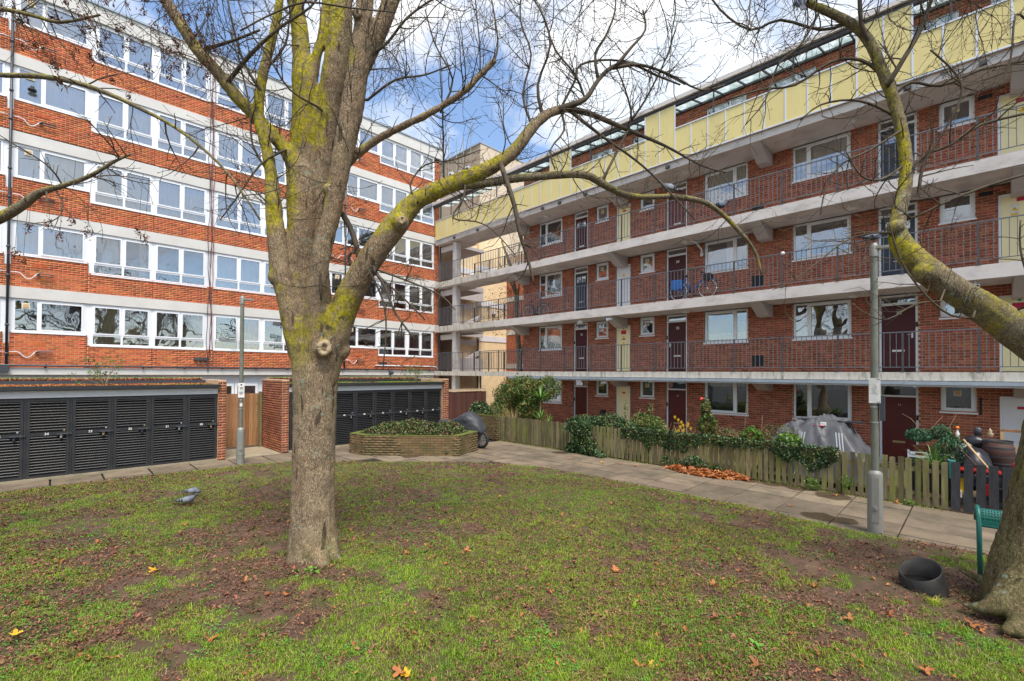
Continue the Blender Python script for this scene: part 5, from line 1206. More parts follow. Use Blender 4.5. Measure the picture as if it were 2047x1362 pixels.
bo_ = lathe_thing('bottle', (13.3, .30, 1.18), [(0, 0), (.035, 0), (.035, .16), (.015, .2), (.015, .24), (0, .24)], 'signwhite', 'white bottle standing above the woolly bundle', 'bottle', 10); MB().lathe((13.3, .30, 1.42), [(0, 0), (.03, 0), (.03, .05), (0, .06)], 10).build('bottle_cap', M['orange'], bo_, True)
lathe_thing('pine_ornament', (13.2, -.17, 1.31), [(0, 0), (.05, .01), (.035, .04), (.06, .06), (.02, .1), (.035, .12), (0, .18)], 'conegold', 'small pale stacked ornament on top of the barrel', 'ornament', 10)
lathe_thing('dark_jar', (13.5, .0, 1.3), [(0, 0), (.06, 0), (.06, .14), (.04, .16), (0, .17)], 'pipe', 'dark jar on top of the small black bag', 'jar', 12)
t = thing('toy_cart', (12.3, 0, .3), 'jumble of red and teal plastic toys seen through the black fence', 'toys')
for i, (x0, y0, z0, w_, d_, h, mk) in enumerate(((12.2, -.30, .72, .3, .62, .05, 'darkred_pl'), (12.25, -.2, .30, .15, .12, .22, 'darkred_pl'), (12.3, .12, .3, .1, .15, .3, 'signyel'), (12.2, .3, .55, .06, .1, .36, 'teal'), (12.2, -.55, .6, .1, .16, .14, 'teal'), (12.28, -.02, .45, .1, .1, .12, 'bluecloth'), (12.25, .22, .15, .1, .12, .2, 'signwhite'), (12.3, -.45, .1, .2, .3, .35, 'blackmat'), (12.25, -.15, .62, .1, .2, .08, 'signwhite'), (12.2, .1, .72, .08, .1, .06, 'signyel'))):
    o = MB().box(x0, x0+w_, y0, y0+d_, z0, z0+h).build('toy_piece', M[mk], t); bevel(o, .015)
# black chair by the cupboard, seats behind the fence
ch = thing('garden_chair', (16.4, 11.6, 0), 'dark garden chair beside the dark red door on the ground floor', 'chair')
MB().box(16.2, 16.6, 11.1, 11.65, .42, .46).build('seat', M['blackmat'], ch); MB().obox((16.4, 11.12, .72), (.2, 0, 0), (0, .02, 0), (0, -.05, .27)).build('backrest', M['blackmat'], ch)
for x, y in ((16.22, 11.12), (16.58, 11.12), (16.22, 11.62), (16.58, 11.62)): MB().box(x-.015, x+.015, y-.015, y+.015, 0, .42).build('leg', M['blackmat'], ch)
# ================================================================== perforated green bench
bn = thing('bench', (8.5, -.6, 0), 'green perforated metal bench partly hidden behind the right hand tree', 'bench')
D = Vector((.10, -1, 0)).normalized(); Nn = Vector((-D.y, D.x, 0))      # bench runs away behind the trunk
def bp_(s_, n_, z_): return Vector((8.42, .0, 0)) + D*s_ + Nn*n_ + Vector((0, 0, z_))
b = MB(); b.tube([bp_(0, -.12, 0), bp_(0, -.03, .60), bp_(0, .0, .71), bp_(0, .05, .80), bp_(0, .12, .83), bp_(0, .19, .78), bp_(0, .21, .64)], .026, 10); b.build('leg', M['green'], bn, True)
b = MB(); b.tube([bp_(1.7, -.12, 0), bp_(1.7, -.03, .60), bp_(1.7, .0, .71), bp_(1.7, .05, .80), bp_(1.7, .12, .83), bp_(1.7, .19, .78), bp_(1.7, .21, .64)], .026, 10); b.build('leg', M['green'], bn, True)
# perforated curved sheet: a grid of bars with diamond holes
def curve_(v):     # v 0..1 round the top roll
    q = PI*v
    return (.10-.11*math.cos(q), .62+.20*math.sin(q)**.8)
b = MB(); na, nb = 62, 13
pts = [[bp_(.03+1.64*i/na, *curve_(j/nb)) for j in range(nb+1)] for i in range(na+1)]
for i in range(na):
    for j in range(nb):
        p, q = pts[i][j], pts[i+1][j]; r, s_ = pts[i+1][j+1], pts[i][j+1]
        if j in (0, nb-1): b.quad(p, q, r, s_); continue
        c_ = (p+q+r+s_)/4; f_ = .52
        a_, e_, g_, h_2 = c_+(p-c_)*f_, c_+(q-c_)*f_, c_+(r-c_)*f_, c_+(s_-c_)*f_
        b.quad(p, q, e_, a_); b.quad(q, r, g_, e_); b.quad(r, s_, h_2, g_); b.quad(s_, p, a_, h_2)
o = b.build('perforated_backrest', M['green'], bn); sd = o.modifiers.new('t', 'SOLIDIFY'); sd.thickness = .004
b = MB(); b.tube([bp_(.0, *curve_(0)), bp_(1.7, *curve_(0))], .015, 8); b.tube([bp_(0, *curve_(1)), bp_(1.7, *curve_(1))], .015, 8); b.build('edge_rail', M['green'], bn, True)
# ================================================================== cut-off black tub of water
tb_ = thing('black_tub', (7.22, .43, 0), 'round black rubber tub with a slanting rim holding dark water', 'tub')
b = MB(); n = 40; tl = Vector((-.05, .33, 0))
def ring(r, z, slant, squash=1.0): return [Vector((7.25+.88*r*math.cos(2*PI*i/n)-z*.10, .45+.88*r*math.sin(2*PI*i/n)+z*.12, z*.95 + 1.0*slant*(math.cos(2*PI*i/n - math.atan2(-.45, .9))))) for i in range(n)]
rs = [ring(.265, .0, 0), ring(.25, .12, .02), ring(.222, .265, .085), ring(.216, .277, .09), ring(.205, .272, .09), ring(.20, .15, .02), ring(.195, .05, 0)]
for r in rs: b.v += [tuple(q) for q in r]
for i in range(len(rs)-1):
    for j in range(n): b.f.append((i*n+j, i*n+(j+1) % n, (i+1)*n+(j+1) % n, (i+1)*n+j)); b.m.append(0)
b.build('tub_wall', M['bucket'], tb_, True)
b = MB(); b.poly(ring(.197, .14, .0)); b.build('water_surface', M['water'], tb_)
# ================================================================== bicycles on the balconies
def bicycle(loc, rz, label, fm, tilt=0, pan=True):
    t = thing('bicycle', loc, label, 'bicycle'); t.rotation_euler = (0, tilt, rz)
    def sub(name, b, mk, sm=True, par=None):
        o = link(name, b.mesh(name, M[mk], (0, 0, 0), sm), par or t); return o
    R = .34; wx = (0, 1.06)
    for k in (0, 1):
        b = MB(); N_ = 28; c = Vector((wx[k], 0, R)); b.tube([c+Vector((R*math.cos(2*PI*i/N_), 0, R*math.sin(2*PI*i/N_))) for i in range(N_+1)], .017, 6); wh = sub('wheel', b, 'rubber')
        b = MB(); b.tube([c+Vector((.315*math.cos(2*PI*i/N_), 0, .315*math.sin(2*PI*i/N_))) for i in range(N_+1)], .012, 5); sub('rim', b, 'alu', True, wh)
        b = MB()
        for i in range(14): q = 2*PI*i/14; b.tube([c, c+Vector((.31*math.cos(q), 0, .31*math.sin(q)))], .0025, 3)
        b.tube([c-Vector((0, .04, 0)), c+Vector((0, .04, 0))], .025, 8); sub('spokes', b, 'alu', True, wh)
    bb = (.46, 0, .29); st = (.33, 0, .74); hd_ = (.88, 0, .82); hb = (.91, 0, .66)
    b = MB(); b.tube([bb, st], .018, 8); b.tube([bb, (.62, 0, .38), hb], .022, 8); b.tube([(.40, 0, .5), (.6, 0, .42), hb], .014, 6); b.tube([(0, .05, R), (bb[0], .03, bb[2])], .01, 6); b.tube([(0, .05, R), (.37, .01, .62)], .009, 6); b.tube([(0, -.05, R), (bb[0], -.03, bb[2])], .01, 6); b.tube([(0, -.05, R), (.37, -.01, .62)], .009, 6)
    b.tube([hd_, hb], .02, 8); b.tube([hb, (.98, .04, .5), (1.06, .045, R)], .012, 6); b.tube([hb, (.98, -.04, .5), (1.06, -.045, R)], .012, 6); sub('frame', b, fm)
    b = MB(); b.tube([st, (.30, 0, .84)], .012, 6); b.ball((.26, 0, .88), .13, 10, sq=(1, .6, .3)); sub('saddle', b, 'blackmat')
    b = MB(); b.tube([hd_, (.86, 0, .93)], .012, 6); b.tube([(.70, -.27, .98), (.84, -.24, .98), (.88, -.08, .94), (.88, .08, .94), (.84, .24, .98), (.70, .27, .98)], .012, 6); sub('handlebar', b, 'blackmat')
    b = MB(); b.tube([(.46, -.07, .29), (.46, .07, .29)], .06, 12); b.tube([(.46, .08, .29), (.56, .08, .18)], .01, 5); b.tube([(.46, -.08, .29), (.36, -.08, .40)], .01, 5); b.box(.51, .61, .08, .16, .165, .185); sub('crank', b, 'blackmat')
    b = MB(); N_ = 12
    for c0, a0, a1 in ((0, .3, 2.9), (1.06, .6, 2.6)): b.tube([Vector((c0+.375*math.cos(a0+(a1-a0)*i/N_), 0, R+.375*math.sin(a0+(a1-a0)*i/N_))) for i in range(N_+1)], .013, 5)
    b.tube([(-.22, 0, .74), (.33, 0, .74)], .01, 5); b.tube([(-.15, .06, .74), (0, .05, R)], .007, 4); sub('mudguard', b, fm)
    if pan:
        for s_ in (-1, 1):
            o = sub('pannier', MB().box(-.24, .16, s_*.09-.04, s_*.09+.04, .40, .76), 'panblue', False); bevel(o, .03)
        sub('front_basket', MB().box(.96, 1.2, -.14, .14, .62, .84), 'blackmat', False)
    return t
M['bikeblue'] = mat('blue_bike_paint', (.02, .07, .28), rough=.35, spec=.5); M['panblue'] = mat('blue_nylon', (.02, .13, .42), rough=.7); M['bikedark'] = mat('dark_bike_paint', (.035, .05, .08), rough=.4)
bicycle((16.35, 7.75, 5.22), -PI/2, 'blue city bicycle with blue panniers leaning outside door 24 on the second balcony', 'bikeblue', 0)
bicycle((16.9, 15.9, 5.22), -PI/2, 'dark bicycle half hidden by the railing near the left end of the second balcony', 'bikedark', 0, False)
blob('ball_light', tuple(np.array([XS+.02, 4.22, 6.27])), .06, (1, 1, 1), 'signwhite', 'small round silver lamp on the second balcony railing post', 'lamp', 7, 0)
# ================================================================== pigeons
M['pgrey'] = mat('pigeon_grey', (.17, .19, .235), (.12, .135, .17), 20, .7); M['pdark'] = mat('pigeon_dark_grey', (.07, .08, .11), (.04, .045, .06), 20, .6); M['pale'] = mat('pigeon_pale_feathers', (.30, .32, .36), (.25, .27, .30), 20, .7); M['ppink'] = mat('pigeon_foot', (.5, .12, .08), rough=.6)
def pigeon(loc, rz, label, body='pgrey', head='pdark', down=.0, feet=True):
    t = thing('pigeon', loc, label, 'pigeon'); t.rotation_euler = (0, 0, rz)
    b = MB(); prof = [(-.20, .005, .085), (-.17, .022, .085), (-.11, .038, .088), (-.05, .058, .095), (.01, .068, .102), (.06, .060, .112), (.095, .040, .128-down*.5), (.115, .028, .150-down), (.128, .025, .170-down*1.3), (.142, .024, .182-down*1.6), (.158, .015, .180-down*1.6), (.166, .005, .176-down*1.6)]
    secs = [((x, 0, z), (0, r*.85, 0), (0, 0, r), 1) for x, r, z in prof]; loft(b, secs, 12)
    o = link('body', b.mesh('body', [M[body]], smooth=True), t); ss = o.modifiers.new('s', 'SUBSURF'); ss.levels = 1; ss.render_levels = 1
    for s_ in (-1, 1):
        b = MB(); loft(b, [((.05, s_*.048, .11), (0, .012, 0), (0, 0, .035), 1), ((-.02, s_*.058, .105), (0, .012, 0), (0, 0, .045), 1), ((-.10, s_*.042, .095), (0, .010, 0), (0, 0, .03), 1), ((-.19, s_*.018, .085), (0, .004, 0), (0, 0, .012), 1)], 10)
        for xx in (-.075, -.115): b.obox((xx, s_*.062-s_*(-.04-xx)*.1*-1, .098), (.008, 0, .008), (0, .004, 0), (-.004, 0, .026), 1)
        link('wing', b.mesh('wing', [M['pale' if body == 'pgrey' else 'pgrey'], M['pdark']], smooth=True), t)
    b = MB(); b.prism([(-.17, -.025, .09), (-.28, -.03, .075), (-.28, .03, .075), (-.17, .025, .09)], (0, 0, .008)); link('tail', b.mesh('tail', M['pdark']), t)
    b = MB(); zz = .182-down*1.6; b.ball((.146, 0, zz), .0265, 12); link('head', b.mesh('head', M[head], smooth=True), t)
    b = MB(); b.tube([(.168, 0, zz-.002), (.195, 0, zz-.010)], [.007, .002], 6); link('beak', b.mesh('beak', M['pdark']), t)
    for s_ in (-1, 1):
        link('eye', MB().ball((.155, s_*.0225, zz+.006), .0045, 6).mesh('eye', M['orange']), t)
        b = MB(); b.tube([(0, s_*.025, .05), (.0, s_*.025, .004)], .004, 5)
        for q in (-.5, 0, .5): b.tube([(0, s_*.025, .004), (.03*math.cos(q), s_*.025+.03*math.sin(q), .002)], .0025, 4)
        b.tube([(0, s_*.025, .004), (-.018, s_*.025, .002)], .0025, 4); link('foot', b.mesh('foot', M['ppink']), t)
    return t
def yaw_img(right=1, ang=0): return math.atan2(_R[1]*right, _R[0]*right)+ang
p = onp(376, 1009, 'Z', .065); pigeon(tuple(p), yaw_img(1, .1), 'grey pigeon on the lawn nearer the camera, head up')
p = onp(386, 991, 'Z', .065); pigeon(tuple(p), yaw_img(1, -.15), 'grey pigeon behind the other one on the lawn, pecking at the ground', down=.06)
# ================================================================== bare trees
def path(pts, dep=None, sub=3):
    """photo positions with a distance each -> smooth world polyline; entries (x, y, radius px, distance)"""
    W = [Vector(atd(x, y, d)) for x, y, r, d in pts]; Rr = [r*d/CF for x, y, r, d in pts]
    out = []; rr = []; n = len(W)
    for i in range(n-1):
        p0, p1, p2, p3 = W[max(i-1, 0)], W[i], W[i+1], W[min(i+2, n-1)]
        for s in range(sub):
            t = s/sub; out.append(.5*((2*p1)+(p2-p0)*t+(2*p0-5*p1+4*p2-p3)*t*t+(3*p1-p0-3*p2+p3)*t**3)); rr.append(Rr[i]*(1-t)+Rr[i+1]*t)
    out.append(W[-1]); rr.append(Rr[-1]); return out, rr
R_ = random.Random(11)
def rvec(): return Vector((R_.gauss(0, 1), R_.gauss(0, 1), R_.gauss(0, 1))).normalized()
tips = []
def attach(pts, rad, limbs, lim=.5):
    """start a side branch inside the limb it leaves"""
    p = pts[0]; best = None
    for q in limbs:
        for c in q[0]:
            d = (c-p).length
            if best is None or d < best[0]: best = (d, c)
    if best and .01 < best[0] < lim: pts.insert(0, best[1].copy()); rad.insert(0, rad[0])
    return pts, rad
def grow(b, p, d, length, r, lv, up=.12, seg=.06, keep=None, kink=.34):
    """one twig and its children; curls a little upwards at the end like the photo's"""
    n = max(3, int(length/seg)); pts = [Vector(p)]; rad = [r]; d = Vector(d).normalized(); curl = rvec()*.17; kids = []
    for i in range(n):
        f = i/n; d = (d + curl*.6 + rvec()*kink*.35 + Vector((0, 0, up*(.2+f*1.2)))).normalized(); pts.append(pts[-1]+d*seg*R_.uniform(.8, 1.2)); rad.append(max(r*(1-.6*(i+1)/n), .0023))
        if R_.random() < .2: curl = rvec()*.24
        if lv > 0 and i >= 1 and R_.random() < (.46 if lv > 1 else .44): kids.append((pts[-1].copy(), d.copy(), f))
    b.tube(pts, rad, 5 if r > .007 else (4 if r > .004 else 3), cap=False)
    if lv == 0 or R_.random() < .5:
        e = pts[-1]; b.tube([e, e+d*.010, e+d*.020], [.0024, .0052, .001], 4, cap=False)
    for q, dd, f in kids:
        side = dd.cross(rvec()).normalized(); a = R_.uniform(.55, 1.15)
        nd = dd*math.cos(a) + side*math.sin(a); L2 = length*R_.uniform(.25, .62)*(1-.45*f)
        if L2 > .10: grow(b, q, nd, L2, max(.0024, r*R_.uniform(.40, .6)), lv-1, up, seg*.9, keep, kink)
    tips.append(pts[-1])
def sprout(b, pts, rad, count, lmin, lmax, rmax=.010, lv=2, i0=.15, bias=(0, 0, .3), up=.10):
    n = len(pts)
    for k in range(count):
        f = R_.uniform(i0, 1); i = min(n-2, int(f*(n-1))); t = (pts[i+1]-pts[i]).normalized(); side = t.cross(rvec()).normalized()
        d = (side*1.0 + t*.45 + Vector(bias)).normalized(); grow(b, pts[i], d, R_.uniform(lmin, lmax), min(rmax, rad[i]*.6, R_.uniform(.0045, .010)), lv, up)
def limbs_mesh(name, specs, mats, root, voxel=.022, balls=(), smooth_it=6, disp=.02, dsc=.16):
    b = MB()
    for pts, rad in specs: b.tube(pts, rad, 16)
    for c, r in balls: b.ball(tuple(c), r, 14)
    o = b.build(name, mats, root, True)
    m = o.modifiers.new('r', 'REMESH'); m.mode = 'VOXEL'; m.voxel_size = voxel; m.use_smooth_shade = True
    m = o.modifiers.new('s', 'SMOOTH'); m.iterations = smooth_it; m.factor = .5
    tx = bpy.data.textures.new('bark_lumps', 'CLOUDS'); tx.noise_scale = dsc; tx.noise_depth = 3
    m = o.modifiers.new('d', 'DISPLACE'); m.texture = tx; m.strength = disp*2; m.mid_level = .5; m.texture_coords = 'GLOBAL'
    return o
D = 6.32
ct = thing('bare_tree', tuple(onp(628, 1118, 'Z', 0)), 'large bare tree with mossy yellow-green limbs standing in the middle of the lawn', 'tree')
trunk = path([(634, 1190, 72, D), (631, 1140, 61, D), (628, 1100, 50, D), (626, 1040, 42, D), (627, 960, 40.5, D), (628, 880, 40, D), (630, 800, 41, D), (631, 740, 44, D), (632, 690, 44, D), (632, 640, 40, D)])
L1 = path([(622, 810, 14, 6.32), (612, 750, 22, 6.3), (598, 690, 24, 6.28), (584, 640, 21, 6.25), (573, 590, 19, 6.22), (561, 545, 20, 6.2), (556, 500, 19, 6.2), (549, 440, 16, 6.2), (546, 400, 15, 6.2), (542, 350, 12, 6.2), (534, 300, 11, 6.2), (518, 240, 10, 6.2), (520, 180, 9.5, 6.25), (535, 110, 9, 6.25), (551, 50, 8, 6.25), (562, -20, 7, 6.25)])
L2 = path([(630, 780, 24, 6.38), (622, 730, 32, 6.38), (606, 680, 30, 6.38), (600, 610, 26, 6.4), (601, 530, 25, 6.4), (604, 455, 28, 6.4), (604, 400, 29, 6.4), (600, 345, 27, 6.4), (574, 303, 14, 6.35), (525, 248, 13, 6.3), (476, 197, 12.5, 6.2), (435, 145, 12, 6.1), (395, 100, 11.5, 6.0), (335, 8, 11, 5.9), (300, -50, 10, 5.85)])
L3 = path([(608, 420, 26, 6.45), (607, 350, 27, 6.5), (608, 280, 26, 6.5), (612, 220, 26, 6.5), (610, 160, 25, 6.5), (603, 110, 17, 6.5), (599, 60, 16, 6.5), (592, 10, 15, 6.5), (588, -50, 15, 6.5)])
L3b = path([(614, 170, 18, 6.5), (634, 110, 9, 6.5), (645, 60, 8, 6.5), (655, -40, 7, 6.5)])
L4 = path([(636, 760, 22, 6.45), (640, 700, 32, 6.48), (636, 600, 26, 6.5), (630, 500, 22, 6.52), (632, 420, 22, 6.55), (641, 330, 23, 6.55), (655, 230, 24, 6.55), (670, 150, 26, 6.52), (679, 76, 23, 6.52), (684, 0, 20, 6.52), (686, -50, 19, 6.5)])
L5 = path([(631, 850, 16, 6.3), (633, 770, 25, 6.25), (630, 690, 25, 6.16), (631, 610, 21, 6.06), (638, 535, 18, 5.96), (652, 470, 17.5, 5.94), (665, 420, 17.5, 5.94), (683, 320, 19, 5.95), (702, 228, 22, 6.0), (715, 140, 21, 6.0), (722, 76, 17, 6.0), (730, 0, 16, 6.0), (733, -50, 15, 6.0)])
L5b = path([(716, 150, 18, 6.1), (742, 95, 17, 6.1), (770, 35, 16, 6.1), (795, -40, 15, 6.1)])
L6 = path([(634, 840, 18, 6.32), (646, 755, 29, 6.3), (668, 670, 31, 6.25), (690, 610, 27, 6.2), (724, 545, 25, 6.15), (760, 490, 23, 6.1), (793, 447, 24, 6.1), (830, 404, 18, 6.1), (880, 378, 17, 6.1), (930, 357, 16, 6.1), (985, 333, 14, 6.15), (1030, 300, 12.5, 6.2), (1062, 258, 11, 6.3), (1095, 228, 9, 6.4), (1135, 216, 8, 6.6)])
L6b = path([(915, 370, 10, 6.1), (960, 368, 8, 6.15), (1030, 357, 8, 6.3), (1090, 352, 7.5, 6.5), (1165, 349, 7.5, 6.8), (1205, 368, 7.5, 7.0), (1250, 390, 6.5, 7.2), (1295, 394, 5, 7.4), (1350, 392, 4.6, 7.6)])
L6c = path([(1335, 392, 6, 7.6), (1400, 402, 5.2, 7.8), (1440, 425, 4.6, 8.0), (1480, 465, 4.4, 8.0), (1510, 505, 3, 8.1), (1522, 548, 2, 8.1)])
L7 = path([(680, 345, 12, 6.1), (700, 322, 8.5, 6.1), (745, 285, 7.5, 6.05), (800, 255, 7, 6.0), (860, 226, 6.6, 5.95), (925, 185, 6.2, 5.9), (960, 150, 6, 5.9), (990, 121, 5.6, 5.9)])
roots = [path([(606, 1090, 22, 6.22), (585, 1128, 15, 6.12), (562, 1146, 6, 6.05)]), path([(654, 1090, 20, 6.25), (672, 1124, 13, 6.15), (692, 1138, 5, 6.1)]), path([(640, 1110, 22, 6.1), (650, 1138, 13, 6.0), (656, 1152, 5, 5.95)])]
bl = [(atd(614, 792, 6.17), .12), (atd(799, 445, 6.0), .12), (atd(648, 697, 6.10), .135), (atd(556, 555, 6.2), .13), (atd(657, 380, 5.9), .08), (atd(714, 28, 5.9), .07), (atd(678, 700, 6.3), .15)]
limbs_mesh('trunk', [trunk, L1, L2, L3, L3b, L4, L5, L5b, L6, L7] + roots, M['bark'], ct, .018, bl, 3, .010, .12)
b = MB()
for q in (L6b, L6c): b.tube(q[0], q[1], 10)
o = b.build('bough', M['barkbough'], ct, True)
# pruning scars
def scar(x, y, dep, r, hollow=True):
    c = Vector(atd(x, y, dep)); n = (Vector(CAMP)-c); n.z *= .2; n.normalize(); s = n.cross(Vector((0, 0, 1))).normalized(); up = s.cross(n)
    b = MB(); N_ = 20
    ringp = [c + s*math.cos(2*PI*i/N_)*r*.72 + up*math.sin(2*PI*i/N_)*r*.9 for i in range(N_+1)]
    b.tube(ringp, [r*(.40+.07*math.sin(i*1.3)+.05*math.sin(i*2.9)) for i in range(N_+1)], 8); b.poly([c - n*.005 + s*math.cos(2*PI*i/N_)*r*.7 + up*math.sin(2*PI*i/N_)*r*.85 for i in range(N_)], 1)
    if hollow: b.poly([c + n*.004 + s*math.cos(2*PI*i/10)*r*.10 + up*math.sin(2*PI*i/10)*r*.32 for i in range(10)], 2)
    b.build('pruning_scar', [M['scar'], M['scarin'], M['dark']], ct, True)
M['scar'] = mat('pale_callus_bark', (.46, .36, .22), (.34, .26, .16), 14, .85, .6, 60); M['scarin'] = mat('cut_wood', (.40, .20, .09), (.25, .1, .05), 12, .8, .5, 40)
scar(648, 696, 5.985, .082); scar(803, 440, 5.905, .042, False); scar(661, 376, 5.84, .038, False); scar(714, 26, 5.845, .04)
for k, (x, y) in enumerate(((640, 990), (626, 860))):
    pass
twigs = MB()
sec = [
 [(1090, 230, 9, 6.4), (1130, 214, 9, 6.5), (1170, 198, 8, 6.6), (1196, 160, 7, 6.7), (1225, 134, 6, 6.8), (1262, 128, 5, 6.9), (1310, 150, 4, 7.0), (1360, 170, 3, 7.0)], [(1196, 160, 6, 6.7), (1190, 110, 5, 6.7), (1212, 70, 4, 6.7), (1230, 20, 3, 6.7), (1228, -30, 2, 6.7)], [(1230, 134, 6, 6.8), (1262, 95, 5, 6.8), (1290, 60, 4, 6.9), (1285, 20, 3, 6.9)], [(1225, 136, 6, 6.8), (1280, 130, 5, 6.9), (1340, 150, 4, 7.0), (1400, 180, 3, 7.1), (1450, 170, 2, 7.2)], [(1170, 200, 5, 6.6), (1150, 150, 4, 6.5), (1110, 100, 3.4, 6.5), (1090, 40, 2.6, 6.5)], [(1262, 240, 5, 7.1), (1290, 200, 4, 7.1), (1330, 120, 3, 7.1), (1350, 60, 2.5, 7.1)], [(1120, 218, 5, 6.5), (1128, 260, 4, 6.4), (1100, 300, 3, 6.3), (1110, 340, 2.4, 6.3)],
 [(985, 128, 4, 5.9), (995, 95, 3.5, 5.9), (990, 40, 3, 5.9), (975, -40, 2.5, 5.9)], [(960, 152, 3, 5.9), (959, 90, 2.6, 5.85), (952, 20, 2.4, 5.8), (948, -50, 2, 5.8)],
 [(887, 352, 4, 6.1), (886, 280, 3.2, 6.1), (884, 210, 2.6, 6.0), (880, 110, 2, 6.0), (900, 40, 1.6, 6.0)], [(742, 110, 6, 6.05), (775, 85, 5, 6.0), (810, 40, 4.5, 5.9), (850, 8, 4, 5.9), (900, -20, 3.5, 5.9)],
 [(632, 212, 4, 6.2), (580, 180, 3.5, 6.0), (540, 120, 3.2, 5.9), (495, 55, 2.8, 5.8), (470, -20, 2.5, 5.8)], [(480, 62, 3, 5.6), (540, 30, 3, 5.7), (610, 5, 3.2, 5.8), (700, 16, 3, 5.8), (790, 25, 2, 5.8)],
 [(684, 428, 9, 6.2), (700, 455, 8, 6.15), (712, 490, 7.5, 6.1), (716, 520, 7, 6.1), (705, 540, 6, 6.1)], [(706, 535, 6, 6.1), (697, 518, 5.5, 6.08), (703, 505, 5, 6.06), (716, 508, 4.5, 6.08)],
 [(1000, 325, 8, 6.1), (1010, 355, 8, 6.0), (1028, 410, 7, 5.95), (1040, 470, 6, 5.9), (1056, 520, 5.5, 5.9), (1068, 570, 3.5, 5.9)], [(930, 372, 4, 6.0), (925, 400, 3.6, 5.95), (905, 436, 3.2, 5.9), (950, 443, 3, 5.9), (985, 460, 2.6, 5.9), (1030, 510, 2, 5.9)],
 [(1130, 217, 10, 6.6), (1180, 228, 8, 6.9), (1250, 258, 6.5, 7.2), (1330, 292, 5, 7.5), (1400, 330, 3.5, 7.6), (1450, 345, 2, 7.6)], [(1140, 222, 6, 6.6), (1200, 270, 5, 6.7), (1270, 320, 4, 6.9), (1320, 365, 3.2, 7), (1390, 440, 2, 7)],
 [(1085, 232, 6, 6.4), (1075, 170, 5, 6.4), (1100, 90, 4, 6.4), (1080, 20, 3.5, 6.4), (1040, -40, 3, 6.4)], [(1065, 255, 5, 6.4), (1045, 190, 4, 6.5), (1062, 110, 3.4, 6.5), (1040, 40, 3, 6.5), (1045, -40, 2.4, 6.5)],
 [(1205, 362, 6, 7.0), (1215, 340, 5, 7.0), (1235, 300, 4.5, 7.1), (1262, 240, 4, 7.2), (1250, 180, 3, 7.2), (1230, 130, 2.2, 7.2)], [(1120, 218, 5, 6.5), (1150, 160, 4.5, 6.6), (1160, 130, 4, 6.6), (1220, 120, 3.5, 6.8), (1300, 135, 2.6, 7), (1370, 170, 2, 7)],
 [(745, 535, 6, 6.0), (770, 575, 5, 5.9), (790, 625, 4.2, 5.85), (830, 680, 3, 5.8)], [(740, 545, 5, 6.0), (765, 600, 4, 5.95), (772, 660, 3, 5.9), (765, 740, 2, 5.9)], [(742, 540, 5, 6.0), (800, 590, 3.6, 5.9), (850, 640, 2.5, 5.9)], [(742, 535, 5, 6.0), (810, 560, 3.5, 5.9), (880, 590, 2.2, 5.9), (910, 620, 1.8, 5.9)],
 [(570, 300, 5, 6.2), (520, 330, 3.5, 6.1), (470, 400, 2.8, 6.0), (440, 440, 2, 6)], [(455, 165, 7, 6.1), (500, 110, 6, 6.0), (560, 55, 5, 5.9), (620, 15, 4, 5.9), (650, -30, 3, 5.9)], [(405, 100, 6, 6.0), (470, 80, 5, 5.9), (520, 60, 4, 5.9)],
 [(520, 180, 6, 6.2), (490, 130, 5, 6.2), (470, 70, 4, 6.1), (455, 0, 3.5, 6.1), (450, -40, 3, 6.1)], [(530, 140, 5, 6.25), (570, 90, 4, 6.3), (580, 30, 3, 6.3), (600, -40, 2, 6.3)], [(540, 350, 5, 6.2), (505, 290, 4, 6.1), (500, 220, 3.5, 6.1), (485, 150, 3, 6.1), (460, 60, 2.5, 6.1)],
 [(655, 365, 4, 5.95), (640, 480, 4, 5.9), (642, 600, 3.6, 5.88)], [(620, 1005, 0, 5)],
 [(835, 405, 4, 6), (820, 370, 3.5, 6), (850, 330, 3, 6), (905, 320, 2.5, 6), (960, 300, 2, 6)], [(880, 225, 4, 5.9), (905, 160, 3.5, 5.9), (870, 90, 3, 5.9), (850, 20, 2.5, 5.9)], [(735, 200, 5, 6), (790, 160, 4, 5.9), (850, 150, 3, 5.9), (900, 130, 2, 5.9)],
]
sec = [s for s in sec if len(s) > 1]
for s in sec:
    s = [(x, y, r*(.55 if r < 6 else .68), d) for x, y, r, d in s]; pts, rad = attach(*path(s), [L1, L2, L3, L3b, L4, L5, L5b, L6, L6b, L6c, L7]); twigs.tube(pts, rad, 6)
    sprout(twigs, pts, rad, max(5, int(sum((pts[i+1]-pts[i]).length for i in range(len(pts)-1))*9)), .2, .7, lv=2, bias=(0, 0, .1), up=.06)
for (q, cnt, i0, lv) in ((L6b, 16, .2, 2), (L6c, 10, .1, 1), (L7, 22, .1, 2), (L6, 26, .45, 2), (L1, 18, .45, 2), (L2, 22, .5, 2), (L5, 10, .5, 2), (L5b, 8, .1, 2), (L3, 8, .6, 2)):
    sprout(twigs, q[0], q[1], cnt, .3, 1.0, lv=lv, i0=i0, bias=(0, 0, .15), up=.08)
# overhead canopy twigs, rooted on boughs above the frame
for k in range(34):
    x = R_.uniform(720, 1320); p = Vector(atd(x, R_.uniform(-90, -20), R_.uniform(5.2, 7.5)))
    grow(twigs, p, Vector((R_.gauss(0, .4), R_.gauss(0, .4), -1)), R_.uniform(.7, 1.9), .007, 2, .035)
up1 = path([(730, -40, 16, 6.05), (820, -90, 13, 6.1), (960, -95, 10, 6.2), (1100, -80, 8, 6.4), (1250, -75, 5, 6.6), (1350, -60, 4, 6.8)]); twigs.tube(up1[0], up1[1], 7)
twigs.build('twigs', M['twigmat'], ct, True, kind='stuff')
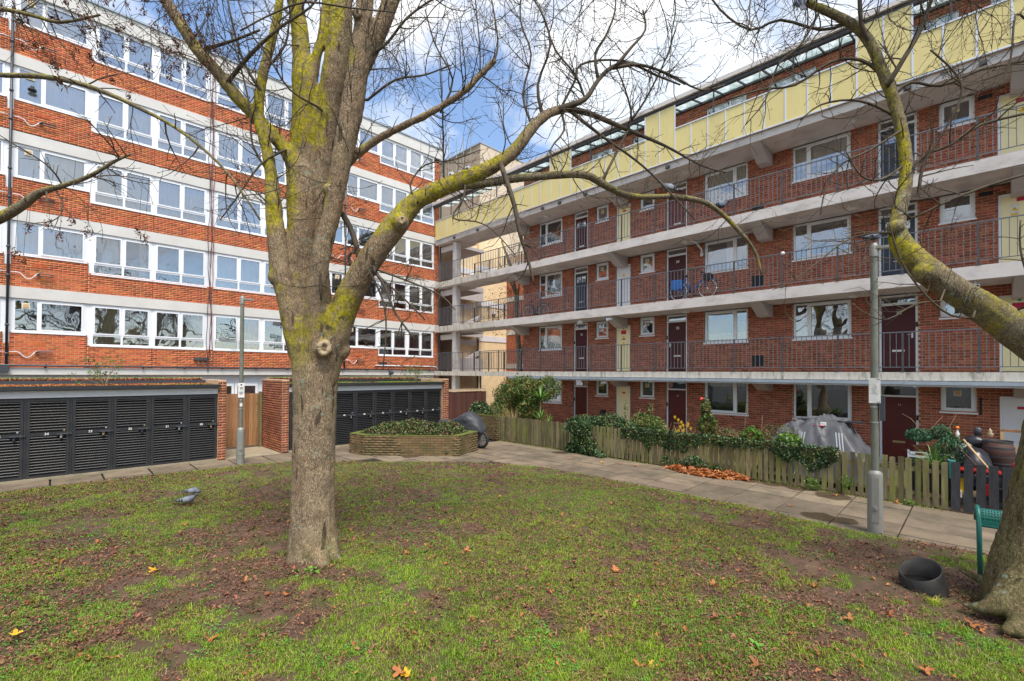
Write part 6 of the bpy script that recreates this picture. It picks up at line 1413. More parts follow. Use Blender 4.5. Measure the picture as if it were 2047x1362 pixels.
# ---------------------------------------------------------------- right hand tree
rt = thing('bare_tree', (7.0, -.7, 0), 'thick furrowed tree at the right edge with one long mossy bough', 'tree')
TD = 4.75
T2 = path([(2133, 1330, 161, TD), (2126, 1270, 133, TD), (2120, 1210, 115, TD), (2116, 1150, 100, TD), (2126, 1090, 91, TD), (2136, 1000, 83, TD), (2154, 900, 79, TD), (2169, 800, 77, TD), (2179, 700, 66, TD), (2194, 500, 53, TD), (2224, 300, 45, TD), (2244, 100, 39, TD)])
r2 = [path([(2060, 1170, 52, 4.7), (2010, 1204, 27, 4.67), (1965, 1216, 12, 4.72), (1920, 1208, 3, 4.85)]), path([(2060, 1160, 46, 4.85), (2015, 1168, 22, 5.0), (1965, 1160, 9, 5.2), (1915, 1140, 2, 5.4)]), path([(2095, 1225, 52, 4.55), (2045, 1252, 24, 4.45), (2005, 1260, 5, 4.4)])]
R1 = path([(2170, 790, 42, 4.8), (2100, 712, 36, 4.85), (2040, 668, 33, 4.9), (1975, 622, 29, 4.95), (1910, 582, 25, 5.0), (1860, 546, 25, 5.05), (1815, 506, 22, 5.1), (1795, 470, 17, 5.15), (1796, 430, 13, 5.2), (1807, 385, 12, 5.25), (1812, 330, 11, 5.3), (1802, 260, 11, 5.35), (1786, 200, 10.5, 5.4), (1765, 145, 10, 5.4), (1742, 90, 9.5, 5.45), (1712, 55, 9, 5.5), (1665, 28, 8, 5.5), (1610, 3, 7, 5.5), (1560, -40, 6, 5.5)])
limbs_mesh('trunk', [T2] + r2, M['bark2'], rt, .024, (), 2, .014, .1)
limbs_mesh('bough', [R1], M['barkbough'], rt, .014, [(atd(1790, 455, 5.1), .085), (atd(1850, 546, 4.98), .12)], 3, .006, .1)
tw2 = MB()
sec2 = [[(1742, 90, 8, 5.45), (1722, 50, 8, 5.4), (1718, -30, 7, 5.4)], [(1785, 195, 6, 5.4), (1820, 165, 5.5, 5.3), (1880, 172, 5, 5.2), (1960, 140, 4.5, 5.1), (2060, 120, 4, 5.0)], [(1775, 170, 9, 5.35), (1805, 120, 8, 5.3), (1840, 60, 7, 5.3), (1868, -20, 6, 5.3)],
 [(1812, 350, 6, 5.25), (1850, 310, 5, 5.2), (1900, 290, 5, 5.1), (1960, 250, 5, 5.0), (2060, 225, 5, 4.9)], [(1793, 235, 6, 5.4), (1750, 212, 5, 5.4), (1700, 200, 4, 5.4), (1640, 210, 3.4, 5.4), (1600, 240, 2.5, 5.4)], [(1795, 468, 4, 5.1), (1745, 466, 3, 5.15), (1690, 482, 3, 5.2), (1640, 520, 2.6, 5.2), (1590, 558, 2.2, 5.2), (1545, 580, 1.4, 5.2)],
 [(1945, 636, 4, 4.8), (1900, 630, 3.5, 4.75), (1850, 590, 3.4, 4.75), (1800, 520, 3, 4.8), (1778, 445, 2, 4.8)], [(1880, 602, 3, 4.75), (1830, 608, 2.6, 4.75), (1770, 640, 2.6, 4.75), (1720, 620, 2.2, 4.75), (1705, 606, 1.6, 4.75)], [(1765, 150, 7, 5.4), (1720, 120, 6, 5.5), (1660, 125, 5, 5.6), (1590, 170, 4.2, 5.7), (1520, 180, 3.4, 5.8), (1450, 200, 2.4, 5.8)],
 [(1700, 45, 6, 5.5), (1640, 60, 5, 5.6), (1560, 40, 4.5, 5.7), (1500, 60, 4, 5.8), (1440, 20, 3.4, 5.8), (1400, -40, 3, 5.8)], [(1800, 262, 5, 5.3), (1740, 300, 4, 5.3), (1680, 330, 3.4, 5.3), (1650, 380, 2.6, 5.3), (1640, 430, 1.8, 5.3)], [(1808, 330, 5, 5.3), (1760, 360, 4, 5.2), (1720, 350, 3, 5.2), (1690, 300, 2, 5.2)],
 [(2047, 350, 5, 4.8), (1980, 370, 5, 4.9), (1900, 400, 5, 5.0), (1850, 425, 4.5, 5.1), (1812, 440, 5, 5.2)], [(1835, 400, 6, 5.2), (1845, 330, 5, 5.2), (1870, 290, 4.5, 5.15), (1920, 200, 4, 5.1), (1912, 150, 3.5, 5.1), (1860, 100, 3, 5.1)], [(1640, 20, 5, 5.5), (1600, 90, 4, 5.5), (1555, 130, 3.6, 5.5), (1530, 200, 3, 5.5), (1490, 250, 2, 5.5)],
 [(2060, 50, 4, 4.8), (2030, 30, 3.5, 4.8), (2020, 120, 3, 4.8), (1990, 180, 2.5, 4.8)], [(2100, 590, 4, 4.6), (2060, 560, 3.5, 4.6), (2040, 500, 3, 4.6), (2040, 440, 2.4, 4.6)]]
for s in sec2:
    s = [(x, y, r*.55, d) for x, y, r, d in s]; pts, rad = attach(*path(s), [R1, T2]); tw2.tube(pts, rad, 6)
    sprout(tw2, pts, rad, max(3, int(sum((pts[i+1]-pts[i]).length for i in range(len(pts)-1))*7)), .2, .7, lv=2, bias=(0, 0, .05), up=.03)
sprout(tw2, R1[0], R1[1], 26, .3, .9, lv=2, i0=.45, up=.05)
for k in range(26):
    p = Vector(atd(R_.uniform(1330, 2060), R_.uniform(-90, -20), R_.uniform(4.6, 6.5))); grow(tw2, p, Vector((R_.gauss(0, .5), R_.gauss(0, .5), -1)), R_.uniform(.6, 1.7), .007, 2, .03)
up2 = path([(2200, 80, 36, 4.75), (2100, -60, 24, 4.8), (1950, -90, 16, 5.0), (1750, -95, 11, 5.2), (1560, -80, 8, 5.4), (1380, -80, 5, 5.6)]); tw2.tube(up2[0], up2[1], 8)
tw2.build('twigs', M['twigmat'], rt, True, kind='stuff')
# ---------------------------------------------------------------- left tree with hanging seeds
lt = thing('bare_tree', tuple(onp(-420, 1150, 'Z', 0)), 'tree off the left edge with brown seed clusters hanging from its twigs', 'tree')
T3 = path([(-420, 1200, 60, 5.4), (-415, 1100, 44, 5.4), (-400, 900, 40, 5.4), (-380, 700, 38, 5.4), (-360, 500, 32, 5.4), (-340, 250, 26, 5.4), (-320, 0, 20, 5.4), (-300, -150, 12, 5.4)])
B1 = path([(-375, 650, 26, 5.4), (-250, 560, 17, 5.3), (-120, 490, 13, 5.2), (0, 436, 10, 5.1), (45, 410, 8.5, 5.1), (80, 385, 7, 5.1), (125, 372, 4.6, 5.1), (180, 352, 4, 5.1), (225, 325, 3, 5.1), (262, 308, 2, 5.1)])
B2 = path([(-350, 340, 16, 5.4), (-200, 210, 8, 5.2), (-60, 150, 5, 5.1), (10, 151, 4.6, 5.0), (80, 153, 5, 5.0), (150, 165, 4.6, 5.0), (215, 187, 4.2, 5.0), (290, 222, 3.8, 5.0), (350, 255, 3.2, 5.0), (420, 310, 2.8, 5.0), (470, 365, 2.2, 5.0), (520, 440, 1.6, 5.0)])
B3 = path([(-330, 60, 14, 5.4), (-150, -20, 9, 5.3), (0, -60, 7, 5.2), (150, -60, 6, 5.1), (300, -50, 5, 5.1), (430, -40, 4, 5.1)])
B4 = path([(-340, 200, 14, 5.4), (-150, 60, 7, 5.2), (-20, 20, 4, 5.1), (60, 30, 3.6, 5.1), (120, 45, 3, 5.1), (200, 30, 2, 5.1)])
b = MB()
for q in (T3, B1, B2, B3, B4): b.tube(q[0], q[1], 10)
b.build('trunk', M['barkbough'], lt, True)
tips.clear(); tw3 = MB()
for q, c in ((B1, 16), (B2, 16), (B3, 10), (B4, 16)): sprout(tw3, q[0], q[1], c, .25, .8, lv=2, i0=.45, bias=(0, 0, -.2), up=-.02)
for k in range(34):
    p = Vector(atd(R_.uniform(-30, 470), R_.uniform(-80, -10), R_.uniform(4.7, 5.6))); grow(tw3, p, Vector((R_.gauss(0, .45), R_.gauss(0, .45), -1)), R_.uniform(.4, 1.35), .005, 2, -.02)
tw3.build('twigs', M['twigmat'], lt, True, kind='stuff')
# seed clusters: bunches of dry winged seeds
kb = []
for v in range(4):
    n = 26; P = rng.normal(0, 1, (n, 3))*np.array([.016, .016, .028]) + np.array([0, 0, -.035]); V, F_ = scatter_quads(n, P, .016, squash=.35, tilt=1.6, bend=.25)
    kb.append(np_mesh('seed_cluster', V, F_, M['seed']))
def pxy(P): d = np.array(P)-CAMP; q = d@F2; return 1023.5+CF*(d@R3)/q, CCY-CF*(d@U3)/q
cand = [t for t in tips if -20 < pxy(t)[0] < 440 and -20 < pxy(t)[1] < 260]; R_.shuffle(cand); dn = []
for t in cand:
    if len(dn) > 84: break
    x, y = pxy(t)
    if y > 150 and R_.random() < .6: continue
    dn.append(t); s = R_.uniform(.8, 1.5); link('seed_cluster', kb[R_.randrange(4)], lt, t-rootloc(lt), (R_.gauss(0, .2), R_.gauss(0, .2), R_.uniform(0, 6)), (s, s, s))
for x, y in ((30, 500), (58, 448), (98, 440), (120, 465), (47, 515), (57, 1000), (142, 433), (175, 458), (290, 470), (278, 456)):
    if y > 900: continue
    t = Vector(atd(x, y, 5.1)); link('seed_cluster', kb[R_.randrange(4)], lt, t-rootloc(lt), (0, 0, R_.uniform(0, 6)), (1.2, 1.2, 1.2)); MB().tube([t, t+Vector((.01, .01, .3)), t+Vector((.03, .0, .62))], .002, 3).build('twig', M['twigmat'], lt)
# ---------------------------------------------------------------- pale leaning tree behind the bridges
bt = thing('bare_tree', (18.6, 18.2, 0), 'slim pale leaning tree standing behind the corner bridges', 'tree')
b = MB(); b.tube([(18.55, 18.0, 0), (18.6, 18.05, 2), (18.55, 18.1, 3.6), (18.4, 18.15, 5.2), (18.5, 18.3, 6.8), (18.2, 18.5, 8.6), (17.9, 18.9, 10)], [.2, .17, .16, .13, .12, .09, .05], 10); b.tube([(18.55, 18.08, 3.3), (18.5, 17.6, 4.2), (18.5, 17.2, 5.0), (18.6, 16.9, 6.5)], [.13, .11, .09, .05], 10); b.tube([(18.5, 18.3, 6.9), (18.6, 18.9, 7.8), (18.3, 19.6, 9)], [.08, .06, .03], 8); b.tube([(18.45, 18.2, 6.2), (18.0, 17.6, 7.4), (18.2, 17.1, 8.6)], [.07, .05, .03], 8)
b.build('trunk', M['barkback'], bt, True)
b = MB()
for k in range(12): grow(b, Vector((18.4, 18.3, R_.uniform(5, 9.5))), rvec()+Vector((0, 0, .5)), R_.uniform(.6, 1.6), .012, 2, .05)
b.build('twigs', M['twigmat'], bt, True, kind='stuff')
n = 260; P = np.column_stack([rng.normal(17.6, .5, n), rng.normal(18.6, .9, n), rng.uniform(4.6, 7.2, n)]); stuff('last_leaves', *scatter_quads(n, P, .05, tilt=1), M['leaflime'], parent=bt)
# ---------------------------------------------------------------- trees behind the viewer, seen only mirrored in the windows
def far_tree(x, y, h, sd):
    global R_
    R_ = random.Random(sd); b = MB(); t0 = Vector((x, y, 0)); b.tube([t0, t0+Vector((.1, 0, h*.25)), t0+Vector((0, .2, h*.5)), t0+Vector((.2, 0, h*.75))], [.32, .26, .18, .08], 8)
    for k in range(34):
        z = R_.uniform(.22, .75)*h; a = R_.uniform(0, 6.28); grow(b, t0+Vector((0, 0, z)), Vector((math.cos(a), math.sin(a), R_.uniform(.4, 1.3))), h*R_.uniform(.25, .42), .075*(1-.6*z/h), 2, .05, .42, None, .3)
    o = b.build('bare_tree', M['twigmat'], None, True); return tag(o, None, 'tree', 'bare trees across the square')
for i, (x, y, h) in enumerate(((-5.5, -3.5, 13), (-9, 4.5, 12), (1.5, -8.5, 14), (7, -9.5, 12), (-13, -2, 14))):
    o = far_tree(x, y, h, 50+i); o['label'] = 'bare tree across the square, mirrored in the windows'
# ================================================================== pigeons on branches and the lamp post
def on_path(q, f): i = int(f*(len(q[0])-1)); return q[0][i], q[1][i]
p, r = on_path(L6c, .05); pigeon((p.x, p.y, p.z+r*.7), yaw_img(-1, .3), 'pale grey pigeon perched on the long mossy branch, nearer the tree', head='pgrey')
p, r = on_path(L6c, .45); pigeon((p.x, p.y, p.z+r*.7), yaw_img(1, .2), 'dark pigeon perched on the long mossy branch, further from the tree', body='pdark')
pigeon((9.40, 1.17, 4.665), yaw_img(1, .1), 'dark pigeon standing on top of the near lamp post', body='pdark', head='pdark')
p = Vector(atd(1597, 12, 5.5)); pigeon((p.x, p.y, p.z-.05), yaw_img(1, 1.2), 'pigeon perched high on the right hand bough, tail hanging down', body='pdark').rotation_euler = (0, -.9, yaw_img(1, 1.2))
# ================================================================== garden plants
def ell(n, c, r, shell=.35):
    d = rng.normal(0, 1, (n, 3)); d /= np.linalg.norm(d, axis=1)[:, None]; k = (1-shell*rng.random(n)**1.4)
    return np.array(c) + d*np.array(r)*k[:, None]
def clumps(n, blobs, size, tilt=.9):
    tot = sum(b_[1][0]*b_[1][1] for b_ in blobs); P = []
    for c, r in blobs:
        m = int(n*r[0]*r[1]/tot); q = ell(m, c, r); 
        wob = .12*nz2(q[:, :2]*1.0+q[:, 2:3], 5, 2); q = np.array(c)+(q-np.array(c))*(1+wob[:, None]); P.append(q[q[:, 2] > .02])
    P = np.vstack(P); return scatter_quads(len(P), P, size, tilt=tilt)
def stems(name, root, lines, r, mk='stem'):
    b = MB()
    for l in lines: b.tube(l, [r*(1-.6*i/(len(l)-1)) for i in range(len(l))], 5)
    return b.build(name, M[mk], root, True)
t = thing('leafy_shrub', (13.2, 13.2, 0), 'big evergreen shrub in the corner garden above the picket fence', 'shrub')
stuff('foliage', *clumps(26000, [((13.5, 13.1, 1.6), (.75, .8, .8)), ((13.3, 12.4, 1.75), (.6, .65, .6)), ((13.6, 14.0, 1.4), (.6, .6, .7)), ((13.9, 12.1, 1.9), (.5, .6, .5)), ((12.9, 13.7, .9), (.5, .7, .45)), ((13.0, 12.1, 1.2), (.4, .5, .5))], .034), M['leafgreen'], parent=t)
stems('stem', t, [[(13.5, 13.2, 0), (13.4, 13.0, .9), (13.6, 12.8, 1.9)], [(13.4, 13.2, 0), (13.2, 12.5, 1.1), (13.2, 12.2, 2.0)], [(13.5, 13.3, 0), (13.5, 13.9, 1), (13.6, 14.2, 1.8)]], .035)
t = thing('low_shrub', (12.7, 14.3, 0), 'low dark shrub behind the brick garden wall', 'shrub')
stuff('foliage', *clumps(5000, [((12.75, 14.6, .85), (.5, .75, .42)), ((12.6, 13.7, .8), (.4, .5, .35))], .04), M['ivy'], parent=t)
def strap_leaves(root, name, c, n, L0, wd, mk, rise=.8, droop=1.0, seg=5):
    V = []; F_ = []
    for i in range(n):
        a = rng.uniform(0, 2*PI); el = rng.uniform(.15, 1.35); ln = L0*rng.uniform(.7, 1.15); d = np.array([math.cos(a), math.sin(a), 0]); s = np.array([-math.sin(a), math.cos(a), 0])*wd
        p = np.array(c, float); v = d*math.cos(el)+np.array([0, 0, math.sin(el)]); b0 = len(V)
        for k in range(seg+1):
            f = k/seg; ww = (1-f)**.6*(.5+f*1.2 if f < .4 else 1); V += [p-s*ww, p+s*ww]; v = v + np.array([0, 0, -.28*droop*f]); v /= np.linalg.norm(v); p = p+v*ln/seg
            if k: F_.append((b0+2*k-2, b0+2*k-1, b0+2*k+1, b0+2*k))
    return stuff(name, np.array(V), np.array(F_), M[mk], parent=root)
t = thing('cordyline', (13.0, 11.4, 0), 'spiky cordyline palm at the edge of the corner garden', 'palm'); strap_leaves(t, 'leaf', (12.95, 11.5, 1.55), 90, .62, .018, 'palm'); strap_leaves(t, 'leaf', (12.7, 11.3, .8), 40, .5, .016, 'palm'); strap_leaves(t, 'leaf', (12.75, 10.9, .7), 40, .4, .018, 'palm'); stems('stem', t, [[(12.95, 11.5, 0), (12.93, 11.52, .8), (12.95, 11.5, 1.6)]], .05)
t = thing('ornamental_grass', (12.6, 13.0, 0), 'straw-coloured ornamental grass leaning over the picket fence', 'grass plant'); strap_leaves(t, 'leaf', (12.45, 13.1, .35), 420, 1.05, .005, 'dryg', seg=6); strap_leaves(t, 'leaf', (12.5, 12.5, .35), 320, 1.0, .005, 'dryg', seg=6)
# ivy over the fence
def ivy_sheet(n, fy, xlo=XF-.10, xhi=XF+.05): 
    P = []
    while len(P) < n:
        y = rng.uniform(*fy[0]); z = rng.uniform(*fy[1]); P.append((rng.uniform(xlo, xhi), y, z))
    return np.array(P)
t = thing('ivy', (XF, 8.7, 0), 'thick curtain of dark ivy covering a stretch of the picket fence down to the path', 'ivy')
P = ivy_sheet(11000, ((7.85, 9.5), (.0, 1.0)), XF-.22, XF+.1); e = nz2(P[:, 1:], 2.6, 6)*.14; P = P[(np.abs(P[:, 1]-8.85+.22*(1-P[:, 2])) < .58+e+.15*np.cos(P[:, 2]*3))]; bul = .06*nz2(P[:, 1:], 4, 2); P[:, 0] += bul
V, F_ = scatter_quads(len(P), P, .026, squash=.8, tilt=1.1); stuff('foliage', V, F_, M['ivy'], parent=t)
t = thing('ivy_hedge', (12.4, 8, 0), 'rounded ivy hedge rising behind the fence in front of the yellow cupboard door', 'hedge')
stuff('foliage', *clumps(17000, [((12.3, 8.9, .85), (.4, .7, .32)), ((12.35, 8.0, .88), (.4, .8, .34)), ((12.35, 7.2, .82), (.35, .6, .26)), ((12.3, 9.3, .8), (.35, .4, .3))], .026), M['ivy'], parent=t)
t = thing('trailing_ivy', (XF, 4.5, 0), 'trailing ivy along the top rail and through the gaps of the picket fence', 'ivy')
P = ivy_sheet(17000, ((2.1, 7.4), (.1, 1.0)), XF-.06, XF+.05); hh = .70 + .12*nz2(P[:, 1:2]@np.array([[1, 0.]]), 2.0, 8) ; keep = (P[:, 2] > hh-.02) & (P[:, 2] < .98) | ((nz2(P[:, 1:], 2.4, 12) > 1.05) & (P[:, 1] > 4.2)); P = P[keep]
stuff('foliage', *scatter_quads(len(P), P, .026, squash=.8, tilt=1.0), M['ivy'], parent=t)
b = MB()
for k in range(26): 
    y = 2.2+5.1*k/26; b.tube([(XF-.03, y, .86+.04*math.sin(k)), (XF-.035, y-.1, .90+.03*math.sin(k*2)), (XF-.03, y-.2, .86+.04*math.sin(k+1))], .006, 4)
b.build('stem', M['stem'], t)
t = thing('bushy_shrub', (12.5, 7, 0), 'mid-green bushy shrub with two upright shoots beside door 10', 'shrub')
stuff('foliage', *clumps(4500, [((12.5, 6.75, .9), (.38, .5, .35)), ((13.0, 7.3, 1.0), (.3, .4, .35)), ((13.0, 7.9, 1.35), (.08, .07, .3)), ((12.9, 7.0, 1.4), (.08, .08, .3))], .03), M['leafgreen'], parent=t)
stems('stem', t, [[(12.9, 7.8, .4), (12.95, 7.85, 1.6)], [(12.9, 7.0, .4), (12.95, 6.95, 1.65)], [(12.2, 7.35, .3), (12.3, 7.0, 1.5)]], .012)
t = thing('rose_bush', (12.6, 5.2, 0), 'tall rose bush with three red and orange blooms in front of the window', 'rose')
V, F_ = clumps(1500, [((12.6, 5.15, 1.15), (.22, .24, .4)), ((12.6, 5.2, 1.6), (.14, .14, .25))], .035); stuff('foliage', V, F_, M['leafgreen'], parent=t)
stems('stem', t, [[(12.6, 5.2, 0), (12.62, 5.25, .9), (12.6, 5.3, 1.85)], [(12.6, 5.2, .3), (12.6, 5.1, 1.2), (12.6, 5.15, 1.7)], [(12.6, 5.2, .3), (12.6, 5.35, 1), (12.6, 5.4, 1.3)]], .01, 'leafgreen')
M['rosered'] = mat('rose_petal_red', (.75, .05, .05), rough=.6); M['roseor'] = mat('rose_petal_orange', (.85, .3, .12), rough=.6)
for p, mk in (((12.58, 5.32, 1.84), 'rosered'), ((12.58, 5.19, 1.58), 'roseor'), ((12.56, 5.40, 1.31), 'rosered')):
    V, F_ = scatter_quads(26, ell(26, p, (.035, .035, .035), .6), .028, squash=.9, tilt=1.2, bend=.5); link('bloom', np_mesh('bloom', V, F_, M[mk], off=rootloc(t)), t)
t = thing('yellow_leaf_shoot', (12.5, 5.8, 0), 'thin shoot with big yellow heart-shaped leaves in front of door 10', 'plant')
stems('stem', t, [[(12.4, 5.75, .3), (12.45, 5.85, .9), (12.5, 5.95, 1.25)], [(12.45, 5.85, .9), (12.5, 5.6, 1.3)]], .008)
for k in range(13):
    c = np.array([12.42, 5.95-.045*(k % 9)+rng.normal(0, .05), 1.32-.055*(k % 6)-.02*k+rng.normal(0, .02)]); V, F_ = scatter_quads(1, c[None], .055, squash=.75, tilt=.1, bend=.15)
    V = np.array([c+np.array([-.01, -.045, .0]), c+np.array([0, 0, -.07]), c+np.array([-.01, .045, 0]), c+np.array([0, 0.0, .045])]); link('leaf', np_mesh('leaf', V, np.array([(0, 1, 2, 3)]), M['leafyellow'], off=rootloc(t)), t)
t = thing('nasturtium', (12.4, 3.7, 0), 'bright green round-leaved nasturtium behind the fence by the tarpaulin', 'plant')
stuff('foliage', *clumps(700, [((12.4, 3.95, .98), (.25, .25, .25)), ((12.3, 3.1, .95), (.2, .3, .2))], .05, .6), M['leaflime'], parent=t)
t = thing('straggly_shrub', (12.6, 3.6, 0), 'straggly brown-green shrub left of the tarpaulin with bare upright canes', 'shrub')
stuff('foliage', *clumps(2600, [((12.6, 3.45, 1.0), (.35, .45, .34)), ((12.5, 4.6, .9), (.3, .6, .25))], .02), M['leafheath'], parent=t)
stuff('dry_stalks', *blades(900, np.column_stack([rng.uniform(12.2, 12.8, 900), rng.uniform(3.2, 6.3, 900), np.full(900, .3)]), .75, .004, .7), M['dryg'], parent=t)
stems('cane', t, [[(12.6, 4.2, .3), (12.6, 4.22, 1.0), (12.62, 4.18, 1.75)], [(12.6, 3.85, .3), (12.62, 3.8, 1.5)], [(12.6, 3.3, .5), (12.6, 3.2, 1.2), (12.6, 3.05, 1.0)]], .010)
t = thing('conifer_cutting', (12.9, .5, 0), 'blue-green conifer in a heap of potted plants beside door 11', 'conifer')
stuff('foliage', *clumps(5000, [((12.75, .42, 1.0), (.28, .26, .30)), ((13.0, .85, 1.25), (.25, .26, .14)), ((13.1, .55, 1.32), (.2, .2, .16))], .018, 1.4), M['conifer'], parent=t)
stems('stem', t, [[(12.9, .5, .2), (12.8, .45, 1.2)], [(13, .9, 1.0), (12.9, .7, 1.4), (12.9, .5, 1.7)], [(13, .6, 1.0), (13, 1.0, 1.6), (13, 1.15, 1.7)], [(13, .6, 1.0), (12.9, .3, 1.75)]], .008)
t = thing('spider_plant', (12.5, .6, 0), 'long strap-leaved plant spilling over the fence among the pots', 'plant'); strap_leaves(t, 'leaf', (12.4, .62, .72), 46, .55, .015, 'palm'); strap_leaves(t, 'leaf', (13.05, .38, 1.05), 60, .45, .01, 'palm')
t = thing('fence_weeds', (XF-.1, 1.9, 0), 'small green weeds growing at the foot of the picket fence', 'weeds')
V, F_ = clumps(420, [((XF-.1, 2.55, .12), (.06, .16, .13)), ((XF-.09, 1.95, .28), (.05, .13, .14)), ((XF-.1, .95, .06), (.05, .08, .06))], .022); stuff('foliage', V, F_, M['leaflime'], parent=t)
P = np.column_stack([rng.uniform(XF-.1, XF, 900), rng.uniform(.4, 12.7, 900), np.full(900, .0)]); stuff('base_grass', *blades(900, P, .05, .004), M['grass'], parent=t)
t = thing('ivy_sprig', (XF-.1, 5.3, 0), 'low dark ivy sprig on the path behind the leaf pile', 'ivy')
stuff('foliage', *clumps(420, [((XF-.12, 5.15, .2), (.08, .3, .2)), ((XF-.12, 4.6, .12), (.07, .22, .12))], .04), M['ivy'], parent=t)
t = thing('planter_fern', tuple(onp(893, 908, 'Z', 0)), 'small grey-green fern at the foot of the brick planter', 'fern'); p = onp(893, 910, 'Z', .12); strap_leaves(t, 'leaf', p, 40, .2, .008, 'ivy')
# saplings on the shed roofs
for x, y, h, lab in ((836, 765, .75, 'leafy sapling growing out of the far shed roof'), (208, 762, .75, 'bushy sapling growing out of the near shed roof')):
    p = onp(x, y, 'Y', YSH+.5); t = thing('roof_sapling', tuple(p), lab, 'sapling'); b = MB(); tips.clear(); R_ = random.Random(x)
    for k in range(7): grow(b, Vector(p)+Vector((0, 0, -.15)), Vector((R_.gauss(0, .9), R_.gauss(0, .4), 1.2)), h*R_.uniform(.7, 1.3), .01, 2, .04, .07)
    b.build('stem', M['stem'], t, True)
    TP = np.array([tuple(q) for q in tips]); k = min(len(TP), 60); TP = np.repeat(TP[:k], 3, 0)+rng.normal(0, .03, (k*3, 3)); stuff('foliage', *scatter_quads(len(TP), TP, .035, tilt=.9), M['leaflime'], parent=t)
# ================================================================== leaf pile, loose leaves
def maple(size, curl, m, sd):
    g = np.random.default_rng(sd); k = 5; V = [(0, 0, 0)]; n = 20
    for i in range(n):
        a = 2*PI*i/n; r = size*(.42+.58*abs(math.cos(a*2.5))**.8)*(1 if math.cos(a) > -.8 else .35)*g.uniform(.85, 1.1); V.append((r*math.cos(a), r*math.sin(a), curl*size*(abs(math.sin(a*1.0)))*1.1*r/size+g.uniform(0, .12)*size))
    F_ = [(0, 1+i, 1+(i+1) % n) for i in range(n)]; V = np.array(V)
    st = len(V); V = np.vstack([V, [(-size*.3, 0, .002), (-size*1.1, size*.1, .004), (-size*1.1, size*.1+.004, .004)]]); F_.append((st, st+1, st+2))
    return np_mesh('maple_leaf', V, np.array(F_), m)
ml = [maple(.065, c, M[k], i) for i, (c, k) in enumerate(((.5, 'leaforange'), (.9, 'leaforange'), (.3, 'leaforange'), (.4, 'leafyellow'), (.7, 'leaforange')))]
lpile = thing('leaf_pile', (11.55, 4.9, 0), 'swept pile of orange-brown fallen leaves against the picket fence', 'leaf pile')
n = 1500; f = rng.random(n); y = 5.85-1.95*f + rng.normal(0, .05, n); wdt = np.sin(np.clip(f, .03, .97)*PI)**.7; x = XF-.02-rng.random(n)**1.3*(.12+.42*wdt); z = .01+rng.random(n)*.19*wdt*np.clip(1-(XF-x)/.62, .1, 1)
stuff('leaves', *scatter_quads(n, np.column_stack([x, y, z]), .052, squash=.7, tilt=.5, bend=.4), M['leaforange'], parent=lpile)
for i in range(34):
    f = R_.random(); o = link('maple_leaf', ml[(0, 1, 2, 4)[i % 4]], lpile, (XF-.06-R_.random()**1.2*(.15+.42*math.sin(max(.05, min(.95, f))*PI))-11.55, 5.85-1.95*f-4.9, .06+.05*R_.random()), (R_.gauss(0, .35), R_.gauss(0, .35), R_.uniform(0, 6)))
spots = [(1125, 1078, 3, 1.3), (310, 1141, 3, 1.3), (1230, 1142, 0, 1.1), (1098, 1183, 0, .9), (1425, 1172, 4, 1.1), (1430, 1238, 1, .8), (815, 1350, 3, 1.0), (800, 1345, 0, 1.2), (815, 1110, 4, 1.0), (745, 1108, 0, .9), (867, 1115, 0, .9), (932, 1103, 4, 1.), (535, 1190, 0, .8), (572, 1190, 0, .8), (490, 1165, 1, .9),
 (1278, 1332, 0, .9), (1515, 1332, 4, 1.), (1300, 1330, 3, .7), (1630, 1175, 1, .8), (1945, 1250, 0, 1.3), (1775, 1230, 1, .9), (1960, 1262, 4, .7), (370, 1048, 0, .9), (118, 1125, 0, .9), (196, 1085, 4, .8), (60, 1205, 0, .9), (1110, 985, 0, .8), (1000, 993, 3, .7), (1122, 1030, 4, .8), (1174, 1025, 0, .7), (1223, 1008, 4, .8), (1322, 1030, 0, .7),
 (1140, 917, 0, .9), (1205, 925, 3, 1.2), (1240, 928, 0, .8), (1270, 932, 4, .8), (1328, 938, 0, .9), (1580, 1012, 0, .9), (1670, 990, 0, 1.), (1790, 1005, 4, 1.), (1160, 928, 0, .6), (960, 905, 3, .8), (700, 1060, 4, .8), (640, 1170, 0, .8), (30, 1270, 3, 1), (150, 1320, 0, 1), (420, 1280, 4, 1), (950, 1240, 0, .8), (1700, 1240, 4, .9), (1850, 1340, 0, 1), (1640, 1310, 1, 1.)]
for x, y, k, s in spots:
    p = onp(x, y, 'Z', .05 if in_poly(np.array([onp(x, y, 'Z', 0)[:2]]), LP)[0] else .012)
    o = link('fallen_leaf', ml[k], None, tuple(p), (R_.gauss(0, .12), R_.gauss(0, .12), R_.uniform(0, 6)), (s, s, s)); tag(o, 'single large fallen bright yellow maple leaf lying on the ground' if k == 3 else 'single large fallen orange-brown maple leaf lying on the ground', 'leaf', 'large fallen yellow leaves' if k == 3 else 'large fallen orange-brown leaves')
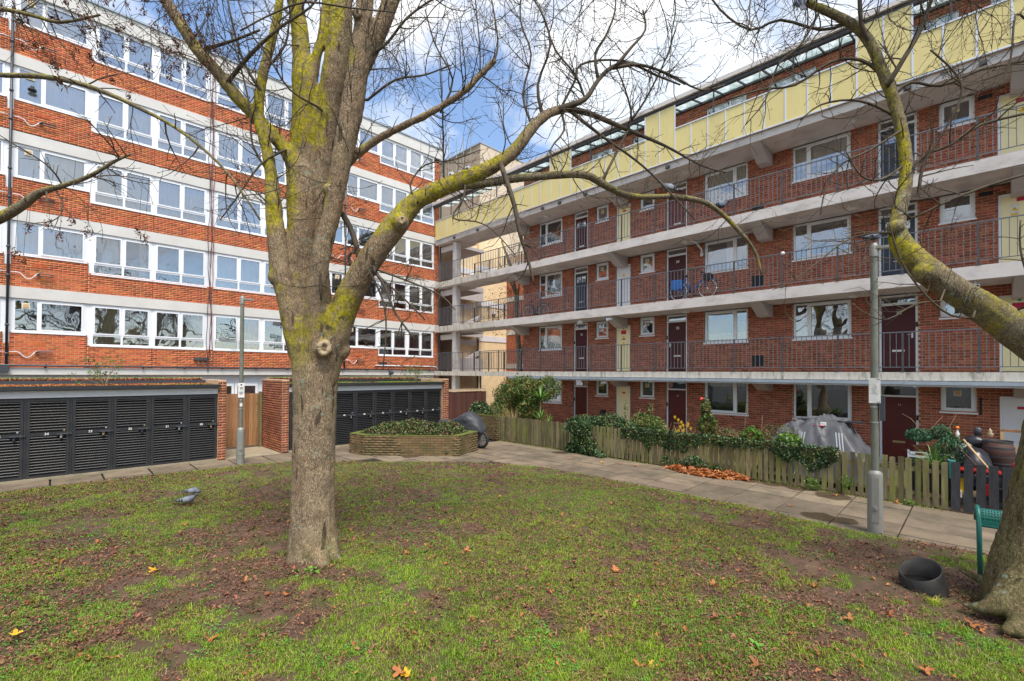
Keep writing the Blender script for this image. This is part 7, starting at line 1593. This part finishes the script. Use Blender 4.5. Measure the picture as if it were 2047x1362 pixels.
# ================================================================== lawn cover: litter, grass, clover, stalks
def ground_points(n, near=3.2, far=16, edge=0.0):
    """random lawn points, denser near the viewer"""
    out = []
    while sum(len(o) for o in out) < n:
        m = n; F_ = near*(far/near)**rng.random(m); F_ = np.where(rng.random(m) < .5, F_, rng.uniform(near, far, m)); s = rng.uniform(-1.25, 1.25, m)
        X = np.outer(F_, _F[:2]) + np.outer(F_*s, _R[:2]); ok = in_poly(X, LP); out.append(X[ok])
    return np.vstack(out)[:n]
def patch(P): return nz2(P, .55, 21)*.40 + nz2(P, 1.7, 22)*.55 + nz2(P, 5, 23)*.55
def bare(P):
    """0..1, how bare the soil is: round the trees and along the worn corner"""
    d1 = np.hypot(P[:, 0]-2.45, P[:, 1]-6.25); d2 = np.hypot(P[:, 0]-7.3, P[:, 1]-.2); d3 = np.hypot((P[:, 0]-8.6)/1.0, (P[:, 1]-1.3)/1.6); d4 = np.hypot((P[:, 0]-8.2)/.9, (P[:, 1]-9.6)/1.2)
    return np.clip(np.exp(-(d1/.9)**2)*.6 + np.exp(-(d2/1.3)**2)*1.4 + np.exp(-(d3/.9)**2)*.8 + np.exp(-(d4/1.1)**2)*.45 + np.exp(-((P[:, 0]-1.6)/1.8)**2-((P[:, 1]-4.2)/1.5)**2)*.3, 0, 1.5)
gr = thing('grass', (3, 5, 0), None, None, None, 'stuff'); 
P = ground_points(92000); v = patch(P)-bare(P)*1.3+.22; P = P[v > -.6*rng.random(len(P))]
k = 7; Q = np.repeat(P, k, 0)+rng.normal(0, .018, (len(P)*k, 2)); Q = Q[in_poly(Q, LP+np.sign(LP-4)*.03)]
far_ = np.hypot(Q[:, 0], Q[:, 1]); V, F_ = blades(len(Q), np.column_stack([Q, lawn_z(Q)-.004]), .030, .0026, 1.1)
COL.objects.unlink(gr); bpy.data.objects.remove(gr)
o = stuff('grass', V, F_, M['grass'])
P = ground_points(26000); v = nz2(P, 1.1, 31)+nz2(P, 4, 32)*.6-bare(P); P = P[v > .35]; Q = np.repeat(P, 4, 0)+rng.normal(0, .016, (len(P)*4, 2)); z = lawn_z(Q)+rng.uniform(.006, .028, len(Q))
stuff('clover', *scatter_quads(len(Q), np.column_stack([Q, z]), .0085, squash=.9, tilt=.3, bend=.2), M['clover'])
P = ground_points(175000); v = nz2(P, .8, 41)*.4+nz2(P, 3, 42)*.4 - patch(P)*.3; P = P[v > -1.1+1.2*rng.random(len(P))]; sz = .0095*np.exp(rng.normal(0, .42, len(P)))*(.85+.035*np.hypot(P[:, 0], P[:, 1]))
stuff('leaf_litter', *scatter_quads(len(P), np.column_stack([P, lawn_z(P)+rng.uniform(.002, .032, len(P))]), sz, squash=.5, tilt=.35, bend=.5), M['litter'])
P = ground_points(1000); stuff('brown_leaves', *scatter_quads(len(P), np.column_stack([P, lawn_z(P)+.02]), .020*np.exp(rng.normal(0, .35, len(P))), squash=.5, tilt=.3, bend=.5), M['leaforange'])
P = ground_points(2600); n = len(P); a = rng.uniform(0, 2*PI, n); L0 = rng.uniform(.03, .14, n)*.5; d = np.column_stack([np.cos(a), np.sin(a)])*L0[:, None]; s = np.column_stack([-np.sin(a), np.cos(a)])*.0016; z = lawn_z(P)+.022
cz = lambda Q, zz: np.column_stack([Q, zz]); mid = s*L0[:, None]*90
V = np.stack([cz(P-d-s, z), cz(P-d+s, z), cz(P+mid+s, z+.01), cz(P+mid-s, z+.01), cz(P+d+s, z), cz(P+d-s, z)], 1).reshape(-1, 3); F_ = (np.array([(0, 1, 2, 3), (3, 2, 4, 5)])[None]+6*np.arange(n)[:, None, None]).reshape(-1, 4); stuff('dry_stalks', V, F_, M['litterlight'])
# tufts
P = ground_points(520, 3.2, 9); P = P[patch(P) > .1]; Q = np.repeat(P, 22, 0)+rng.normal(0, .022, (len(P)*22, 2)); stuff('grass_tufts', *blades(len(Q), np.column_stack([Q, lawn_z(Q)]), .065, .003, .8), M['grass'])
for x, y, nm in ((1868, 1214, 'tuft_by_tub'),):
    p = onp(x, y, 'Z', .02); Q = np.repeat(p[None, :2], 90, 0)+rng.normal(0, .03, (90, 2)); o = stuff('grass_tuft', *blades(90, np.column_stack([Q, np.full(90, .02)]), .11, .0035, 1.4), M['grass'])
# litter on the paving
n = 700; P = np.column_stack([rng.uniform(8.6, 11.8, n), rng.uniform(-1, 14, n)]); stuff('path_litter', *scatter_quads(n, np.column_stack([P, np.full(n, .004)]), .010, squash=.5, tilt=.15, bend=.2), M['litter'])
n = 1600; a = rng.random(n); P = np.column_stack([np.full(n, XF)-rng.exponential(.04, n), rng.uniform(-1, 13, n)]); stuff('path_edge_litter', *scatter_quads(n, np.column_stack([P, np.full(n, .004)]), .012, squash=.5, tilt=.15, bend=.2), M['litter'])
# broad-leaved weeds on the lawn
for x, y, s in ((1085, 1260, .07), (612, 1140, .09), (845, 1220, .05), (740, 1160, .05), (690, 1165, .04), (1500, 1290, .06), (1985, 1290, .06)):
    p = onp(x, y, 'Z', .045); P = p+rng.normal(0, 1, (16, 3))*np.array([s*.8, s*.8, .008]); stuff('weed_leaves', *scatter_quads(16, P, s*.42, squash=.55, tilt=.35, bend=.3), M['clover'])
# damp stains on the path are part of the slabs' own dirt
print('tris', sum(len(o.data.polygons) for o in COL.objects if o.type == 'MESH'))
